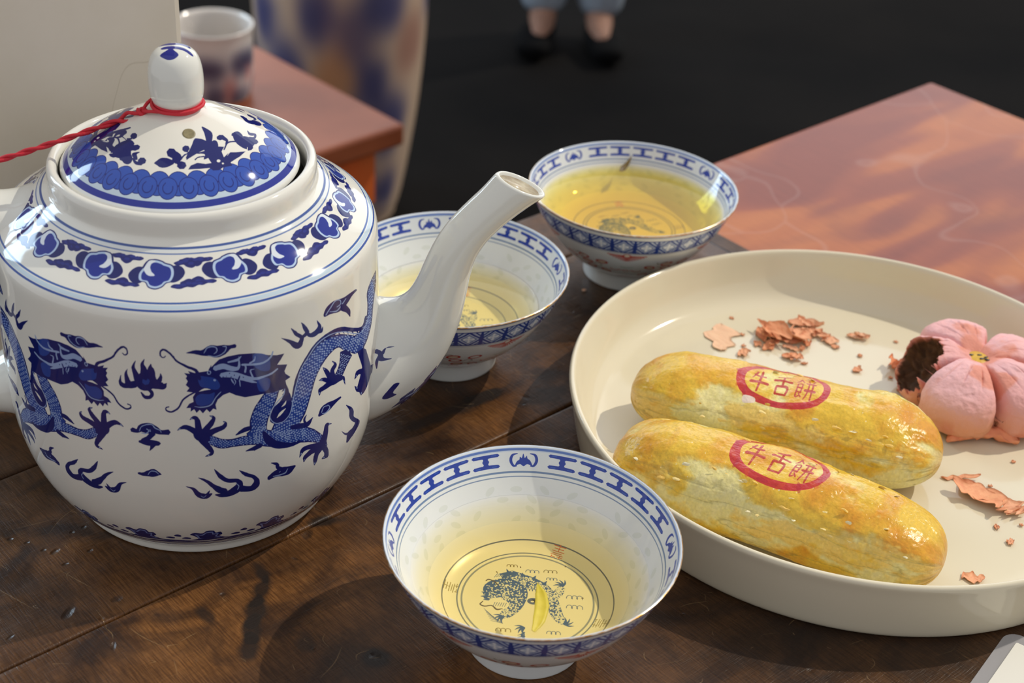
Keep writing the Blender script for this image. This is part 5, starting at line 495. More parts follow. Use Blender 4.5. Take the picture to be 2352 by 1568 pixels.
(0,1,[-363,1229,-355,1229,-347,1229,-340,1228,-333,1226,-326,1224,-319,1221,-310,1218,-301,1217,-292,1217,-284,1219,-275,1221,-265,1224,-257,1228,-249,1232,-243,1236,-236,1239,-229,1241,-222,1242,-215,1242,-207,1243,-207,1248,-214,1254,-223,1256,-231,1257,-240,1258,-249,1259,-259,1260,-268,1260,-277,1261,-286,1263,-295,1266,-305,1270,-315,1275,-325,1277,-332,1277,-340,1275,-347,1272,-354,1268,-360,1262,-364,1255,-367,1248,-370,1240,-369,1233]),
(2,1,[-359,1232,-354,1237,-348,1242,-344,1246,-338,1251,-333,1257,-328,1262,-323,1267,-318,1269,-313,1269,-308,1267,-303,1264,-299,1261,-298,1258,-296,1253,-296,1248,-297,1244,-299,1243,-304,1242,-309,1242,-314,1242,-314,1240,-312,1238,-307,1238,-302,1238,-297,1238,-293,1240,-292,1245,-292,1251,-293,1257,-297,1263,-302,1268,-308,1272,-315,1275,-321,1275,-326,1272,-332,1267,-337,1262,-342,1256,-347,1251,-352,1246,-357,1241,-362,1236,-361,1233]),
(2,1,[-344,1237,-336,1233,-328,1229,-320,1225,-312,1223,-305,1224,-298,1228,-292,1231,-286,1235,-280,1238,-275,1241,-271,1244,-266,1247,-267,1249,-269,1251,-274,1248,-279,1245,-284,1242,-289,1240,-295,1236,-301,1233,-308,1229,-314,1228,-321,1230,-329,1233,-336,1236,-344,1240,-345,1239]),(0,1,[-295,1218,-289,1210,-282,1202,-277,1197,-272,1191,-267,1184,-262,1175,-257,1165,-251,1154,-249,1152,-247,1153,-247,1161,-246,1169,-246,1178,-249,1189,-255,1201,-261,1213,-267,1222,-272,1230,-296,1241]),
(0,1,[-395,783,-389,784,-382,783,-375,783,-369,784,-364,785,-359,786,-353,789,-348,791,-344,794,-339,797,-334,799,-328,802,-322,804,-316,806,-309,807,-302,809,-302,813,-306,818,-314,819,-322,820,-330,821,-337,822,-344,824,-351,826,-358,828,-365,829,-371,828,-378,828,-384,826,-389,822,-394,817,-397,809,-399,802,-402,795,-401,787]),(2,1,[-386,790,-382,788,-378,785,-374,783,-369,782,-364,785,-359,788,-354,793,-352,798,-353,804,-356,810,-359,815,-363,819,-364,820,-364,818,-361,813,-358,808,-356,805,-356,802,-358,798,-362,794,-367,790,-371,788,-375,788,-378,789,-382,792,-386,794,-387,793]),
(2,1,[-388,797,-385,802,-383,808,-381,813,-378,816,-375,817,-371,816,-367,814,-363,813,-362,814,-364,817,-368,818,-372,820,-377,821,-381,820,-383,817,-386,811,-388,805,-390,800,-389,797]),(0,1,[-572,565,-567,566,-561,568,-555,569,-550,569,-543,568,-536,566,-530,563,-524,562,-519,561,-514,560,-508,560,-502,562,-496,566,-492,572,-487,579,-483,584,-483,590,-487,595,-494,597,-501,600,-507,602,-512,604,-516,606,-521,609,-526,611,-533,612,-539,611,-546,608,-552,605,-558,601,-564,596,-568,590,-573,585,-577,579,-577,570]),
(2,1,[-559,573,-554,572,-548,571,-543,570,-538,569,-532,569,-527,569,-521,569,-517,570,-514,574,-512,579,-511,584,-509,588,-510,591,-511,591,-513,587,-515,582,-516,579,-519,576,-523,575,-528,574,-534,575,-539,575,-544,575,-549,576,-554,576,-559,577,-560,575]),(2,1,[-538,584,-535,588,-531,592,-528,595,-526,596,-524,595,-523,591,-521,586,-519,581,-518,581,-517,582,-519,587,-521,593,-523,598,-526,601,-530,600,-533,596,-536,591,-540,587,-539,585]),
(0,1,[-519,599,-525,606,-531,614,-536,620,-539,624,-539,623,-539,626,-539,633,-543,644,-548,649,-554,652,-559,654,-564,656,-566,655,-565,652,-560,647,-555,641,-551,636,-550,633,-551,635,-551,633,-551,626,-549,615,-544,605,-538,596,-533,587,-527,579,-517,580]),(0,1,[-278,751,-272,739,-266,727,-261,717,-259,711,-259,706,-259,698,-259,686,-254,669,-242,648,-229,630,-220,618,-218,616,-219,613,-222,607,-228,602,-235,598,-240,598,-246,599,-254,600,-261,597,-264,589,-265,578,-264,564,-264,551,-259,543,-253,539,-247,543,-240,548,-233,551,-228,553,-224,555,-220,557,-214,559,-208,562,-201,566,-192,570,-185,577,-185,593,-199,618,-215,639,-227,654,-231,661,-232,665,-232,673,-232,685,-237,701,-247,718,-258,731,-268,742,-276,752,-278,753]),
(0,1,[-248,589,-255,594,-262,598,-267,601,-272,605,-276,610,-282,618,-288,628,-294,637,-295,638,-295,636,-291,628,-287,618,-282,608,-276,598,-268,588,-260,580,-251,572,-243,564,-235,568]),(10,0,[-904,1095,-875,1098,-907,1052]),(11,0,[-904,1095,-893,1096,-905,1079]),(0,0,[-914,1105,-918,1113,-922,1122,-925,1130,-928,1138,-930,1143,-931,1147,-932,1149,-932,1153,-932,1158,-931,1165,-929,1173,-928,1180,-928,1182,-929,1181,-932,1175,-935,1168,-938,1161,-941,1153,-942,1146,-941,1140,-941,1134,-940,1128,-939,1119,-938,1108,-937,1097,-935,1086,-922,1083]),
(0,0,[-890,1123,-893,1131,-896,1140,-899,1148,-901,1155,-903,1160,-905,1164,-906,1166,-906,1168,-906,1173,-905,1178,-904,1185,-903,1191,-904,1193,-905,1192,-907,1187,-910,1181,-913,1175,-915,1169,-916,1162,-916,1157,-916,1153,-916,1147,-917,1139,-918,1129,-919,1118,-920,1108,-903,1098]),(0,0,[-883,1116,-883,1125,-883,1135,-884,1145,-884,1152,-884,1158,-885,1162,-885,1166,-886,1170,-887,1171,-888,1170,-889,1166,-891,1163,-893,1159,-895,1154,-897,1146,-900,1137,-902,1127,-905,1118,-896,1103]),
(0,0,[-876,1106,-877,1116,-877,1126,-877,1135,-878,1143,-879,1148,-880,1152,-882,1154,-883,1157,-884,1157,-885,1156,-885,1152,-885,1149,-885,1146,-886,1141,-887,1134,-888,1125,-890,1115,-891,1105,-884,1097]),(0,0,[-934,1094,-939,1092,-944,1090,-948,1089,-947,1088,-946,1086,-947,1087,-948,1091,-950,1097,-951,1103,-953,1109,-954,1115,-955,1120,-955,1124,-955,1129,-954,1134,-953,1140,-953,1141,-954,1140,-956,1136,-959,1131,-961,1126,-963,1119,-964,1111,-964,1103,-964,1095,-964,1089,-964,1082,-964,1075,-963,1066,-957,1058,-949,1057,-943,1059,-937,1062,-932,1065,-925,1082]),
(0,0,[-948,1077,-953,1077,-958,1077,-962,1077,-965,1078,-968,1078,-970,1080,-972,1081,-973,1083,-974,1087,-974,1094,-974,1102,-973,1110,-974,1111,-974,1111,-977,1103,-979,1094,-982,1085,-982,1077,-981,1069,-979,1063,-975,1059,-971,1056,-965,1055,-960,1056,-955,1057,-950,1059,-944,1068]),(0,0,[-890,1065,-886,1065,-881,1064,-876,1064,-872,1064,-868,1063,-864,1062,-859,1062,-854,1065,-850,1071,-848,1078,-848,1084,-847,1089,-847,1091,-849,1091,-852,1089,-855,1088,-857,1089,-857,1091,-858,1092,-859,1093,-862,1094,-865,1097,-868,1099,-871,1103,-875,1107,-879,1111,-895,1093]),
(0,0,[-868,1082,-866,1087,-863,1093,-860,1100,-859,1108,-858,1115,-859,1121,-860,1126,-862,1131,-862,1132,-863,1131,-864,1126,-865,1120,-867,1116,-868,1113,-870,1110,-872,1106,-876,1101,-879,1096,-877,1081]),(0,0,[-903,1058,-900,1052,-897,1047,-895,1042,-895,1040,-895,1039,-896,1036,-897,1033,-899,1031,-900,1030,-903,1030,-907,1030,-909,1030,-911,1032,-913,1036,-916,1040,-918,1045,-921,1045,-922,1042,-920,1036,-919,1029,-917,1023,-914,1017,-910,1014,-905,1013,-900,1014,-895,1016,-891,1021,-887,1028,-885,1036,-885,1045,-887,1053,-890,1058,-894,1063,-898,1067,-902,1066]),
(0,0,[-959,856,-955,855,-951,854,-946,854,-941,854,-935,857,-930,861,-928,862,-927,860,-924,859,-920,858,-916,856,-912,855,-907,855,-902,856,-897,856,-892,856,-889,857,-886,856,-882,855,-877,854,-871,854,-865,854,-859,854,-853,853,-847,866,-852,879,-858,878,-864,876,-870,875,-874,876,-876,878,-877,881,-880,886,-883,890,-888,895,-893,900,-898,904,-904,906,-911,906,-917,904,-924,901,-931,896,-937,888,-940,879,-941,874,-942,872,-943,872,-946,873,-950,876,-954,877,-961,868]),
(2,0,[-935,861,-933,867,-931,873,-930,878,-928,883,-925,886,-921,890,-916,893,-913,895,-909,896,-905,897,-901,898,-898,897,-896,894,-895,890,-893,885,-890,881,-887,878,-883,876,-880,875,-877,873,-876,870,-875,868,-875,865,-874,861,-873,861,-873,862,-873,866,-873,869,-874,873,-876,876,-879,878,-882,881,-885,883,-888,885,-890,889,-892,893,-894,898,-897,901,-901,903,-905,903,-909,902,-913,900,-917,897,-922,894,-926,891,-929,886,-932,880,-934,874,-935,868,-936,861,-936,860]),
(2,0,[-930,854,-927,853,-924,852,-920,851,-917,852,-913,855,-910,859,-907,864,-906,868,-907,873,-909,875,-911,877,-913,879,-914,878,-915,875,-913,873,-910,871,-909,869,-909,868,-910,866,-912,863,-915,859,-917,857,-920,856,-923,856,-926,857,-930,857,-931,856]),(2,0,[-892,859,-895,859,-897,860,-899,860,-900,862,-901,864,-902,867,-903,872,-903,876,-905,876,-906,874,-905,870,-905,866,-904,861,-903,857,-900,856,-898,855,-895,856,-892,856,-892,857]),
(0,0,[-901,869,-905,861,-909,853,-913,846,-916,841,-918,839,-920,838,-922,836,-926,833,-929,830,-932,825,-934,820,-937,816,-938,812,-936,810,-932,812,-929,813,-926,815,-923,816,-920,817,-918,818,-914,820,-909,825,-904,830,-900,837,-895,844,-890,851,-891,869]),(0,0,[-939,810,-933,807,-928,804,-922,801,-915,799,-908,799,-899,800,-891,801,-883,802,-877,812,-881,821,-889,824,-897,826,-904,827,-912,828,-919,827,-925,825,-931,822,-938,820,-940,815]),
(0,0,[-907,814,-907,809,-907,804,-907,800,-908,796,-908,791,-909,786,-910,780,-911,775,-910,774,-909,774,-907,778,-904,782,-902,785,-899,789,-897,793,-894,797,-892,801,-890,804,-895,821]),(0,0,[-952,656,-949,654,-945,652,-941,650,-937,649,-933,649,-929,649,-926,649,-922,649,-918,649,-914,648,-911,648,-907,649,-902,651,-897,654,-891,658,-884,662,-883,663,-884,665,-888,672,-893,678,-897,684,-903,688,-909,687,-914,685,-918,681,-923,678,-927,675,-930,672,-933,669,-936,667,-939,666,-942,665,-946,666,-950,665,-953,661]),
(2,0,[-922,656,-920,661,-918,666,-916,670,-914,673,-911,675,-907,675,-904,675,-901,675,-899,673,-897,670,-894,666,-892,663,-891,663,-891,665,-893,669,-895,673,-897,677,-900,679,-903,680,-907,680,-911,680,-914,677,-917,673,-920,668,-922,662,-924,657,-923,656])]
LID_DECOR = [(0,[-29,-304,-22,-308,-15,-312,-8,-317,-1,-319,5,-320,11,-319,16,-318,22,-316,27,-313,33,-309,38,-305,43,-301,47,-292,40,-286,33,-284,26,-282,20,-280,14,-279,7,-279,1,-279,-5,-280,-10,-282,-15,-286,-20,-291,-25,-296,-30,-302,-30,-303]),(10,[29,-257,48,-269,20,-274]),(0,[44,-248,42,-253,38,-258,36,-262,34,-267,34,-271,35,-275,36,-279,38,-283,41,-286,44,-289,48,-293,51,-296,58,-300,63,-293,65,-289,66,-284,68,-279,68,-275,68,-271,68,-267,66,-263,64,-259,61,-256,56,-253,51,-250,46,-248,45,-247]),
(10,[74,-300,92,-299,74,-317]),(10,[77,-229,91,-225,79,-243]),(10,[51,-278,69,-275,55,-298]),(0,[67,-282,71,-276,73,-269,76,-263,80,-257,84,-253,90,-249,95,-246,101,-243,108,-241,116,-239,123,-238,131,-236,133,-232,130,-230,123,-232,115,-234,107,-236,100,-238,93,-241,87,-244,82,-249,76,-253,72,-259,68,-265,64,-271,60,-277,62,-283]),(0,[79,-243,88,-244,98,-244,107,-244,109,-242,107,-239,98,-239,88,-239,79,-238,77,-241]),
(0,[120,-268,122,-264,124,-261,126,-257,129,-255,133,-252,138,-249,143,-247,149,-244,150,-241,147,-239,142,-242,137,-245,131,-247,127,-250,123,-254,121,-258,118,-261,116,-265,117,-268]),(0,[101,-312,107,-294,129,-276,159,-271,179,-259,164,-243,146,-231,119,-237,138,-223,146,-216,117,-194,132,-188,136,-174,152,-174,171,-176,178,-198,190,-175,210,-165,205,-192,218,-214,232,-181,257,-164,287,-137,272,-177,245,-224,253,-235,223,-259,210,-277,190,-287,177,-282,142,-298]),
(13,[202,-239,209,-236,203,-246]),(13,[219,-243,223,-241,220,-247]),(3,[130,-275,133,-271,137,-268,141,-265,143,-264,145,-264,149,-264,154,-264,160,-265,161,-263,160,-262,156,-259,152,-256,147,-253,141,-253,135,-257,132,-263,130,-268,128,-273,128,-275]),(3,[223,-183,226,-180,230,-177,232,-175,230,-174,230,-176,230,-183,229,-192,228,-200,228,-201,229,-200,231,-192,234,-183,236,-176,236,-168,231,-167,227,-172,224,-177,222,-181,222,-183]),
(11,[181,-196,185,-191,188,-207]),(0,[214,-179,216,-169,217,-159,218,-149,220,-141,223,-135,228,-129,232,-125,237,-120,241,-117,245,-115,250,-114,254,-112,256,-107,254,-104,249,-106,245,-107,240,-110,236,-113,231,-118,225,-123,220,-130,216,-138,214,-148,212,-159,211,-169,210,-179,212,-182]),(10,[190,-126,204,-113,194,-139]),(0,[198,-134,202,-134,206,-134,209,-134,210,-134,211,-135,211,-139,211,-145,212,-152,214,-154,216,-151,217,-145,219,-138,220,-131,218,-122,214,-117,209,-115,205,-114,201,-113,194,-123]),
(0,[225,-77,229,-86,232,-95,236,-103,241,-110,246,-115,252,-120,259,-123,267,-125,275,-126,283,-125,289,-123,289,-121,288,-110,290,-108,291,-115,292,-122,294,-127,297,-124,301,-119,305,-113,309,-98,304,-78,296,-71,288,-70,281,-70,275,-70,271,-68,265,-65,259,-63,252,-62,246,-63,240,-66,233,-68,226,-71,224,-73]),(0,[230,-89,234,-82,238,-75,241,-71,243,-69,244,-69,248,-70,252,-73,256,-75,263,-67,261,-53,257,-50,253,-46,247,-43,241,-44,235,-51,230,-60,227,-69,224,-76,224,-88]),
(10,[281,-79,309,-76,278,-113]),(10,[305,-54,320,-43,307,-74]),(0,[270,-6,272,-12,275,-19,278,-26,283,-29,289,-26,294,-20,298,-14,300,-13,299,-13,299,-17,299,-23,298,-27,297,-29,293,-33,288,-37,284,-41,282,-53,286,-59,291,-54,295,-50,300,-44,304,-37,307,-26,307,-14,306,-3,302,7,297,5,291,0,286,-5,283,-8,281,-8,278,-7,275,-4,271,-1,270,-3]),(0,[-202,-239,-196,-243,-191,-248,-186,-252,-181,-255,-177,-257,-174,-257,-171,-257,-168,-255,-165,-254,-162,-251,-160,-248,-158,-246,-156,-239,-163,-233,-167,-230,-172,-227,-176,-224,-180,-222,-184,-220,-188,-220,-191,-220,-194,-221,-197,-224,-199,-228,-200,-232,-202,-236,-202,-237]),
(10,[-184,-238,-165,-234,-175,-258]),(10,[-140,-273,-130,-301,-161,-273]),(10,[-116,-231,-98,-228,-110,-245]),(0,[-124,-277,-126,-266,-128,-255,-130,-247,-131,-243,-132,-244,-130,-243,-125,-242,-119,-241,-116,-229,-127,-218,-133,-216,-140,-215,-149,-214,-158,-221,-160,-234,-159,-246,-157,-258,-156,-269,-138,-287]),(10,[-78,-292,-62,-290,-72,-307]),(0,[-116,-283,-114,-288,-111,-293,-108,-298,-102,-304,-96,-307,-89,-309,-83,-310,-77,-311,-72,-305,-78,-297,-84,-296,-90,-294,-95,-293,-99,-292,-101,-290,-105,-287,-108,-284,-113,-280,-116,-280]),
(10,[-135,-172,-122,-169,-127,-189]),(0,[-151,-210,-153,-205,-154,-199,-156,-192,-159,-186,-165,-178,-172,-170,-180,-161,-187,-155,-193,-152,-198,-150,-203,-150,-207,-149,-208,-152,-205,-155,-200,-156,-196,-156,-192,-157,-187,-160,-181,-165,-174,-172,-167,-180,-162,-187,-159,-192,-158,-198,-157,-204,-156,-209,-153,-212]),(0,[-160,-181,-153,-184,-147,-186,-141,-188,-139,-185,-142,-180,-149,-178,-155,-177,-161,-175,-162,-178]),
(0,[-257,-165,-257,-157,-256,-150,-253,-144,-249,-140,-245,-138,-241,-137,-236,-138,-231,-140,-226,-144,-221,-149,-216,-155,-213,-161,-212,-168,-213,-176,-215,-183,-215,-189,-213,-195,-209,-199,-206,-203,-204,-207,-206,-212,-209,-217,-213,-221,-216,-222,-219,-219,-223,-214,-226,-207,-230,-200,-237,-192,-245,-183,-252,-173]),(0,[-220,-159,-217,-154,-213,-147,-209,-142,-206,-140,-203,-140,-200,-141,-197,-143,-195,-144,-195,-143,-192,-146,-188,-152,-184,-156,-182,-157,-182,-156,-183,-150,-184,-144,-187,-137,-193,-128,-200,-123,-206,-120,-212,-119,-217,-122,-220,-128,-222,-137,-224,-145,-225,-154,-224,-158]),
(0,[-297,-119,-286,-119,-277,-120,-266,-121,-256,-121,-246,-122,-235,-123,-223,-124,-211,-125,-198,-126,-185,-126,-171,-126,-158,-125,-158,-120,-162,-115,-176,-114,-191,-112,-205,-109,-218,-107,-231,-105,-243,-101,-255,-99,-266,-97,-276,-99,-285,-102,-293,-106,-301,-109,-300,-114]),(10,[-286,-7,-267,-11,-274,-38]),(10,[-256,28,-230,15,-247,0]),(0,[-277,25,-276,36,-274,49,-273,61,-270,66,-265,61,-259,49,-250,35,-241,27,-233,27,-224,31,-217,36,-210,41,-205,45,-201,51,-196,57,-192,64,-193,70,-196,76,-208,93,-222,118,-237,145,-247,150,-247,121,-247,89,-248,67,-251,57,-257,60,-264,72,-273,88,-280,95,-282,85,-282,67,-282,50,-282,36,-280,29]),
(0,[-235,20,-226,11,-217,2,-208,-6,-198,-11,-188,-11,-178,-7,-168,-2,-158,4,-159,7,-160,9,-174,14,-187,18,-201,25,-213,31,-222,36,-229,40,-236,43,-243,47,-242,36]),(0,[-231,15,-224,-1,-217,-16,-211,-30,-207,-32,-208,-26,-215,-13,-222,3,-229,19,-233,23]),(10,[-185,-33,-162,-39,-181,-46]),(0,[-211,-24,-212,-34,-213,-43,-214,-50,-218,-53,-224,-52,-233,-47,-244,-39,-254,-32,-254,-36,-251,-42,-241,-49,-231,-55,-221,-60,-214,-61,-210,-57,-208,-49,-208,-39,-208,-30,-209,-26]),
(0,[-298,-34,-292,-33,-285,-33,-279,-32,-274,-31,-269,-29,-264,-27,-260,-23,-255,-20,-258,-6,-267,10,-274,12,-280,14,-287,15,-293,13,-297,7,-299,-2,-302,-11,-304,-20,-302,-28])]
def ruyi(put, t0, s0, sc_=1.0, flip=1):
    """one cloud head of the shoulder band, local mm (x along the rim, y up)"""
    g = lambda P: [(x*sc_*flip, y*sc_) for x, y in P]
    put(t0, s0, cat(g([(-9.3, .8), (-8, 3), (-5.5, 3.4), (-3.5, 1.5), (-3.8, -1.8), (-5.8, -2.6), (-8, -1.6)]), 4, True), NAVY)
    put(t0, s0, cat(g([(9.3, -.8), (8, -3), (5.5, -3.4), (3.5, -1.5), (3.8, 1.8), (5.8, 2.6), (8, 1.4)]), 4, True), NAVY)
    o = [(-6.2, .6), (-5.3, 3.4), (-2.6, 4.4), (-1.6, 5), (1.0, 5.6), (3.6, 4.6), (5.0, 2.2), (6.2, 0), (5.8, -2.4), (3.4, -2.9), (2.2, -4.6), (-.2, -5.2), (-2.4, -4.3), (-3.6, -2.9), (-5.4, -2.2)]
    put(t0, s0, cat(g(o), 4, True), NAVY); put(t0, s0, cat(g([(x*.92, y*.92) for x, y in o]), 4, True), (176, 198, 226)); put(t0, s0, cat(g([(x*.78, y*.78) for x, y in o]), 4, True), (28, 44, 138))
    put(t0, s0, stroke([(x*sc_*flip, y*sc_, q*sc_) for x, y, q in ((1.0, 4.9, .8), (2.6, 4.2, 1.6), (3.3, 2.4, 2.2), (2.4, .6, 1.9), (.8, -.1, .7))]), (214, 222, 230))
    put(t0, s0, stroke([(x*sc_*flip, y*sc_, q*sc_) for x, y, q in ((.2, 5.3, .3), (2.9, 5.0, .4), (4.6, 2.2, .5))]), NAVY)
def cloudbar(put, t0, s0, ang=0, L_=13, up=1):
    h = L_/2; P = [(-h, .1), (-h*.8, 1.0*up), (-h*.45, .9*up), (-h*.3, 1.8*up), (0, 2.6*up), (h*.25, 2.0*up), (h*.4, 1.0*up), (h*.8, .9*up), (h, 0), (h*.8, -.7*up), (h*.5, -.5*up), (h*.2, -1.1*up), (-h*.15, -.6*up), (-h*.5, -1.1*up), (-h*.8, -.6*up)]
    c, s = math.cos(ang), math.sin(ang); P = [(x*c-y*s, x*s+y*c) for x, y in P]
    put(t0, s0, cat(P, 4, True), (24, 30, 104))
    for x, y in ((-h*.6, .1), (-h*.3, .4), (0, .8*up), (h*.3, .4), (h*.6, .1)): put(t0, s0, ell(x*c-y*s, x*s+y*c, 1.1, .6, 0, 10), (34, 44, 126))
def unpack(c, q):
    """traced outline, or an ellipse given by centre and two conjugate half-axes"""
    P = np.array(q, float).reshape(-1, 2)/10
    if c < 10: return c, P
    n = 7 if np.abs(P[1]-P[0]).max() < 2.5 else 18; t = np.linspace(0, 2*PI, n, endpoint=False)[:, None]
    return c-10, P[0]+(P[1]-P[0])*np.cos(t)+(P[2]-P[0])*np.sin(t)
def paint_body():
    S = arcs(BODY)[-1]; cv = Canvas(4096, 1440, (223, 222, 213), 360.0, S)
    sr = np.interp(np.arange(0, S, .5), arcs(BODY), [p[0] for p in BODY])
    rad = lambda s: float(np.interp(s, np.arange(0, S, .5), sr))
    X = lambda th: (th-90.0) % 360
    def ring(s, w_, col, a=1.0): cv.poly([(-1, s-w_/2), (361, s-w_/2), (361, s+w_/2), (-1, s+w_/2)], col, a)
    def put(t0, s0, P, col):
        P = np.asarray(P); s = s0+P[:, 1]; r = np.array([rad(q) for q in s]); cv.poly(np.c_[X(t0)+np.degrees(P[:, 0]/r), s], col)
    # shoulder lines and cloud band
    ring(164.9, 1.0, (60, 84, 146)); ring(162.6, .55, (92, 116, 168)); ring(163.8, 1.3, (205, 214, 220), .6)
    ring(143.0, .75, (58, 92, 160)); ring(141.4, 1.6, (186, 204, 216)); ring(139.9, .9, (44, 76, 152))
    for k in range(8):
        b = -61.5+45*k; ruyi(put, b-1.5, 154.9, 1.12); ruyi(put, b+19.0, 154.3, 1.12, -1)
        for t, s, a, u in ((-12.5, 151.0, 0, 1), (8.5, 149.7, 0, 1), (29.5, 150.2, .1, 1), (-12.5, 160.1, 0, -1), (8.0, 160.4, 0, -1), (30.5, 159.6, .1, -1)): cloudbar(put, b+t, s, a, 12.5 if s > 155 else 13.5, u)
    # dragons: the traced pair, mirrored about the flaming pearl, and once more on the far side
    for c, side, q in BODY_DECOR:
        c, P = unpack(c, q)
        for back in (0, 180):
            th = P[:, 0]; x = (th+back-90) ; x = x-360*math.floor(x.mean()/360); cv.poly(np.c_[x, P[:, 1]], COLS[c])
            if side:
                th = 2*PEARL-P[:, 0]; x = th+back-90; x = x-360*math.floor(x.mean()/360); cv.poly(np.c_[x, P[:, 1]], COLS[c])
    # waves round the foot
    ring(13.6, .8, (66, 78, 150)); ring(15.6, .5, NAVY); ring(17.6, 1.3, NAVY); ring(20.4, .9, NAVY, .9)
    for k in range(16):
        t = -77.1+22.5*k
        put(t, 21, cat([(-7, -.6), (-3.2, .8), (-4.6, 4.0), (-6.4, 5.6), (-4.4, 7.4), (-1.5, 6.4), (.5, 8.4), (3.2, 8.2), (4.0, 6.2), (6.0, 6.4), (6.6, 4.0), (5.4, 2.6), (7.6, .4), (9, -.4), (0, -1.6)], 4, True), NAVY)
        put(t, 21, cat([(-3.0, 1.2), (-3.6, 3.6), (-4.6, 5.8), (-1.8, 5.0), (.3, 7.2), (2.8, 7.2), (3.2, 5.2), (5.2, 5.2), (4.4, 2.6), (6.4, .8), (0, 0)], 4, True), (120, 136, 190))
        put(t, 21, cat([(-2.2, 1.2), (-2.9, 3.6), (-3.4, 5.0), (-1.4, 4.2), (.4, 6.4), (2.4, 6.4), (2.6, 4.6), (4.4, 4.4), (3.6, 2.2), (5.4, .9), (0, 0)], 4, True), NAVY)
        for dx, dy, w_ in ((12, 2.2, 1.9), (15.5, 4.4, 1.5), (18.5, 1.8, 1.9), (-11.5, 4.8, 1.3)): put(t, 21, cat([(dx-w_, dy), (dx, dy+1.2), (dx+w_, dy+.3), (dx+w_*.5, dy-.8)], 4, True), NAVY)
        put(t+11.2, 18.8, stroke([(-12, -.8, .2), (-4, .3, 1.3), (3, .4, 1.3), (12, -1.2, .2)]), NAVY)
    return cv.image('teapot_body_painting')
def paint_lid():
    cv = Canvas(1600, 1600, (224, 222, 212), 96, 96, wrap=False); q = lambda P: np.asarray(P)+48
    pol = lambda r, a: (r*math.cos(a), r*math.sin(a))
    def disc(r, col, a=1.0): cv.poly(q(ell(0, 0, r, r, 0, 160)), col, a)
    disc(48, (228, 228, 222)); disc(46.4, (222, 226, 226)); disc(45.6, (34, 46, 140)); disc(43.6, (186, 202, 214)); disc(41.6, (28, 44, 128)); disc(38.0, (224, 222, 212))
    rs = np.random.RandomState(1)
    n = 32
    for rr, rad, ph in ((37.6, 4.3, 0), (39.2, 3.7, .5)):
        for k in range(n):
            a = (k+ph)*2*PI/n; x, y = pol(rr, a); cv.poly(q(ell(x, y, rad, rad, 0, 24)), (22, 34, 112)); cv.poly(q(ell(x, y, rad-.28, rad-.28, 0, 24)), (44, 78, 168))
            if ph: 
                cv.poly(q(stroke([(x+pol(1.9, a+t)[0], y+pol(1.9, a+t)[1], .35) for t in np.linspace(-2.6, 1.9, 7)])), (22, 34, 112))
            else: cv.poly(q(ell(*pol(rr+1.0, a), .32, .32)), (22, 34, 112))
    for rep in range(3):
        for c, P in LID_DECOR:
            c, P = unpack(c, P)
            a = 0 if rep == 0 else None
            if rep: 
                cx = P.mean(0); t = math.atan2(cx[1], cx[0])
                rot = {1: math.radians(139), 2: math.radians(-110)}[rep]; P = P@np.array([[math.cos(rot), math.sin(rot)], [-math.sin(rot), math.cos(rot)]])
                if rep == 2 and t < math.radians(-115) or rep == 1 and t < math.radians(-125): continue
            cv.poly(q(P), COLS[c])
    return cv.image('teapot_lid_painting')
pot_loc = (-.1357, .5493, TZ); lid_off = (-.0008, 0, 0)
M_body = glazed('painted_porcelain', paint_body(), .065, .06); M_lid = glazed('painted_lid_porcelain', paint_lid(), .06, .05)
teapot = empty('teapot', pot_loc); tag(teapot, 'white porcelain teapot painted with cobalt blue dragons and clouds', 'teapot')
body = lathe('body', BODY, M_body, teapot, 192, 90.0, 3)
box_r = lathe('base_underside', [(0, 2.2), (50, 2.2), (54, 0)], footmat, body, 64, sm=1)
lid = lathe('lid', LID[::-1] + [], None, teapot, 160, 90.0, 1, lid_off)
l_ = lid.data.uv_layers[0]; n_ = len(lid.data.loops); ix = np.empty(n_, np.int32); lid.data.loops.foreach_get('vertex_index', ix)
co = np.empty(len(lid.data.vertices)*3); lid.data.vertices.foreach_get('co', co); co = co.reshape(-1, 3)
l_.data.foreach_set('uv', ((co[:, :2]*1000+48)/96)[ix].astype(np.float32).ravel()); lid.data.materials.append(M_lid)
kn = Canvas(256, 256, (220, 221, 213), 24, 24, wrap=False)
kn.poly(cat([(8, 6), (11, 4.2), (13.6, 4.6), (15, 6.6), (13, 8.4), (12.6, 9.4), (15.6, 9.6), (19, 9.2), (19.6, 10.4), (15, 11.6), (10, 11.4), (7.5, 10.2), (8.4, 9.0), (10.6, 9.0), (9.6, 7.6)], 4, True), (28, 36, 128)); 
kn.poly(cat([(6, 13), (10, 12.4), (14, 13.6), (18, 13), (17, 15.4), (12, 15.6), (8, 15.4)], 4, True), (28, 36, 128))
KN = [(7.6, 179.4), (7.9, 180.4), (9.3, 182.0), (10.2, 184.6), (10.6, 188), (10.6, 192), (10.3, 195.6), (9.5, 199), (8.2, 201.4), (6.2, 203.1), (3.4, 204.1), (0, 204.4)]
knob = lathe('knob', KN, glazed('knob_porcelain', kn.image('knob_painting'), .06, .05), lid, 64, sm=3, loc=(0, 0, 0))
co = np.empty(len(knob.data.vertices)*3); knob.data.vertices.foreach_get('co', co); co = co.reshape(-1, 3); n_ = len(knob.data.loops); ix = np.empty(n_, np.int32); knob.data.loops.foreach_get('vertex_index', ix)
knob.data.uv_layers[0].data.foreach_set('uv', (np.c_[(co[:, 0]*1000+12)/24, (co[:, 1]*1000+12)/24])[ix].astype(np.float32).ravel())
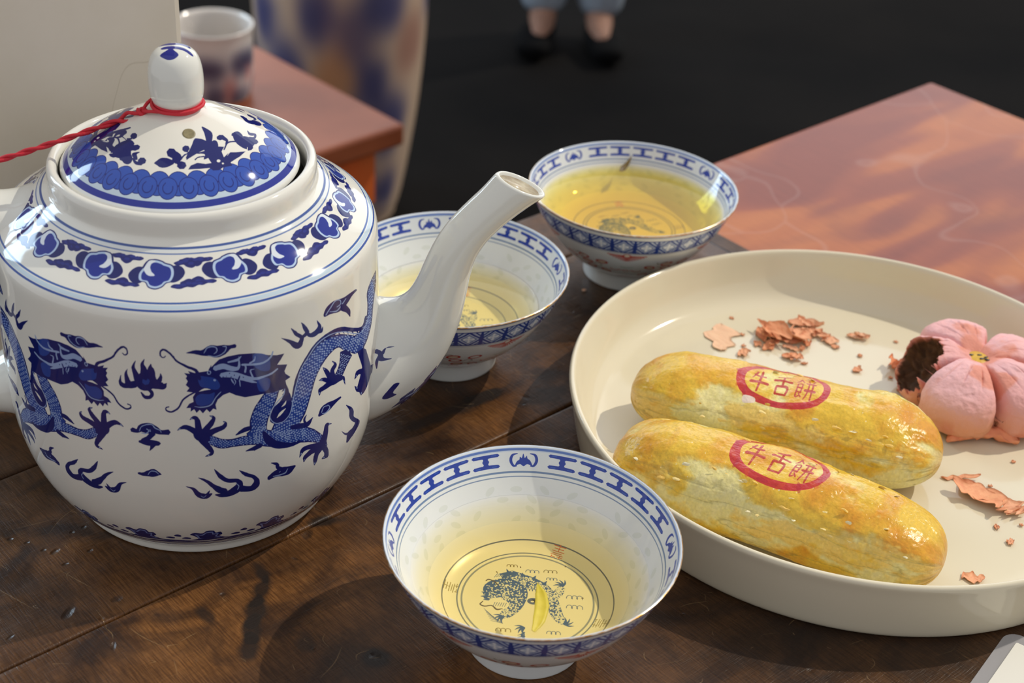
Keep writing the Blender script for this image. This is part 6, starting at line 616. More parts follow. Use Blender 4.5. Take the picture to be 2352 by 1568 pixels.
# vent: a small raised disc, its olive colour painting in the hole's shade
vx, vy, vz = 7.63e-3, -16.2e-3, .17553; sl = math.atan2(2.4, 4.8)
vent = lathe('vent_hole', [(0, .16), (1.3, .17), (1.9, .24), (2.15, .24), (2.5, 0)], pmat('vent_painted_shade', (138, 128, 92), .5, noise=(900, (120, 112, 82))), lid, 28, sm=1)
nrm = Vector((vx, vy, 0)).normalized()*math.sin(sl)+Vector((0, 0, math.cos(sl))); vent.location = (vx, vy, vz+.0001); vent.rotation_euler = nrm.to_track_quat('Z', 'Y').to_euler()
# spout (azimuth 10 degrees)
az = math.radians(10); R3 = np.array([math.cos(az), math.sin(az), 0]); S3 = np.array([-math.sin(az), math.cos(az), 0]); Z3 = np.array([0, 0, 1.0])
SP = [(62, 62, 33, 30, 90), (70, 63.5, 33.5, 29, 85), (76.5, 64.5, 31.5, 24.5, 78), (82, 66, 28.5, 20.5, 68), (88, 69, 24.2, 17.0, 56), (94, 73.5, 19.5, 14.4, 46), (99, 79, 15.6, 12.6, 35), (102.8, 86, 13.0, 11.4, 24), (105.6, 95, 11.3, 10.5, 17), (108.2, 105, 10.2, 9.8, 18), (111.6, 114, 9.5, 9.3, 26), (116.4, 122, 9.1, 8.9, 38), (122.2, 128.8, 9.0, 8.7, 42), (127.8, 134.4, 9.3, 8.7, 38), (132.4, 138.8, 10.2, 8.7, 31), (135.6, 141.6, 11.2, 8.7, 26), (137.0, 142.8, 11.5, 8.6, 24), (137.4, 143.3, 11.0, 8.1, 24), (137.3, 143.3, 10.1, 7.3, 24), (136.6, 142.4, 9.3, 6.5, 24)]
c5 = cat([p for p in SP], 3)
sp_path = [R3*p[0]/1000+Z3*p[1]/1000 for p in c5]
a1 = [R3*math.cos(math.radians(-p[4]))+Z3*math.sin(math.radians(-p[4])) for p in c5]; a2 = [S3]*len(c5)
spout = sweep('spout', sp_path, a1, a2, [p[2]/1000 for p in c5], [p[3]/1000 for p in c5], None, teapot, 40, cap=False)
spcv = Canvas(1440, 800, (219, 220, 212), 360, 19)
def spx(t, i, P, col): spcv.poly([((t-90) % 360+x, i+y) for x, y in P], col)
for t_, i_, s_ in ((334, 4.2, 1.0), (322, 3.0, .8)):
    spx(t_, i_, cat([(-14*s_, -.2), (-9*s_, .5), (-3*s_, .35), (1*s_, .95), (8*s_, .8), (9*s_, .2), (15*s_, 0), (10*s_, -.5), (2*s_, -.35), (-4*s_, -.8), (-9*s_, -.35)], 4, True), NAVY); spx(t_, i_, stroke([(-8*s_, 0, .12), (-1*s_, .25, .2), (5*s_, .5, .2), (7*s_, 0, .15), (2*s_, -.1, .12)]), PALE)
for P_ in ([(-7, 0, .3), (-2, .3, .5), (3, .2, .5), (8, .9, .1)], [(-2, .3, .4), (2, -.2, .35), (8, -.4, .08)], [(0, .4, .4), (-4, .9, .3), (-1, 1.5, .06)], [(-3, .2, .4), (-8, -.5, .3), (-6, -1.0, .06)]): spx(254, 2.5, stroke([(x, y, q*3 if abs(x) > 1e9 else q) for x, y, q in P_]), NAVY)
spx(292, 2.4, cat([(-6, .4), (-2, .7), (2, .2), (8, .3), (4, -.3), (-1, -.4)], 4, True), NAVY)
spout.data.materials.append(glazed('spout_glaze', spcv.image('spout_painting'), .07))
l_ = spout.data.uv_layers.new(name='UVMap'); n_ = len(spout.data.loops); ix = np.empty(n_, np.int32); spout.data.loops.foreach_get('vertex_index', ix)
uv_ = np.c_[((np.arange(len(spout.data.vertices)) % 40)*9.0-90) % 360/360, (np.arange(len(spout.data.vertices))//40)/3/19.0]; l_.data.foreach_set('uv', uv_[ix].astype(np.float32).ravel())
IN = [(136.6, 142.4, 9.3, 6.5, 24), (134.0, 139.6, 8.0, 5.9, 28), (129, 134.4, 6.8, 5.6, 38), (121.5, 127, 6, 5.4, 42), (115, 120, 5.6, 5.2, 38)]
c5 = cat(IN, 3)
inn = sweep('spout_opening', [R3*p[0]/1000+Z3*p[1]/1000 for p in c5], [R3*math.cos(math.radians(-p[4]))+Z3*math.sin(math.radians(-p[4])) for p in c5], [S3]*len(c5), [p[2]/1000 for p in c5], [p[3]/1000 for p in c5], pmat('tea_stained_glaze', (206, 196, 170), .2, noise=(120, (132, 100, 64))), spout, 40, cap=True)
inn['label'] = 'tea-stained inside of the spout'
# handle (azimuth 190 degrees)
az = math.radians(190); R3 = np.array([math.cos(az), math.sin(az), 0]); S3 = np.array([-math.sin(az), math.cos(az), 0])
HP = [(60, 128, 17, 22), (68, 129.5, 14, 19), (76, 132.5, 10, 15), (86, 137, 7, 11.5), (98, 140.5, 5.4, 9.4), (111, 139.5, 5.0, 8.8), (123, 132.5, 5.0, 8.6), (130, 120, 5.0, 8.4), (132, 104, 5, 8.2), (129, 86, 5, 8.2), (121, 69, 5.1, 8.4), (109, 56.5, 5.6, 9), (97, 51.5, 7, 10.5), (86, 51, 10, 13.5), (78, 53, 13.5, 17.5), (70, 55, 17, 21)]
c5 = cat(HP, 4); Pp = np.array([R3*p[0]/1000+Z3*p[1]/1000 for p in c5]); T = np.gradient(Pp, axis=0); T /= np.linalg.norm(T, axis=1)[:, None]
sweep('handle', Pp, [np.cross(S3, t) for t in T], [S3]*len(Pp), [p[2]/1000 for p in c5], [p[3]/1000 for p in c5], porcelain, teapot, 28)

# red string: ring round the knob, knot, twisted strands to the handle
M_red_s = pmat('red_string', (196, 24, 44), .55, bump=(1500, .5, .0006))
string = empty('string', (pot_loc[0]-.0008, pot_loc[1], TZ)); tag(string, 'red twisted string tied round the teapot lid knob and stretched to its handle', 'string')
for k, (dz, r_) in enumerate(((0, 9.1), (1.3, 8.9), (.6, 9.9))):
    tube('loop', [((r_+.25*math.sin(3*t+k))/1000*math.cos(t), (r_+.25*math.sin(3*t+k))/1000*math.sin(t), (180.2+dz+.3*math.sin(2*t+k))/1000) for t in np.linspace(0, 2*PI, 24, endpoint=False)], .00075, M_red_s, string, 8, 3, True)
kp = R3*.0135+np.array([0.0, -.0015, .1776])
tube('knot', [kp+np.array(p)/1000 for p in ((-2, 0, 0), (0, 1.4, .8), (1.8, 0, .2), (0, -1.5, -.2), (-1.4, .2, .9), (.4, .8, -.8), (1.6, -.6, .7))], .00085, M_red_s, string, 8, 6)
hp = R3*.104+np.array([0, 0, .1468])
tube('strand', [np.array([-.0030, -.0090, .1806]), kp*.5+np.array([-.0035, -.0045, .0905]), kp], .0007, M_red_s, string, 8, 5)
tube('strand', [np.array([-.0078, .0040, .1822]), kp*.45+np.array([-.0055, .0010, .1005]), kp], .0007, M_red_s, string, 8, 5)
dv = hp-kp; Ld = np.linalg.norm(dv); dv /= Ld; nn1 = np.cross(dv, [0, 0, 1]); nn1 /= np.linalg.norm(nn1); nn2 = np.cross(dv, nn1)
for k in range(2):
    pts = []
    for t in np.linspace(0, 1, 90):
        a = t*Ld/.0085*PI+k*PI; amp = .0007+.0012*math.exp(-((t-.06)/.04)**2); pts.append(kp+dv*Ld*t+nn1*math.cos(a)*amp+nn2*math.sin(a)*amp*.8+np.array([0, 0, -.0012*math.sin(PI*t)]))
    tube('strand', pts, .00078, M_red_s, string, 8, 2)
tube('loop', [hp+R3*a/1000+S3*b/1000+Z3*c/1000 for a, b, c in ((0, 0, 0), (1, 8, -2.0), (1, 9.6, -7), (1, 6, -12), (1, 0, -13.4), (1, -6, -12), (1, -9.6, -7), (0, -8, -2.0))], .0008, M_red_s, string, 8, 5, True)

# ---------------------------------------------------------------- tea bowls
BOWL_OUT = [(0, 2.5), (19, 2.3), (21.8, 0.0), (23.4, 0.2), (23.8, 1.2), (24.1, 8), (24.8, 9.8), (28, 11.8), (33, 15.8), (38.4, 21), (44.2, 28), (49.2, 35.8), (52.6, 42), (54.9, 47.2), (56.4, 51), (57.3, 52.5), (57.45, 53.1)]
def bowl_in(fl): return [(57.3, 53.4), (56.7, 53.3), (55.7, 51.2), (53.9, 47.2), (51.2, 42.2), (47.6, 37), (43.8, max(32.4, fl+5.5)), (39.6, max(27.6, fl+3.4)), (34.6, max(22.6, fl+1.4)), (30, max(20.4, fl+.4)), (24, fl)]
OS = arcs(BOWL_OUT); IS = arcs(bowl_in(20))
RED, GOLD, OLIVE = (184, 50, 38), (176, 128, 52), (98, 96, 62)
def paint_bowl_out():
    S = OS[-1]; cv = Canvas(3200, 820, (222, 226, 224), 360.0, S); rr = [p[0] for p in BOWL_OUT]; zz = [p[1] for p in BOWL_OUT]
    s_of_z = lambda z: float(np.interp(z, zz[2:], OS[2:])); rad = lambda s: np.interp(s, OS, rr)
    def ring(s, w_, col, a=1.0): cv.poly([(-1, s-w_/2), (361, s-w_/2), (361, s+w_/2), (-1, s+w_/2)], col, a)
    def put(t0, s0, P, col, a=1.0):
        P = np.asarray(P, float); cv.poly(np.c_[(t0-90) % 360+np.degrees(P[:, 0]/rad(s0+P[:, 1]*0)), s0+P[:, 1]], col, a)
    b0, b1 = s_of_z(39.6), s_of_z(49.2); mid = (b0+b1)/2; h = (b1-b0)/2
    cv.poly([(-1, b0), (361, b0), (361, b1), (-1, b1)], (176, 190, 212)); ring(b0, .9, (36, 52, 112)); ring(b0-1.3, .35, (96, 110, 150)); ring(b1, .6, (44, 62, 130)); ring(S-.9, .7, (70, 92, 160))
    n = 28; wd = 2*PI*52.8/n/2
    for k in range(n):
        t = k*360/n
        B1 = (40, 62, 136)
        for sx in (-1, 1):
            for sy in (-1, 1): put(t, mid, stroke([(sx*wd, 0, 1.0), (0, sy*h, 1.0)], 3), B1); put(t, mid, stroke([(sx*wd*.99, sy*h*.42, .7), (sx*wd*.5, sy*h*.96, .7)], 3), B1)
            put(t, mid, stroke([(sx*wd, -h, .8), (sx*wd*.94, 0, 1.3), (sx*wd, h, .8)], 3), B1)
        for sx in (-1, 1): put(t+180/n, mid, [(0, -h*.28), (wd*.26*sx, -h*.9), (-wd*.26*sx, -h*.9)], B1, .6)
        put(t, mid, stroke([(-wd*.62, 0, .5), (0, h*.66, .5), (wd*.62, 0, .5), (0, -h*.66, .5), (-wd*.62, 0, .5)], 1), B1)
        put(t, mid, stroke([(-wd*.36, 0, .7), (wd*.36, 0, .7)], 2), (226, 230, 234)); put(t, mid, stroke([(0, -h*.40, .8), (0, h*.40, .8)], 2), (226, 230, 234))
        for dx, dy in ((.36, 0), (-.36, 0), (0, .4), (0, -.4)): put(t, mid, ell(dx*wd, dy*h, .75, .75), (226, 230, 234))
    sa, sb = s_of_z(38.4), s_of_z(12.2)
    for k in range(6):
        t = -66+60*k
        for j in range(17):
            a = PI+PI*j/16; put(t, sa-1.4, stroke([(2.1*math.cos(a), 2.0*math.sin(a), .35), ((10.5-5.5*abs(math.sin(a)))*math.cos(a), 5.4*math.sin(a)-.2, .75)], 2), RED)
        put(t, sa-1.5, ell(0, 0, 2.2, 1.6, 0), RED); put(t, sa-1.5, ell(0, 0, 1.6, 1.1, 0), (226, 222, 206))
        for j in range(13):
            a = PI*j/12; put(t, sb+1.0, stroke([(1.6*math.cos(a), 1.4*math.sin(a), .3), ((7.5-4*abs(math.sin(a)))*math.cos(a), 4.2*math.sin(a), .6)], 2), RED)
        sm_ = (sa+sb)/2-2
        put(t, sm_, stroke([(-8, 1, .5), (-7, -.8, .6), (-4.5, -.6, .6), (-3.2, .9, .6), (-1.4, 0, .5)], 4), RED); put(t, sm_, stroke([(8, 1, .5), (7, -.8, .6), (4.5, -.6, .6), (3.2, .9, .6), (1.4, 0, .5)], 4), RED)
        put(t, sm_, stroke([(0, -2, .5), (1.5, 0, .5), (0, 2, .5), (-1.5, 0, .5), (0, -2, .5)], 1), RED)
        for dx, dy, an in ((-12, 7, 10), (12, 5, -30), (-11, -4, -30), (10.5, -6, 30), (-20.5, 3.2, 0), (20, 8, 10), (22, -2.4, 10), (-21, -7.5, -10)):
            put(t, sm_, ell(dx, dy, 3.3, 2.1, an), RED); put(t, sm_, ell(dx, dy, 2.2, 1.2, an), (214, 204, 180) if k % 2 else (224, 226, 218))
        for dx, dy in ((-24, 9.5), (26.5, 3.2)):
            put(t, sm_, stroke([(dx-3, dy+1, .4), (dx-2, dy-.8, .5), (dx-.4, dy+.6, .5), (dx+1.6, dy+1.0, .5), (dx+2.6, dy-.6, .5), (dx+1.2, dy-1.4, .4)], 4), OLIVE)
            put(t, sm_, stroke([(dx-2, dy-3.2, .4), (dx, dy-4.4, .5), (dx+2, dy-3.4, .4)], 4), OLIVE)
        put(t, sm_+5.2, stroke([(-3, 0, .5), (0, -.8, .9), (4, .2, .5)], 3), (120, 160, 140), .6)
    ring(s_of_z(11.4), .5, (86, 92, 116)); ring(s_of_z(10.2), .3, (120, 126, 146))
    return cv.image('bowl_outside_painting')
def paint_bowl_in():
    S = IS[-1]; cv = Canvas(3200, 640, (226, 230, 228), 360.0, S); P0 = bowl_in(20); rr = [p[0] for p in P0]
    def ring(s, w_, col, a=1.0): cv.poly([(-1, s-w_/2), (361, s-w_/2), (361, s+w_/2), (-1, s+w_/2)], col, a)
    def put(t0, s0, P, col, a=1.0):
        P = np.asarray(P, float); cv.poly(np.c_[(t0-90) % 360+np.degrees(P[:, 0]/float(np.interp(s0, IS, rr))), s0+P[:, 1]], col, a)
    B_, B2 = (36, 62, 158), (58, 96, 182)
    ring(1.9, .9, (70, 100, 176)); ring(1.9, 1.8, (120, 150, 205), .35); ring(11.4, .8, (112, 136, 172)); ring(13.2, .45, (120, 140, 172)); cv.poly([(-1, 2.5), (361, 2.5), (361, 10.6), (-1, 10.6)], (214, 222, 230), .5)
    c0 = 6.3
    for k in range(4):
        t = 95+90*k
        for m_ in (-1, 1): put(t, c0, stroke([(m_*2.6, -2.6, .4), (m_*4.6, -2.0, 1.0), (m_*5.4, .2, 1.2), (m_*4.4, 2.4, 1.0), (m_*3.0, 2.6, .5)], 4), B_)
        put(t, c0, cat([(-3.6, 2.4), (-2.8, .4), (-1.6, -.4), (-1.2, -1.6), (-.4, -.6), (.2, -2.6), (.8, -.6), (1.6, -1.2), (1.8, 0), (2.8, .6), (3.6, 2.4), (1.5, 1.8), (0, 2.8), (-1.5, 1.8)], 3, True), B_)
        for j in range(5):
            u = t-90+17+14*j
            put(u, c0, stroke([(-5.3, -2.3, 1.5), (0, -2.2, 1.6), (5.3, -2.3, 1.5)], 3), B_); put(u, c0, stroke([(-5.3, 2.3, 1.5), (0, 2.2, 1.6), (5.3, 2.3, 1.5)], 3), B_); put(u, c0, stroke([(-4.6, -2.4, .4), (4.6, -2.4, .4)], 2), B2); put(u, c0, stroke([(-4.6, 2.4, .4), (4.6, 2.4, .4)], 2), B2)
            put(u, c0, cat([(-2.6, -2.6), (-1.0, -1.1), (-1.5, 0), (-1.0, 1.1), (-2.6, 2.6), (2.6, 2.6), (1.0, 1.1), (1.5, 0), (1.0, -1.1), (2.6, -2.6)], 3, True), B_)
            for m_ in (-1, 1): put(u, c0, ell(m_*3.9, 0, 2.2, 1.1), (222, 228, 232))
    rs = np.random.RandomState(5)
    for row, (s, n) in enumerate(((18.5, 26), (22.5, 26), (27.0, 24), (31.2, 20))):          # rice-grain windows
        for k in range(n):
            if (k+row) % 5 == 4: continue
            put((k+.5*(row % 2))*360/n+rs.rand()*2, s, ell(0, 0, 2.5, 1.25, (k % 3-1)*38), (206, 211, 202), .5)
    return cv.image('bowl_inside_painting')
def paint_well():
    cv = Canvas(1300, 1300, (230, 232, 226), 72, 72, wrap=False); q = lambda P: np.asarray(P)+36
    def ringc(r, w_, col): cv.poly(q(ell(0, 0, r+w_/2, r+w_/2, 0, 140)), col); cv.poly(q(ell(0, 0, r-w_/2, r-w_/2, 0, 140)), (230, 232, 226))
    ringc(34, .45, (96, 106, 130)); ringc(28.0, .55, (112, 126, 156)); ringc(26.2, .75, (140, 152, 176))
    T = math.radians(12)
    B3, B4 = (66, 100, 176), (76, 104, 168); rs = np.random.RandomState(2)
    pol = lambda r, a: (r*math.cos(math.radians(a)), r*math.sin(math.radians(a)))
    def S_(P, col=B3): cv.poly(q(stroke(P)), col)
    bodyp = [(-8, 13, 8), (-3.5, 11.4, 8), (1, 10.2, 6.6), (5.4, 7.8, 5.6), (8.0, 4.0, 5.6), (9.6, -1, 5.8), (11.0, -5.5, 5.2), (12.6, -9.6, 4.2), (14.5, -12, 2.6)]
    head = [(-15.5, 1.5, 6), (-13, 4.5, 11), (-9, 5.2, 13), (-5.4, 4.0, 11), (-5.0, -1.5, 8), (-6.6, -6.5, 6), (-9.0, -10, 4)]
    leg = [(9.6, 1.4, 3), (12, 5, 4), (13.4, 8.4, 3)]
    for P in (bodyp, head, leg):
        S_(P)
        c = cat(P, 14)
        for x, y, w_ in c[::1]:
            for _ in range(4):
                o = (rs.rand(2)-.5)*w_*.95; cv.poly(q(ell(x+o[0], y+o[1], .38+.2*rs.rand(), .26, rs.rand()*180, 7)), (222, 226, 222))
    cv.poly(q(ell(-11, -3.6, 3.8, 3.0)), (230, 232, 226)); 
    for k in range(6): S_([(-13.5+k*.9, -4.8, .2), (-12.8+k*.9, -2.6, .25)], B4)
    for a, b in (((-17.5, 5.5), (-15, 4)), ((-18.5, 3.0), (-16, 2.4)), ((-18.6, .4), (-16, .6)), ((-17.5, -1.6), (-15.5, -1)), ((-9, 17.5), (-8, 15)), ((-6, 16.5), (-5.6, 14)), ((-2.5, 15.8), (-2.4, 14)), ((3, 14.6), (2, 12.6)), ((7.4, 11.8), (6.4, 9.8))): cv.poly(q(stroke([(a[0], a[1], .2), (b[0], b[1], 1.6)], 2)), B3)
    S_([(-17.6, -2.4, .4), (-18.6, -4.2, .6), (-16.8, -5.2, .6), (-14, -4.6, .5), (-12, -6.6, .8), (-9.8, -6.0, .4)], (92, 88, 96)); S_([(-17, 9.6, .4), (-16, 10.6, .6), (-13.6, 9.6, .6), (-12.2, 7.6, .5)], (92, 88, 96))
    for k in range(7): S_([(-17+k*.5, -6.5-k*1.1, .15), (-13.5+k*.7, -10.6-k*.6, .3)], B4)
    for k in range(8): S_([(-13.8+k*.9, 12.0+k*.25, .2), (-12.4+k*.9, 14.6, .25)], B4)
    def paw(x, y, a0):
        for k in range(4): a = math.radians(a0-50+k*34); S_([(x, y, 1.1), (x+2.0*math.cos(a), y+2.0*math.sin(a), .8), (x+3.8*math.cos(a+.3), y+3.8*math.sin(a+.3), .15)])
    paw(14.6, -12.4, 20); paw(13.8, 9.4, 110); paw(-9.4, -10.6, 200); paw(-1, -16, 200)
    for x, y, r, c in ((1.5, 16.6, 1, B4), (8.8, 17.2, 1, (104, 98, 70)), (-6.8, 19.4, .8, (112, 98, 60)), (9.4, 12.8, .8, B4), (18.6, 2.6, 1.2, B4), (18.6, -3, 1.2, B4), (10.5, -18.2, 1, B4), (-9, -18.4, 1.1, (120, 108, 70)), (1.2, 5.6, .7, B4)):
        for k in range(3): a = [math.radians(t) for t in np.linspace(190, -20, 6)]; S_([(x+(k-1)*1.7*r+r*math.cos(t), y+r*1.3*math.sin(t), .28) for t in a], c)
    for k in range(9): S_([(-2.4+rs.rand()*2, -18-rs.rand()*4, .8), (-3.4+rs.rand()*3, -19-rs.rand()*3, .2)], B3)
    cv.poly(q(ell(2.2, -.6, 2.4, 1.9)), (84, 104, 158)); cv.poly(q(ell(2.6, -.4, 1.2, .9)), (30, 34, 60)); cv.poly(q(ell(1.9, -.8, .7, .5)), (226, 228, 222))
    OR = (206, 104, 48)
    def glyph(ang, col, strokes, sc_=1.0):
        a = math.radians(ang); c, s = math.cos(a-PI/2), math.sin(a-PI/2); cx, cy = pol(31.0, ang)
        for P in strokes: cv.poly(q(stroke([(cx+(x*c-y*s)*sc_, cy+(x*s+y*c)*sc_, w_) for x, y, w_ in P], 2)), col)
    SHOU = [[(-2.6, 2.6, .3), (2.6, 2.6, .3)], [(0, 3.2, .35), (0, .4, .3)], [(-2, 1.6, .3), (2, 1.6, .3)], [(-2.6, .5, .3), (2.6, .5, .3)], [(-2, -.4, .3), (1.8, -.4, .3)], [(-2.6, -1.2, .3), (2.6, -1.2, .3)], [(-1.9, -1.8, .3), (-1.9, -3, .3)], [(-2, -2.4, .3), (-.2, -2.4, .3)], [(1.4, -1.2, .3), (1.4, -3, .3)], [(.4, -2.2, .3), (2.8, -2.2, .3)]]
    for k, ang in enumerate((68, 173, -22, -112)): glyph(ang, OR if k == 0 else (142, 132, 84), SHOU, 1.0)
    for r_, a_ in ((26, 55), (22, 8), (20, 130), (19.5, 100)): cv.poly(q(ell(*pol(r_, a_), .5, .25, a_)), (92, 78, 46))
    return cv.image('bowl_well_painting')
M_bo = glazed('bowl_outside_glaze', paint_bowl_out(), .07); M_bi = glazed('bowl_inside_glaze', paint_bowl_in(), .05); M_bw = glazed('bowl_well_glaze', paint_well(), .3); M_bw.node_tree.nodes['Image Texture'].extension = 'EXTEND'
M_gold = pmat('worn_gilding', (196, 142, 62), .22, metal=.95, noise=(320, (226, 214, 196)))
M_rim = pmat('rim_glaze', (206, 216, 228), .06)
def tea_mat(name, col, dens):
    """clear liquid: Fresnel gloss on the level surface, absorption in the depth (one material, so the volume closes)"""
    m, N, L, b = newmat(name); N.remove(b); out = N['Material Output']; t = N.new('ShaderNodeBsdfTransparent')
    g = N.new('ShaderNodeBsdfGlossy'); g.inputs['Roughness'].default_value = .01; f = N.new('ShaderNodeFresnel'); f.inputs['IOR'].default_value = 1.33
    ge = N.new('ShaderNodeNewGeometry'); fr = N.new('ShaderNodeMath'); fr.operation = 'SUBTRACT'; fr.inputs[0].default_value = 1; L.new(ge.outputs['Backfacing'], fr.inputs[1]); m2 = N.new('ShaderNodeMath'); m2.operation = 'MULTIPLY'; L.new(fr.outputs[0], m2.inputs[0]); sx = N.new('ShaderNodeSeparateXYZ'); L.new(ge.outputs['True Normal'], sx.inputs[0]); gt = N.new('ShaderNodeMath'); gt.operation = 'GREATER_THAN'; gt.inputs[1].default_value = .9; L.new(sx.outputs['Z'], gt.inputs[0])
    mu = N.new('ShaderNodeMath'); mu.operation = 'MULTIPLY'; L.new(gt.outputs[0], m2.inputs[1]); L.new(m2.outputs[0], mu.inputs[0]); L.new(f.outputs[0], mu.inputs[1])
    x = N.new('ShaderNodeMixShader'); L.new(mu.outputs[0], x.inputs[0]); L.new(t.outputs[0], x.inputs[1]); L.new(g.outputs[0], x.inputs[2]); L.new(x.outputs[0], out.inputs['Surface'])
    v = N.new('ShaderNodeVolumeAbsorption'); v.inputs['Color'].default_value = (*col, 1); v.inputs['Density'].default_value = dens; L.new(v.outputs[0], out.inputs['Volume'])
    return m
def make_bowl(name, label, loc, rot, fl, level, tea_col, dens, tea_label, well=1.0):
    e = empty(name, (loc[0], loc[1], TZ), math.radians(rot)); tag(e, label, 'bowl', 'rice-pattern tea bowls')
    lathe('outside_wall', BOWL_OUT, M_bo, e, 128, 90, 3)
    BI = bowl_in(fl); w_ = lathe('inside_wall', BI, M_bi, e, 128, 90, 3)
    lathe('rim', [(57.45, 53.1), (57.5, 53.35), (57.42, 53.55), (57.2, 53.62), (56.9, 53.55), (56.7, 53.3)], M_rim, e, 128, 90, 1)
    a = np.linspace(0, 2*PI, 128, endpoint=False)
    lathe('gilt_edge', [(57.40, 52.75), (57.72, 52.95), (57.80, 53.3), (57.66, 53.6), (57.40, 53.66)], M_gold, e, 128, 90, 1)
    # the well: fine disc that follows the inner profile down to the floor, planar UV
    rs_ = np.array([0, 6, 12, 18, 24]); 
    pr = BI[7:]; V = []; U = []; prof = [(p[0], p[1]) for p in pr]+[(18, fl), (12, fl), (6, fl), (.01, fl)]; sp_ = smooth_prof(prof, 3)
    for r, z in sp_:
        V.append(np.c_[r*np.cos(a), r*np.sin(a), np.full(128, z+.06)]/1000); U.append(np.c_[r*np.cos(a)/well, r*np.sin(a)/well]/72+.5)
    mesh_obj('printed_well', np.vstack(V), grid_faces(128, len(sp_), True), M_bw, e, uv=np.vstack(U))
    # tea
    te = empty('tea', (loc[0], loc[1], TZ), math.radians(rot)); tag(te, tea_label, 'tea')
    ip = smooth_prof(BI, 3); ip = ip[ip[:, 1] < level]; rl = float(np.interp(level, smooth_prof(BI, 3)[::-1, 1], smooth_prof(BI, 3)[::-1, 0]))
    sh = [(rl-.05, level)]+[(r-.05, z+.12) for r, z in ip]+[(12, fl+.12), (.01, fl+.12)]
    V = []; 
    for r, z in sh: V.append(np.c_[r*np.cos(a), r*np.sin(a), np.full(128, z)]/1000)
    su = [(rl-.05, level), (rl-.7, level-.28), (rl-1.8, level-.36), (.01, level-.36)]   # meniscus
    for r, z in su: V.append(np.c_[r*np.cos(a), r*np.sin(a), np.full(128, z)]/1000)
    F1 = grid_faces(128, len(sh), True); F2 = [tuple(reversed(f)) for f in grid_faces(128, len(su), True, off=len(sh)*128)]
    V = np.vstack(V); o = mesh_obj('liquid', V, F1+F2, None, te)
    o.data.materials.append(tea_mat('tea', tea_col, dens))
    import bmesh
    bm = bmesh.new(); bm.from_mesh(o.data); bmesh.ops.remove_doubles(bm, verts=bm.verts, dist=1e-5); bmesh.ops.recalc_face_normals(bm, faces=bm.faces)
    if bm.calc_volume(signed=True) < 0: bmesh.ops.reverse_faces(bm, faces=bm.faces)
    bm.to_mesh(o.data); bm.free()
    return e
FB, BB, MB_ = (.01275, .45508), (.06129, .75758), (-.03145, .65714)
make_bowl('tea_bowl', 'front tea bowl, nearest the camera, with a dragon printed in its well', FB, 0, 20.0, 36.0, (.97, .86, .42), 46, 'pale yellow tea in the front bowl with a leaf standing in it')
make_bowl('tea_bowl', 'middle tea bowl half hidden behind the teapot spout', MB_, 12, 19.0, 32.5, (.97, .87, .40), 55, 'pale yellow tea in the bowl behind the teapot spout')
make_bowl('tea_bowl', 'back tea bowl beside the orange table, filled with darker tea', BB, 32, 27.0, 42.2, (.95, .85, .02), 100, 'deep golden tea in the back bowl by the orange table', .92)

# tea leaves
def leafmesh(name, pts, wid, mat, label, loc, fold=.3):
    """leaf blade along pts (metres), half width list, slight fold"""
    P = cat(pts, 5); k = len(P); T = np.gradient(P, axis=0); T /= np.linalg.norm(T, axis=1)[:, None]; S = np.cross(T, [.1, -.6, .8]); S /= np.linalg.norm(S, axis=1)[:, None]; U = np.cross(S, T)
    W_ = np.interp(np.linspace(0, 1, k), np.linspace(0, 1, len(wid)), wid); V = []
    for lay in (0, 1):
        for i in range(k):
            for j in (-1, -.5, 0, .5, 1): V.append(P[i]+S[i]*j*W_[i]+U[i]*(abs(j)*W_[i]*fold+.00018*lay))
    F = grid_faces(5, k)+[tuple(reversed(f)) for f in grid_faces(5, k, off=5*k)]
    for i in range(k-1): F += [(i*5, (i+1)*5, (i+1)*5+5*k, i*5+5*k), (i*5+4, i*5+4+5*k, (i+1)*5+4+5*k, (i+1)*5+4)]
    F += [tuple([0, 1, 2, 3, 4]+[5*k+4, 5*k+3, 5*k+2, 5*k+1, 5*k])]
    o = mesh_obj(name, V, F, mat); o.location = loc; return tag(o, label, 'tea leaf')
M_leaf = pmat('yellow_tea_leaf', (198, 176, 30), .45, noise=(300, (208, 188, 48))); M_leafd = pmat('dark_tea_leaf', (70, 52, 18), .5, noise=(400, (120, 96, 30)))
leafmesh('tea_leaf', [(.0030, -.0095, .0374), (.0044, -.0150, .0366), (.0048, -.0215, .0364), (.0038, -.0290, .0363), (.0020, -.0350, .0363)], [.0002, .0022, .0028, .0024, .0008], M_leaf, 'curved yellow-green tea leaf afloat in the front bowl', (FB[0], FB[1], TZ))
leafmesh('tea_leaf', [(.0010, .0508, .0472), (-.0010, .0478, .0440), (-.0038, .0442, .0420), (-.0056, .0410, .0419)], [.0002, .0011, .0018, .0004], M_leafd, 'dark brown tea leaf stuck to the inner wall of the back bowl', (BB[0], BB[1], TZ))
leafmesh('tea_leaf', [(.012, -.006, .0195), (.017, -.009, .0198), (.022, -.013, .0200), (.026, -.017, .0212)], [.0006, .0030, .0034, .0010], pmat('ochre_tea_leaf', (206, 158, 36), .5), 'ochre tea leaf sunk in the middle bowl behind the spout', (MB_[0], MB_[1], TZ))

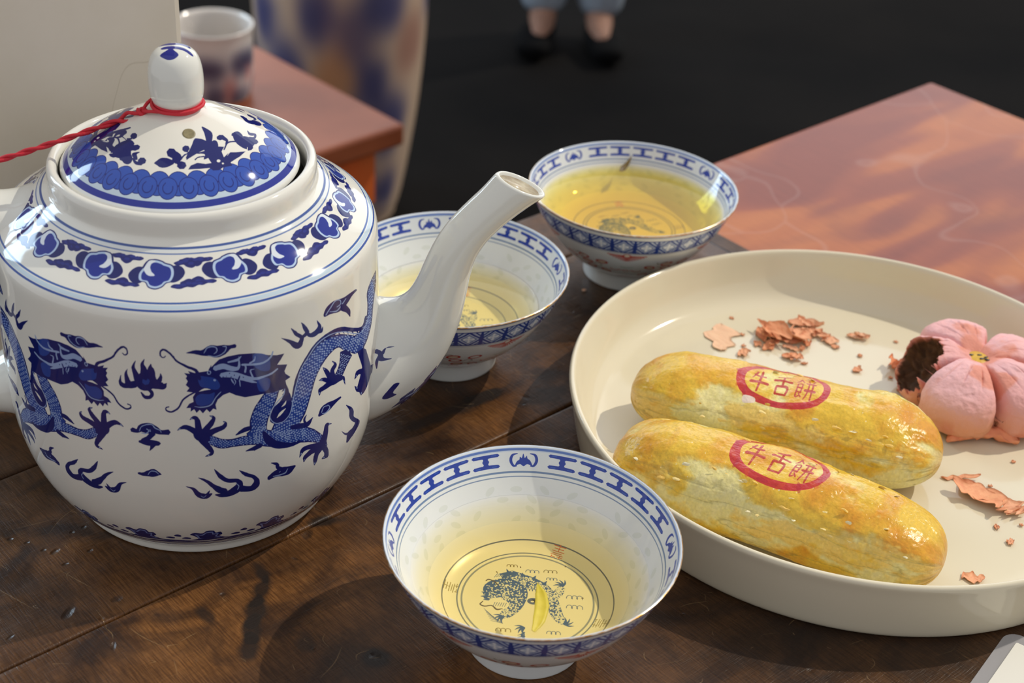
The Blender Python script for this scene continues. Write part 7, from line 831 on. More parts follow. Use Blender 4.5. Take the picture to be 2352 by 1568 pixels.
# ---------------------------------------------------------------- the cream plate
PLC = (.1648, .5985); PF = 6.3     # centre, height of its floor in mm
PLATE = [(0, 1.6), (112, 1.4), (116, 0), (127.5, 0), (129.6, .8), (131.0, 3), (132.4, 9), (134.2, 18), (135.9, 27), (136.8, 30.8), (136.9, 32.2), (136.3, 33.3), (135.2, 33.5), (134.2, 32.7), (133.4, 30.2), (131.6, 23.5), (129.2, 16.5), (126.0, 11.2), (121.5, 8.1), (115, 6.7), (100, 6.3), (50, 6.3), (0, 6.3)]
M_plate = pmat('cream_glaze', (222, 213, 188), .09, spec=.5, noise=(9, (217, 208, 182)))
plate = lathe('plate', PLATE, M_plate, None, 220, 90, 4, (PLC[0], PLC[1], TZ)); tag(plate, 'large round cream plate holding the pastries', 'plate')

# ---------------------------------------------------------------- ox-tongue pastries
def pastry(name, label, cx, cy, az, L_, W_, Hh, seed, stamp_u, stamp_roll, bite=0):
    """superellipse log, bottom flattened; own painted crust (u along, v around)"""
    nu, nv = 260, 150; TW, TH = 1800, 1024
    t = np.linspace(0, 1, nu); s = -np.cos(t*PI)*.5+.5; s = .35*s+.65*t; s[0], s[-1] = 0, 1
    x = (s-.5)*L_; e = np.clip(1-np.abs(2*s-1)**4.6, 0, 1)**.5; e *= 1+.05*np.sin(s*5+seed); e[0] = e[-1] = 0
    ph = np.linspace(0, 2*PI, nv, endpoint=False)          # 0 = +y side, pi/2 = top
    def crust(uu, vv):
        """flake layer height 0..1 and pale-crack mask for u (0..1 along), v (0..1 round, .25 = top)"""
        X = uu*L_*1000; Y = vv*118.0; Z = seed*13.7
        n = fbm(X*.045+Z, Y*.075, 1, 5); top = np.exp(-((vv-.25)/.15)**2)
        edge = n+top*.34+.10*(fbm(X*.4, Y*.4, Z, 2)-.5); side = np.clip((edge-.56)*9, 0, 1)
        n2 = fbm(X*.05+40+Z, Y*.11+20, 3, 5); fl2 = np.clip((n2-.50)*14, 0, 1); n3 = fbm(X*.03+80+Z, Y*.22+11, 5, 4); crack = np.clip(1-np.abs(n3-.47)*34, 0, 1)*np.clip(1-top*1.3, 0, 1)
        return side, fl2, crack, n
    uu, vv = np.meshgrid(s, ph/(2*PI)); uu = uu.T; vv = vv.T
    side, fl2, crack, n = crust(uu, vv)
    lump = (fbm(uu*6+seed, np.cos(2*PI*vv)*1.4+5, np.sin(2*PI*vv)*1.4+3, 3)-.5)*.0042; disp = lump+.00055*side+.00040*fl2-.0009*crack
    R_ = e[:, None]; cy_ = np.cos(ph)[None, :]; sz = np.sin(ph)[None, :]
    pw = 2/2.35; fy = np.sign(cy_)*np.abs(cy_)**pw; fz = np.sign(sz)*np.abs(sz)**pw
    Yc = (W_/2*R_*fy)+disp*cy_*np.minimum(R_*3, 1); zz = Hh/2*R_*fz; zz = np.where(zz < 0, zz*.86, zz)
    bow = .0022*np.sin(s*PI*1.0)[:, None]
    Zc = Hh*.43*1.0+zz+disp*sz*np.minimum(R_*3, 1)*(sz > -.2)+bow*0; Zc = np.maximum(Zc, .0004)
    Xc = x[:, None]+(disp*0); V = np.stack([np.broadcast_to(Xc, Yc.shape), Yc+bow, Zc], -1).reshape(-1, 3)
    V[:, 2] = np.maximum(V[:, 2], 0)
    # texture, v measured round from +y over the top
    ty, tx = np.mgrid[0:TH, 0:TW]; U = tx/TW; Vv = ty/TH; sd, f2, ck, nn_ = crust(U, Vv)
    topm = np.exp(-((Vv-.25)/.11)**2); endm = np.clip(1-np.minimum(U, 1-U)/.05, 0, 1)
    c = lambda r: np.array(r, np.float32)/255
    pale = c((222, 208, 128)); cream = c((226, 216, 160)); gold = c((222, 180, 50)); deep = c((210, 138, 26)); toast = c((190, 142, 78))
    mot = fbm(U*70+seed, Vv*46, 2, 5)[..., None]; mot2 = fbm(U*16+seed*3, Vv*12, 8, 4)[..., None]
    img = cream*(1-mot)+pale*mot
    g = gold*(1-.0*mot)+(deep-gold)*np.clip((mot2-.42)*2.6+topm[..., None]*.42-.25, 0, 1)
    img = img*(1-sd[..., None]*.92)+g*sd[..., None]*.92
    lowg = (f2*(1-sd)*np.clip(1.3-2.6*np.abs(Vv-.62), .0, .75))[..., None]; img = img*(1-lowg)+c((226, 186, 84))*lowg
    img = img*(1-.45*ck[..., None])+c((150, 140, 84))*.45*ck[..., None]; img = img*(1-.5*endm[..., None])+toast*.5*endm[..., None]+0
    img *= (.93+.14*fbm(U*180, Vv*130, seed, 3))[..., None]
    # sesame-size crumbs and pale flecks
    cv = Canvas(TW, TH, (0, 0, 0), L_*1000, 118.0, wrap=False); cv.a = img.astype(np.float32); rs = np.random.RandomState(int(seed))
    for _ in range(46): a_ = rs.rand(); cv.poly(ell(rs.rand()*L_*1000, rs.normal(32, 12), .15+.35*rs.rand()**2, .15+.2*rs.rand(), rs.rand()*180, 8), (238, 224, 184), .8)
    # red oval stamp with the three characters, reading along the pastry
    su, sv = stamp_u*L_*1000, .25*118+stamp_roll
    def st(P, w_=1): cv.poly(stroke([(a, b, c_*1.25) for a, b, c_ in P], 4), (178, 52, 32), .94)
    ang = np.linspace(0, 2*PI, 33); ro, ri = (21.8, 11.9), (18.2, 8.6); wob = 1+.012*np.sin(ang*5+seed)
    ring = [(su+ro[0]*math.cos(a)*q, sv+ro[1]*math.sin(a)*q) for a, q in zip(ang, wob)]+[(su+.5+ri[0]*math.cos(a), sv-.5+(ri[1]+.5)*math.sin(a)) for a in ang[::-1]]
    cv.poly(ring, (184, 38, 40), .94)
    for k in range(14):
        a = ang[k*2]+.1; cv.poly(ell(su+20.4*math.cos(a), sv+10.4*math.sin(a), 2.6, .9, rs.rand()*180), (204, 82, 30) if k % 2 else (160, 22, 50), .4)
    G = [ # strokes in a 10 x 10 cell, y up
     [[(-3.2, 2.2, .9), (-1.4, 1.7, .7), (2.4, 1.9, .9)], [(-2.0, 3.6, .9), (-3.0, 1.6, .6), (-3.9, .4, .3)], [(-4.4, -1.0, 1.1), (0, -.8, .8), (4.6, -1.0, .9)], [(.3, 4.4, .9), (.2, 0, .9), (-.1, -4.8, .7)]],
     [[(2.6, 4.4, .9), (.2, 3.6, .8), (-3.0, 3.2, .5)], [(-4.4, 1.4, 1.1), (0, 1.6, .8), (4.4, 1.4, .9)], [(.1, 3.6, .8), (.1, -.6, .8)], [(-2.7, -.8, .8), (-2.5, -4.4, .7)], [(-2.7, -.8, .8), (2.7, -.7, .8), (2.5, -4.4, .8)], [(-2.5, -4.2, .8), (2.5, -4.2, .8)]],
     [[(-2.8, 4.6, .7), (-3.6, 3.0, .6), (-4.9, 2.0, .3)], [(-2.8, 4.4, .6), (-1.4, 2.8, .5)], [(-4.0, 1.4, .5), (-1.8, 1.5, .5), (-2.0, -1.8, .6)], [(-4.0, 1.4, .5), (-4.0, -3.8, .6), (-2.4, -3.2, .4)], [(-4.0, 0, .5), (-2, 0, .5)], [(-4.0, -1.6, .5), (-2, -1.6, .5)], [(-2.8, -2.2, .5), (-1.4, -3.6, .5)],
      [(.6, 4.6, .7), (1.4, 3.2, .5)], [(3.8, 4.7, .7), (3.0, 3.2, .5)], [(0, 2.4, .7), (4.6, 2.4, .7)], [(-.2, -.6, .8), (4.9, -.6, .8)], [(1.4, 2.4, .6), (1.3, -1.2, .6), (.2, -4.4, .4)], [(3.4, 2.4, .7), (3.4, -4.6, .6)]]]
    for k, g_ in enumerate(G):
        for P in g_: st([(su+(k-1)*10.6+x_*.92, sv-y_*1.12+.2, w_) for x_, y_, w_ in P])
    if bite: cv.poly(cat([(su-15.5, sv+8.6), (su-10.5, sv+9.0), (su-10, sv+11.4), (su-15, sv+12.2)], 4, True), (226, 206, 190)); 
    im = cv.image(name+'_crust')
    m, N, L, b = newmat('glazed_pastry_crust'); tx_ = N.new('ShaderNodeTexImage'); tx_.image = im; L.new(tx_.outputs[0], b.inputs['Base Color']); b.inputs['Specular IOR Level'].default_value = .5
    hs = N.new('ShaderNodeSeparateColor'); L.new(tx_.outputs[0], hs.inputs[0]); rr = N.new('ShaderNodeMapRange'); L.new(hs.outputs['Blue'], rr.inputs[0]); rr.inputs[1].default_value = .08; rr.inputs[2].default_value = .45; rr.inputs[3].default_value = .20; rr.inputs[4].default_value = .62; L.new(rr.outputs[0], b.inputs['Roughness'])
    tc = N.new('ShaderNodeTexCoord'); n_ = N.new('ShaderNodeTexNoise'); n_.inputs['Scale'].default_value = 420; n_.inputs['Detail'].default_value = 6; L.new(tc.outputs['Object'], n_.inputs['Vector']); u_ = N.new('ShaderNodeBump'); u_.inputs['Strength'].default_value = .5; u_.inputs['Distance'].default_value = .0009; L.new(n_.outputs[0], u_.inputs['Height'])
    n_2 = N.new('ShaderNodeTexNoise'); n_2.inputs['Scale'].default_value = 95; n_2.inputs['Detail'].default_value = 3; L.new(tc.outputs['Object'], n_2.inputs['Vector']); u_2 = N.new('ShaderNodeBump'); u_2.inputs['Strength'].default_value = .5; u_2.inputs['Distance'].default_value = .002; L.new(n_2.outputs[0], u_2.inputs['Height']); L.new(u_.outputs[0], u_2.inputs['Normal']); L.new(u_2.outputs[0], b.inputs['Normal'])
    b.inputs['Subsurface Weight'].default_value = .12; b.inputs['Subsurface Radius'].default_value = (.006, .003, .001)
    # faces; UV seam at the bottom needs a duplicated column
    Vg = V.reshape(nu, nv, 3); V2 = np.concatenate([Vg, Vg[:, :1]], 1); vv2 = np.r_[ph/(2*PI), 1.0]; sh = nv-int(nv*.25)  # roll so the seam is underneath
    # shift v so that 0 is just past the bottom
    U2 = np.stack(np.broadcast_arrays(s[:, None], vv2[None, :]), -1).astype(float)
    o = mesh_obj(name, V2.reshape(-1, 3), grid_faces(nv+1, nu), m, None, uv=U2.reshape(-1, 2))
    o.location = (cx, cy, TZ+PF/1000+.0004); o.rotation_euler = (0, 0, math.radians(az))
    return tag(o, label, 'pastry', 'ox-tongue pastries on the plate'), im
def crust_flaps(par, L_, W_, Hh, seed, n):
    """lifted flakes of crust along the torn edges, joined into one part"""
    rs = np.random.RandomState(seed); V = []; F = []; Cc = []
    for _ in range(n):
        s = .08+.84*rs.rand(); side = 1 if rs.rand() < .25 else -1; a = PI/2+side*-1*(rs.uniform(.35, 1.25)); a = PI/2-side*rs.uniform(.35, 1.2)
        e = max(0, 1-abs(2*s-1)**4.6)**.5; pw = 2/2.35; cy, sz = math.cos(a), math.sin(a); p = np.array([(s-.5)*L_, W_/2*e*np.sign(cy)*abs(cy)**pw, Hh*.43+Hh/2*e*abs(sz)**pw]); nn_ = np.array([0, cy, sz]); nn_ /= np.linalg.norm(nn_); t1 = np.array([1.0, 0, 0]); t2 = np.cross(nn_, t1)
        r = rs.uniform(.0006, .0018); k = len(V); m_ = 7; an = rs.rand()*6
        for j in range(m_):
            q = an+j*2*PI/m_; rr = r*(.45+.7*rs.rand()); V.append(p+t1*math.cos(q)*rr*1.5+t2*math.sin(q)*rr*.6+nn_*(.0007+.0006*math.cos(q-an)))
        V.append(p+nn_*.0011); 
        for j in range(m_): F.append((k+j, k+(j+1) % m_, k+m_))
        c_ = rs.choice(3); Cc += [lin(((236, 226, 184), (230, 206, 134), (226, 186, 90))[c_])]*(m_+1)
    return mesh_obj('crust_flakes', V, F, colmat('loose_crust', .6), par, False, col=np.array(Cc))
P1 = (.1290, .5864, -16.9, .1465, .0525, .0365); P2 = (.1172, .5218, -26.2, .1490, .0510, .0385)
pa, _ = pastry('tongue_pastry', 'long golden pastry with a red oval stamp, nearer the middle of the plate', *P1, 3.0, .475, -.5, 1)
pb, _ = pastry('tongue_pastry', 'long golden pastry with a red oval stamp, against the near rim of the plate', *P2, 8.0, .485, -2.2)
for o_, P_, k_ in ((pa, P1, 5), (pb, P2, 9)): crust_flaps(o_, P_[3], P_[4], P_[5], k_, 14+k_*3)['kind'] = 'stuff'

# ---------------------------------------------------------------- the pink flower pastry
BC = (.2290, .6370); LOBE0 = math.radians(243)
def flower():
    nt, nr = 420, 150; th = np.linspace(0, 2*PI, nt, endpoint=False); q = np.linspace(0, 1, nr)
    TH, Q = np.meshgrid(th, q); lob = np.abs(np.cos(2.5*(TH-LOBE0)))            # 1 at petal middle, 0 at the notch
    Rm = .0430*(.60+.40*lob**.42)*(1-.15*np.exp(-((TH-math.radians(171))/.55)**2)); Ht = .0292
    ang = Q*PI*.985                                    # 0 = centre of the top ... pi = centre underneath
    rr = np.where(ang < PI/2, np.sin(ang)**.80, np.sin(ang)**.55); X = Rm*rr
    z = np.where(ang < PI/2, .43+.57*np.cos(ang)**.55, .43-.43*np.abs(np.cos(ang))**.5)*Ht
    groove = np.exp(-(lob/.16)**2)*np.clip((X/.0430-.16)*3.2, 0, 1); z = np.where(ang < PI/2, z-groove*.0105*np.sin(ang), z)
    z -= .0040*np.exp(-(X/.0078)**2)*(ang < PI/2); z += .0022*np.sin(np.clip(X/.041, 0, 1)*PI)**2*lob*(ang < PI/2)
    # pressed finger lines on each petal
    for off in (-.30, 0, .30): z -= .0011*np.exp(-(((TH-LOBE0+off) % (2*PI/5))-0.0)**2/.0012)*np.exp(-((X-.023)/.007)**2)*(ang < PI/2)
    px, py = X*np.cos(TH), X*np.sin(TH); P = np.stack([px, py, z], -1)
    nz = fbm(px*160+9, py*160, z*160, 5)-.5; nf = fbm(px*700+3, py*700, z*700, 3)-.5; n_ = np.stack([px*.6, py*.6, (z-.012)*1.2], -1); n_ /= np.linalg.norm(n_, axis=-1, keepdims=True)+1e-9
    flk = np.clip((fbm(px*55+21, py*55+4, z*90, 4)-.52)*22, 0, 1); P += n_*(nz*.0022+nf*.0005+flk*.00045)[..., None]
    c = lambda r: np.array(lin(r)); pink = c((226, 176, 176)); rose = c((222, 156, 150)); ora = c((220, 154, 120)); red = c((204, 106, 88)); brn = c((66, 44, 34)); dk = c((36, 24, 18))
    hh = np.clip(z/Ht, 0, 1)[..., None]; col = ora*(1-np.clip((hh-.35)*1.9, 0, 1))+pink*np.clip((hh-.35)*1.9, 0, 1)
    w1 = np.clip((fbm(px*60, py*60+8, z*60, 4)-.48)*4, 0, 1)[..., None]; col = col*(1-.45*w1)+rose*.45*w1
    bare = np.clip((fbm(px*48+33, py*48, z*48+5, 4)-.60)*16, 0, 1)[..., None]; col = col*(1-.75*bare)+(red*.5+ora*.5)*.75*bare
    # bitten petal: everything inside the bite ball is pushed on to its wall
    bc = np.array([-.0280, .0030, .0185]); wob = (fbm(TH*9, Q*30, 4, 4)-.5)*.0042; Rb = .0158+wob; d = P-bc; dl = np.linalg.norm(d, axis=-1); ins = (dl < Rb) & (ang < PI*.80)
    od = np.array([-.72, -.30, .62]); od /= np.linalg.norm(od); do = d@od; tt = do+np.sqrt(np.maximum(do*do-(dl*dl-Rb*Rb), 0))
    P2_ = P-(od*tt[..., None]*.92); P2_[..., 2] = np.clip(P2_[..., 2], .0012, None)
    P = np.where(ins[..., None], P2_, P)
    fil = np.clip((tt-.0016)/.0010, 0, 1)[..., None]*ins[..., None]; clump = fbm(P[..., 0]*420, P[..., 1]*420, P[..., 2]*420, 3)[..., None]
    fc = dk*(1-clump)+c((112, 78, 52))*clump; col = col*(1-fil)+fc*fil; P += n_*(fil*(clump-.5)*.0030)
    lip = np.clip(1-np.abs(dl-Rb)/.0011, 0, 1)[..., None]*(ang < PI*.8)[..., None]; col = col*(1-lip*.7)+c((224, 132, 108))*lip*.7
    P[..., 2] = np.maximum(P[..., 2], .0002)
    o = mesh_obj('flower_pastry', P.reshape(-1, 3), grid_faces(nt, nr, True), colmat('pink_pastry_crust', .72, (900, .45, .0006), .25, 0, .08), None, col=col.reshape(-1, 3))
    o.location = (BC[0], BC[1], TZ+PF/1000+.0001); tag(o, 'pink five-petal flower pastry with one petal bitten open to a dark filling', 'pastry')
    return o
flo = flower()
spot = lathe('yellow_centre', [(0, .9), (3.2, .7), (5.2, .25), (5.9, -.5), (5.0, -1.2), (0, -1.4)], pmat('egg_yolk_dot', (214, 172, 44), .45, noise=(300, (196, 150, 30)), bump=(900, .4, .0006)), flo, 40, 90, 2, (0, 0, .0262)); spot['label'] = 'yellow egg-wash centre'
M_seed = pmat('black_sesame', (30, 34, 40), .4)
for k, (sx, sy, a) in enumerate(((-3.4, .6, .2), (.8, .8, .1), (1.2, -2.4, .3), (3.6, -.8, .6), (3.6, -3.0, -.2), (6.4, -3.6, .4))):
    V = []; 
    for i in range(9):
        t = i/8; r = math.sin(PI*t)**.7*(.62 if t < .5 else .55)+.01
        for j in range(10): V.append(((t-.5)*2.9, r*math.cos(j*PI/5), r*.55*math.sin(j*PI/5)))
    o = mesh_obj('sesame_seed', np.array(V)/1000, grid_faces(10, 9, True)+[tuple(range(10))[::-1], tuple(range(80, 90))], M_seed, flo); o.location = (sx/1000, sy/1000, .0271); o.rotation_euler = (0, .05, a)
# dropped slab of crust leaning under the front of the flower
def slab(name, cx, cy, L_, W_, H_, az, mat_col, label, parent=None, seed=0, z=0, par_tag=True):
    nu, nv = 46, 26; V = []
    for i in range(nu):
        u = i/(nu-1)
        for j in range(nv):
            a = j*2*PI/nv; e = max(0, 1-abs(2*u-1)**3)**.5; x = (u-.5)*L_; y = W_/2*e*math.cos(a)*(1+.25*(vnoise(u*9+seed, a*1.3)-.5)); zz = H_/2*e*math.sin(a)+.35*H_*math.sin(PI*u)+(float(vnoise(u*14+seed, a*2.5, 3))-.5)*H_*.4
            V.append((x, y+.006*math.sin(PI*u), zz+H_*.4))
    V = np.array(V); V[:, 2] = np.maximum(V[:, 2], .0001); nzc = fbm(V[:, 0]*260+seed, V[:, 1]*260, V[:, 2]*260, 3)[:, None]; col = np.array(lin((230, 156, 112)))*(1-nzc)+np.array(lin(mat_col))*nzc
    o = mesh_obj(name, V, grid_faces(nv, nu, True), colmat('pink_crust_piece', .7, (900, .4, .0006)), parent, col=col); o.location = (cx, cy, z); o.rotation_euler = (0, 0, math.radians(az)); return o
s_ = slab('broken_crust', -.0005, -.0365, .036, .0105, .0058, 4, (222, 128, 96), None, flo, 4); s_.location.z = .0

# ---------------------------------------------------------------- flakes and crumbs on the plate
FLM = colmat('pink_flake', .65, (800, .4, .0005), .25, 0, .15)
def flake(name, x, y, L_, W_, az, lift, curl, seed, label, group=None, pale=0.0, layers=1, z0=None):
    V = []; F = []; Cc = []; rs = np.random.RandomState(seed)
    for ly in range(layers):
        nu, nv = 22, 9; ox, oy = (rs.rand(2)-.5)*(.45 if ly else 0)*np.array([L_, W_]); k = len(V); w_ = .5+.5*rs.rand() if ly else 1; da = rs.normal(0, .5) if ly else 0
        for sdn in (0, 1):
            for i in range(nu):
                u = i/(nu-1); e = max(0, math.sin(PI*min(1, max(0, u))))**.6*(.7+.6*float(vnoise(u*6+seed, ly*3.3, 1)))+.02
                for j in range(nv):
                    v = (j/(nv-1)-.5)*2; xx = (u-.5)*L_*w_; yy = v*W_/2*e*w_+(float(vnoise(u*7+seed, 9, 2))-.5)*W_*.5
                    zz = lift*(u**2 if ly % 2 == 0 else (1-u)**2)+curl*(v*v)+(float(vnoise(u*10+seed*1.7, v*3+ly, 5))-.5)*.0009+ly*.0009+.0004+.00028*sdn
                    V.append((ox+xx*math.cos(da)-yy*math.sin(da), oy+xx*math.sin(da)+yy*math.cos(da), zz))
                    t = .4*float(vnoise(u*8+seed, v*3, 7))+.6*rs.rand()*.5; a_ = np.array(lin((238, 176, 132))); b_ = np.array(lin((214, 126, 90))); p_ = np.array(lin((240, 212, 182)))
                    Cc.append((a_*(1-t)+b_*t)*(1-pale)+p_*pale)
        n_ = nu*nv; F += grid_faces(nv, nu, off=k+n_)+[tuple(reversed(f)) for f in grid_faces(nv, nu, off=k)]
        for i in range(nu-1):
            a = k+i*nv; F += [(a, a+nv, a+nv+n_, a+n_), (a+nv-1, a+nv-1+n_, a+2*nv-1+n_, a+2*nv-1)]
        F += [tuple([k+j for j in range(nv)]+[k+n_+j for j in range(nv-1, -1, -1)])]; b0 = k+(nu-1)*nv; F += [tuple([b0+j+n_ for j in range(nv)]+[b0+j for j in range(nv-1, -1, -1)])]
    V = np.array(V); V[:, 2] -= V[:, 2].min(); o = mesh_obj(name, V, F, FLM, None, col=np.array(Cc)); o.location = (x, y, (TZ+PF/1000+.0001) if z0 is None else z0); o.rotation_euler = (0, 0, math.radians(az))
    return tag(o, label, 'crumb', group)
FLAKES = [(0.135, 0.687, 0.014, 0.015, 4, 0.0035, 0.001, 0.0, 5, 'thick crumpled pink flake, left end of the main cluster', None),
 (0.1478, 0.6869, 0.0179, 0.013, -6, 0.0022, 0.0006, 0.1, 4, 'layered peach flakes in the middle of the main cluster', None),
 (0.1558, 0.6985, 0.0189, 0.008, -20, 0.003, 0.0015, 0.25, 2, 'long pale curled flake at the back of the main cluster', None),
 (0.1603, 0.6893, 0.0152, 0.006, -9, 0.0012, 0.001, 0.15, 2, 'narrow flake at the right of the main cluster', None),
 (0.1671, 0.685, 0.0095, 0.006, 2, 0.0008, 0.0004, 0.3, 1, 'flat pale flake ending the main cluster on the right', None),
 (0.1106, 0.6814, 0.0262, 0.015, -102, 0.0002, 0.0, 0.62, 1, 'large pale thin flake lying behind the middle pastry', None),
 (0.1198, 0.6671, 0.0075, 0.006, 12, 0.0012, 0.0006, 0.2, 1, 'small curled flake just behind the stamped pastry', None),
 (0.1443, 0.6655, 0.01, 0.006, -22, 0.0012, 0.0008, 0.1, 2, 'rolled peach flake between the cluster and the pastry', None),
 (0.1452, 0.6745, 0.0103, 0.004, -32, 0.0008, 0.0006, 0.3, 1, 'thin pale sliver in front of the main cluster', None),
 (0.1828, 0.6898, 0.0121, 0.005, -9, 0.0012, 0.0008, 0.4, 2, 'flake with a dark speck, right of the main cluster', None),
 (0.1342, 0.6749, 0.0101, 0.005, 36, 0.0012, 0.0006, 0, 2, 'bent orange flake below the crumpled one', None),
 (0.1283, 0.6763, 0.0039, 0.005, 19, 0.0006, 0.0004, 0.1, 1, 'small orange flake at the foot of the crumpled one', None),
 (0.1546, 0.6803, 0.0044, 0.005, -4, 0.0012, 0.0004, 0, 1, 'triangular orange flake in front of the cluster', None),
 (0.1512, 0.6753, 0.003, 0.004, 8, 0.0006, 0.0004, 0.1, 1, 'round orange flake at the end of the pale sliver', None),
 (0.169, 0.679, 0.004, 0.0034, 7, 0.0005, 0.0003, 0.1, 1, 'small oval flake under the right end of the cluster', None),
 (0.1772, 0.6583, 0.0055, 0.004, 42, 0.001, 0.0004, 0.1, 1, 'orange-pink flake between the cluster and the flower pastry', None),
 (0.2188, 0.5581, 0.0267, 0.012, -62, 0.0042, 0.001, 0.05, 2, 'large curled orange-pink flake right of the pastries', None),
 (0.2319, 0.5498, 0.0101, 0.011, -49, 0.0022, 0.001, 0.25, 2, 'pale pink flake at the right edge near the large curled one', None),
 (0.212, 0.5717, 0.0184, 0.0035, 4, 0.0022, 0.0002, 0.1, 1, 'thin wavy pink strip above the large curled flake', None),
 (0.2022, 0.5015, 0.0103, 0.006, -1, 0.0006, 0.0004, 0.1, 1, 'flat pink flake near the front rim of the plate', None),
 (0.2244, 0.5273, 0.0034, 0.004, -17, 0.0004, 0.0003, 0.15, 1, 'small pink flake below the large curled one', None),
 (0.2208, 0.5373, 0.0025, 0.0034, -9, 0.0004, 0.0002, 0.05, 1, 'small flake between the large curled one and the rim', None),
 (0.1985, 0.6639, 0.0081, 0.008, -20, 0.0045, 0.001, -0.15, 2, 'reddish crust flake leaning under the bitten petal', None),
 (0.191, 0.6353, 0.0057, 0.0045, -42, 0.0008, 0.0004, 0.1, 1, 'pink flake between the long pastry and the flower pastry', None),
 (0.1167, 0.7013, 0.0027, 0.0015, -22, 0.0001, 0.0002, 0.1, 1, 'tiny pink crumb scattered on the cream plate', 'tiny crumbs scattered on the plate'),
 (0.121, 0.6856, 0.0026, 0.0015, -23, 0.0001, 0.0002, 0.1, 1, 'tiny pink crumb scattered on the cream plate', 'tiny crumbs scattered on the plate'),
 (0.1207, 0.6747, 0.0026, 0.0015, -23, 0.0001, 0.0002, 0.1, 1, 'tiny pink crumb scattered on the cream plate', 'tiny crumbs scattered on the plate'),
 (0.1466, 0.6699, 0.0026, 0.0015, -23, 0.0001, 0.0002, 0.1, 1, 'tiny pink crumb scattered on the cream plate', 'tiny crumbs scattered on the plate'),
 (0.1512, 0.6614, 0.0025, 0.0015, -21, 0.0001, 0.0002, 0.1, 1, 'tiny pink crumb scattered on the cream plate', 'tiny crumbs scattered on the plate'),
 (0.181, 0.6725, 0.0025, 0.0015, -23, 0.0001, 0.0002, 0.1, 1, 'tiny pink crumb scattered on the cream plate', 'tiny crumbs scattered on the plate'),
 (0.2025, 0.6882, 0.0026, 0.0015, -23, 0.0001, 0.0002, 0.1, 1, 'tiny pink crumb scattered on the cream plate', 'tiny crumbs scattered on the plate'),
 (0.1809, 0.6718, 0.0026, 0.0015, -23, 0.0001, 0.0002, 0.1, 1, 'tiny pink crumb scattered on the cream plate', 'tiny crumbs scattered on the plate'),
 (0.1937, 0.6528, 0.0025, 0.0015, -21, 0.0001, 0.0002, 0.1, 1, 'tiny pink crumb scattered on the cream plate', 'tiny crumbs scattered on the plate'),
 (0.1974, 0.648, 0.0025, 0.0015, -21, 0.0001, 0.0002, 0.1, 1, 'tiny pink crumb scattered on the cream plate', 'tiny crumbs scattered on the plate'),
 (0.1986, 0.6438, 0.0024, 0.0015, -22, 0.0001, 0.0002, 0.1, 1, 'tiny pink crumb scattered on the cream plate', 'tiny crumbs scattered on the plate'),
 (0.1995, 0.6403, 0.0025, 0.0015, -21, 0.0001, 0.0002, 0.1, 1, 'tiny pink crumb scattered on the cream plate', 'tiny crumbs scattered on the plate'),
 (0.1957, 0.6417, 0.0025, 0.0015, -21, 0.0001, 0.0002, 0.1, 1, 'tiny pink crumb scattered on the cream plate', 'tiny crumbs scattered on the plate'),
 (0.2404, 0.5873, 0.0022, 0.0015, -21, 0.0001, 0.0002, 0.1, 1, 'tiny pink crumb scattered on the cream plate', 'tiny crumbs scattered on the plate'),
 (0.1502, 0.6613, 0.0026, 0.0015, -21, 0.0001, 0.0002, 0.1, 1, 'tiny pink crumb scattered on the cream plate', 'tiny crumbs scattered on the plate'),
 (0.1704, 0.6793, 0.0025, 0.0015, -23, 0.0001, 0.0002, 0.1, 1, 'tiny pink crumb scattered on the cream plate', 'tiny crumbs scattered on the plate'),
 (0.2324, 0.5397, 0.0021, 0.0015, -19, 0.0001, 0.0002, 0.1, 1, 'tiny pink crumb scattered on the cream plate', 'tiny crumbs scattered on the plate'),
 (0.2248, 0.5671, 0.0022, 0.0015, -21, 0.0001, 0.0002, 0.1, 1, 'tiny pink crumb scattered on the cream plate', 'tiny crumbs scattered on the plate')]
for i, f in enumerate(FLAKES):
    x, y, L_, W_, a_, lift, curl, pale, ly, lab, grp = f
    flake('pastry_flake' if L_ > .004 else 'crumb', x, y, L_, W_, a_, lift, curl, 11+i*3, lab, grp, pale, ly)
flake('crumb', 0.0380, 0.7316, .0024, .0016, 20, 0, 0, 5, 'tiny pink crumb on the dark table between the bowls and the plate', None, .5, 1, TZ+.0001)

# ---------------------------------------------------------------- laminated card at the lower right
card = empty('laminated_card', (.2130, .4770, TZ+.0004), math.radians(-35.2)); tag(card, 'laminated white card with rounded clear margin at the bottom right corner', 'card')
def rrect(w_, h_, r, z0, z1, name, mat, parent, off=(0, 0)):
    P = []
    for cx, cy, a0 in ((w_-r, -r, 0), (r, -r, 90), (r, -h_+r, 180), (w_-r, -h_+r, 270)):
        for k in range(9): a = math.radians(a0+k*11.25); P.append((off[0]+cx+r*math.cos(a), off[1]+cy+r*math.sin(a)))
    n = len(P); V = [(x, y, z) for z in (z0, z1) for x, y in P]; F = [tuple(range(n))[::-1], tuple(range(n, 2*n))]+[(i, (i+1) % n, (i+1) % n+n, i+n) for i in range(n)]
    return mesh_obj(name, V, F, mat, parent, False)
M_lam, N_, L_, b_ = newmat('clear_laminate'); b_.inputs['Base Color'].default_value = (.62, .62, .64, 1); b_.inputs['Roughness'].default_value = .12; b_.inputs['Alpha'].default_value = .38
rrect(.095, .062, .0068, 0, .0007, 'plastic_sleeve', M_lam, card)
rrect(.0835, .050, .0009, .00075, .00105, 'paper', pmat('white_card', (226, 224, 214), .55), card, (.0056, -.0056))

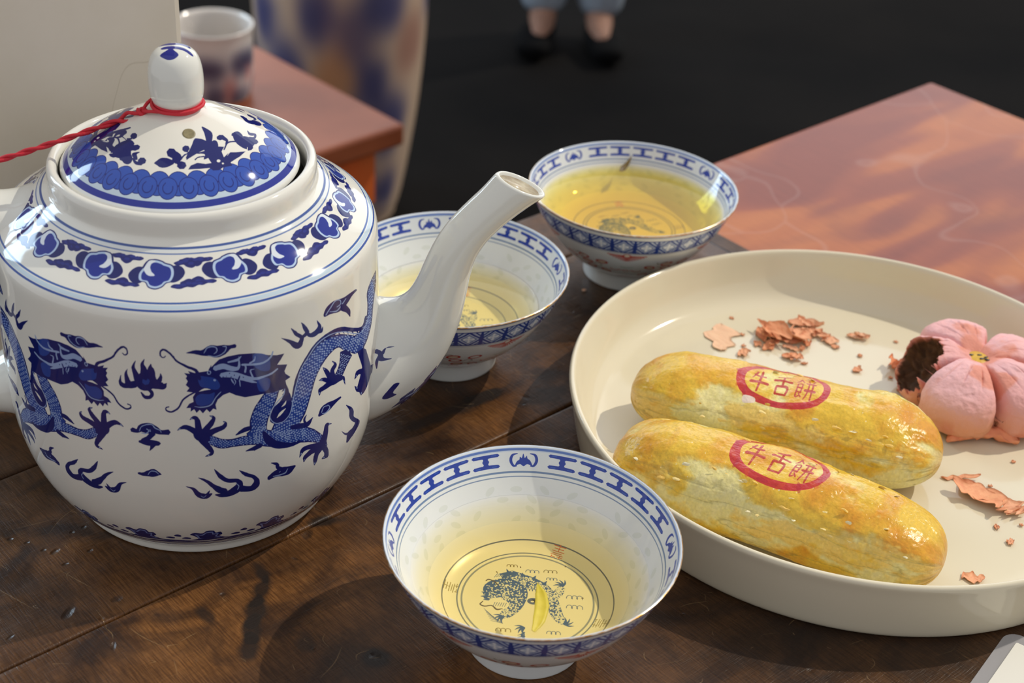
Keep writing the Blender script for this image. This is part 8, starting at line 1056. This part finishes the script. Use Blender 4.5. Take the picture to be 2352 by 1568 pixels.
# ---------------------------------------------------------------- background: stool, mug, jar, person
M_orange = pmat('orange_varnished_stool', (204, 92, 36), .42, noise=(14, (196, 98, 44))); M_ostop = pmat('worn_stool_top', (138, 76, 48), .38, spec=.35, noise=(8, (116, 60, 36)))
st_az = math.atan2(.081, .082)
stool = empty('low_stool', (-.1367, 1.5846, 0), PI/4+.005); tag(stool, 'low orange-brown wooden stool behind the teapot with a mug on it', 'stool')
SL, SW, SH = .56, .20, TZ-.30
for k, (y0, y1) in enumerate(((0, .30),)): box('seat_board', -SL, 0, y0, y1, SH-.026, SH, M_ostop, stool, .004)
for x in (-SL+.03, -.068):
    for y in (.022, .242): box('leg', x, x+.038, y, y+.038, 0, SH-.026, M_orange, stool, .003)
box('apron', -SL+.03, -.03, .016, .034, SH-.095, SH-.026, M_orange, stool); box('apron', -SL+.03, -.03, .266, .284, SH-.095, SH-.026, M_orange, stool)
box('apron', -.048, -.030, .034, .266, SH-.095, SH-.026, M_orange, stool); box('apron', -SL+.03, -SL+.048, .034, .266, SH-.095, SH-.026, M_orange, stool)
box('stretcher', -.058, -.036, .06, .242, .12, .15, M_orange, stool); box('stretcher', -SL+.038, -SL+.06, .06, .242, .12, .15, M_orange, stool)
def blotch(name, bg, cols, W, H, wm, hm, items):
    cv = Canvas(W, H, bg, wm, hm); rs = np.random.RandomState(4)
    for (x, y, rx, ry, c) in items:
        for k in range(7): cv.poly(cat([(x+rx*(.6+.6*rs.rand())*math.cos(a)+rs.normal(0, rx*.25), y+ry*(.6+.6*rs.rand())*math.sin(a)) for a in np.linspace(0, 2*PI, 9)[:-1]], 4, True), cols[c], .30)
    for _ in range(3):
        for sh in (3, 7, 11): cv.a = (cv.a+np.roll(cv.a, sh, 1)+np.roll(cv.a, -sh, 1)+np.roll(cv.a, sh, 0)+np.roll(cv.a, -sh, 0))/5
    return cv.image(name)
mugim = blotch('mug_painting', (204, 198, 192), [(30, 32, 62), (176, 120, 116), (64, 66, 92)], 1200, 500, 360, 170, [(x, y, rx, ry, c) for x, y, rx, ry, c in ((60, 66, 26, 10, 0), (120, 58, 24, 9, 0), (180, 60, 30, 8, 0), (240, 62, 26, 10, 0), (310, 58, 28, 9, 0), (90, 38, 14, 14, 0), (150, 36, 16, 10, 0), (215, 40, 12, 14, 1), (235, 32, 18, 10, 2), (190, 36, 16, 12, 2), (280, 36, 18, 12, 0), (340, 36, 16, 12, 1), (30, 34, 16, 12, 2), (130, 30, 12, 8, 1), (250, 52, 10, 8, 1))])
mug = empty('ceramic_mug', (-.362, 1.640, SH)); tag(mug, 'blue and white ceramic mug standing on the stool behind the teapot', 'mug')
lathe('cup', [(0, 2), (36, 0), (39.5, 1), (41.5, 6), (43.8, 18), (45, 42), (45, 70), (46, 79), (46.6, 82.5), (45.6, 84), (43.4, 82.5), (42, 77), (41.6, 42), (39.5, 12), (30, 7), (0, 6)], glazed('mug_glaze', mugim, .12), mug, 64, 90, 3)
az = math.radians(140); R3 = np.array([math.cos(az), math.sin(az), 0]); S3 = np.array([-math.sin(az), math.cos(az), 0])
tube('handle', [R3*r/1000+Z3*z/1000 for r, z in ((43, 66), (54, 70), (66, 62), (69, 46), (64, 30), (54, 22), (43, 22))], .0052, pmat('mug_handle_glaze', (204, 198, 192), .12), mug, 12)
JH = 420
jarim = blotch('jar_painting', (186, 162, 140), [(62, 64, 104), (150, 112, 98), (98, 86, 106), (176, 132, 96)], 1400, 800, 360, 620, [(x, y, rx, ry, c) for x, y, rx, ry, c in ((172, 330, 13, 34, 0), (196, 310, 12, 40, 2), (150, 260, 14, 40, 0), (215, 340, 15, 36, 0), (208, 250, 14, 36, 0), (182, 260, 14, 34, 3), (226, 200, 16, 36, 0), (165, 190, 15, 36, 0), (196, 170, 15, 36, 1), (240, 290, 14, 36, 1), (130, 320, 12, 34, 0), (110, 240, 14, 38, 0), (90, 320, 12, 40, 1), (60, 260, 16, 40, 0), (20, 300, 16, 40, 0), (300, 280, 16, 40, 0), (330, 340, 14, 30, 2), (270, 340, 13, 30, 0), (200, 120, 14, 30, 0), (160, 100, 14, 30, 1), (230, 110, 12, 26, 0))])
jar = empty('ceramic_jar', (-.295, 2.235, 0)); tag(jar, 'tall cream ceramic jar with blurred blue painting, on the floor behind the stool', 'jar')
lathe('vessel', [(0, 4), (80, 0), (88, 4), (98, 40), (112, 120), (124, 210), (131, 300), (134, 380), (134, 430), (128, 480), (112, 515), (100, 530), (100, 560), (106, 568), (108, 574), (102, 577), (94, 570), (90, 540), (96, 500), (0, 480)], glazed('jar_glaze', jarim, .3), jar, 72, 90, 3)
lathe('lid', [(0, 640), (8, 638), (14, 628), (10, 616), (20, 606), (60, 596), (96, 584), (104, 577.5), (0, 577.5)], pmat('jar_lid_glaze', (206, 190, 168), .3), jar, 48, 90, 2)
lathe('painted_band', [(135.2, 405), (135.6, 410), (135.2, 416)], pmat('jar_band_glaze', (120, 104, 96), .3), jar, 64, 90, 1)

# a person standing at the back: only shins and feet come into the picture
def skin_body(name, joints, edges, mat, parent=None, sub=2):
    me = bpy.data.meshes.new(name); me.from_pydata([j[:3] for j in joints], edges, []); o = bpy.data.objects.new(name, me); C.objects.link(o)
    o.modifiers.new('skin', 'SKIN'); sk = me.skin_vertices[0].data
    for i, j in enumerate(joints): sk[i].radius = (j[3], j[4] if len(j) > 4 else j[3]); sk[i].use_root = (i == 0)
    s = o.modifiers.new('sub', 'SUBSURF'); s.levels = sub; s.render_levels = sub; me.materials.append(mat)
    if parent: o.parent = parent
    return o
M_skin = pmat('skin', (132, 96, 78), .7); M_trous = pmat('grey_blue_trousers', (132, 142, 152), .85, noise=(60, (118, 128, 140))); M_shirt = pmat('dark_shirt', (36, 40, 52), .85); M_hair = pmat('black_hair', (22, 18, 16), .5); M_shoe = pmat('black_shoes', (8, 8, 9), .9, spec=.1)
person = empty('person', (.078, 3.03, 0), 0); tag(person, 'person in cropped grey-blue trousers and black shoes standing in the dark background', 'person')
J = [(0, 0, .93, .13, .10), (0, .01, 1.12, .125, .095), (0, .01, 1.32, .15, .10), (0, .01, 1.43, .075, .07), (0, -.005, 1.50, .05, .052), (0, -.015, 1.56, .068, .078), (0, -.01, 1.64, .078, .092), (0, 0, 1.71, .055, .065)]
ED = [(0, 1), (1, 2), (2, 3), (3, 4), (4, 5), (5, 6), (6, 7)]
for s in (-1, 1):
    k = len(J); J += [(s*.085, 0, .86, .088, .09), (s*.080, -.01, .50, .056, .06), (s*.072, .005, .30, .052, .056), (s*.057, .01, .09, .028, .032), (s*.058, -.02, .045, .030, .03), (s*.066, -.12, .028, .034, .02)]; ED += [(0, k), (k, k+1), (k+1, k+2), (k+2, k+3), (k+3, k+4), (k+4, k+5)]
    k = len(J); J += [(s*.18, .01, 1.38, .055), (s*.225, .02, 1.12, .042), (s*.235, -.03, .90, .027), (s*.236, -.05, .83, .030, .016)]; ED += [(2, k), (k, k+1), (k+1, k+2), (k+2, k+3)]
    for f in range(4): b_ = len(J); J += [(s*(.236), -.072+.015*f, .79, .0085), (s*(.232), -.076+.015*f, .76-.004*abs(f-1.5), .0075), (s*.226, -.075+.015*f, .735, .0065)]; ED += [(k+3, b_), (b_, b_+1), (b_+1, b_+2)]
    b_ = len(J); J += [(s*.222, -.085, .815, .010), (s*.214, -.098, .785, .008)]; ED += [(k+3, b_), (b_, b_+1)]
skin_body('body', J, ED, M_skin, person)
tj = [(0, 0, .95, .142, .112), (0, 0, 1.02, .138, .108)]; te = [(0, 1)]
for s in (-1, 1): k = len(tj); tj += [(s*.086, 0, .84, .100, .10), (s*.081, -.008, .50, .074, .078), (s*.068, .004, .26, .060, .064), (s*.058, .006, .100, .048, .052), (s*.058, .006, .052, .048, .052)]; te += [(0, k), (k, k+1), (k+1, k+2), (k+2, k+3), (k+3, k+4)]
skin_body('trousers', tj, te, M_trous, person)
skin_body('shirt', [(0, .005, 1.0, .146, .115), (0, .01, 1.15, .138, .108), (0, .01, 1.33, .162, .112), (0, .01, 1.42, .085, .08), (-.185, .01, 1.38, .066), (-.212, .015, 1.20, .056), (.185, .01, 1.38, .066), (.212, .015, 1.20, .056)], [(0, 1), (1, 2), (2, 3), (2, 4), (4, 5), (2, 6), (6, 7)], M_shirt, person)
skin_body('hair', [(0, .03, 1.60, .076, .07), (0, .012, 1.68, .088, .10), (0, -.01, 1.735, .062, .07)], [(0, 1), (1, 2)], M_hair, person)
for s in (-1, 1):
    skin_body('shoe', [(s*.060, .035, .028, .034, .026), (s*.060, -.02, .028, .036, .026), (s*.074, -.09, .030, .044, .026), (s*.078, -.155, .024, .032, .018)], [(0, 1), (1, 2), (2, 3)], M_shoe, person)
for s in (-1, 1):
    e_ = lathe('eye', [(0, -6), (6, -3), (8, 2), (6, 7), (0, 9)], pmat('eye_white', (225, 222, 216), .2), person, 16, 90, 1, (s*.030, -.098, 1.625)); e_.rotation_euler = (PI/2, 0, 0)
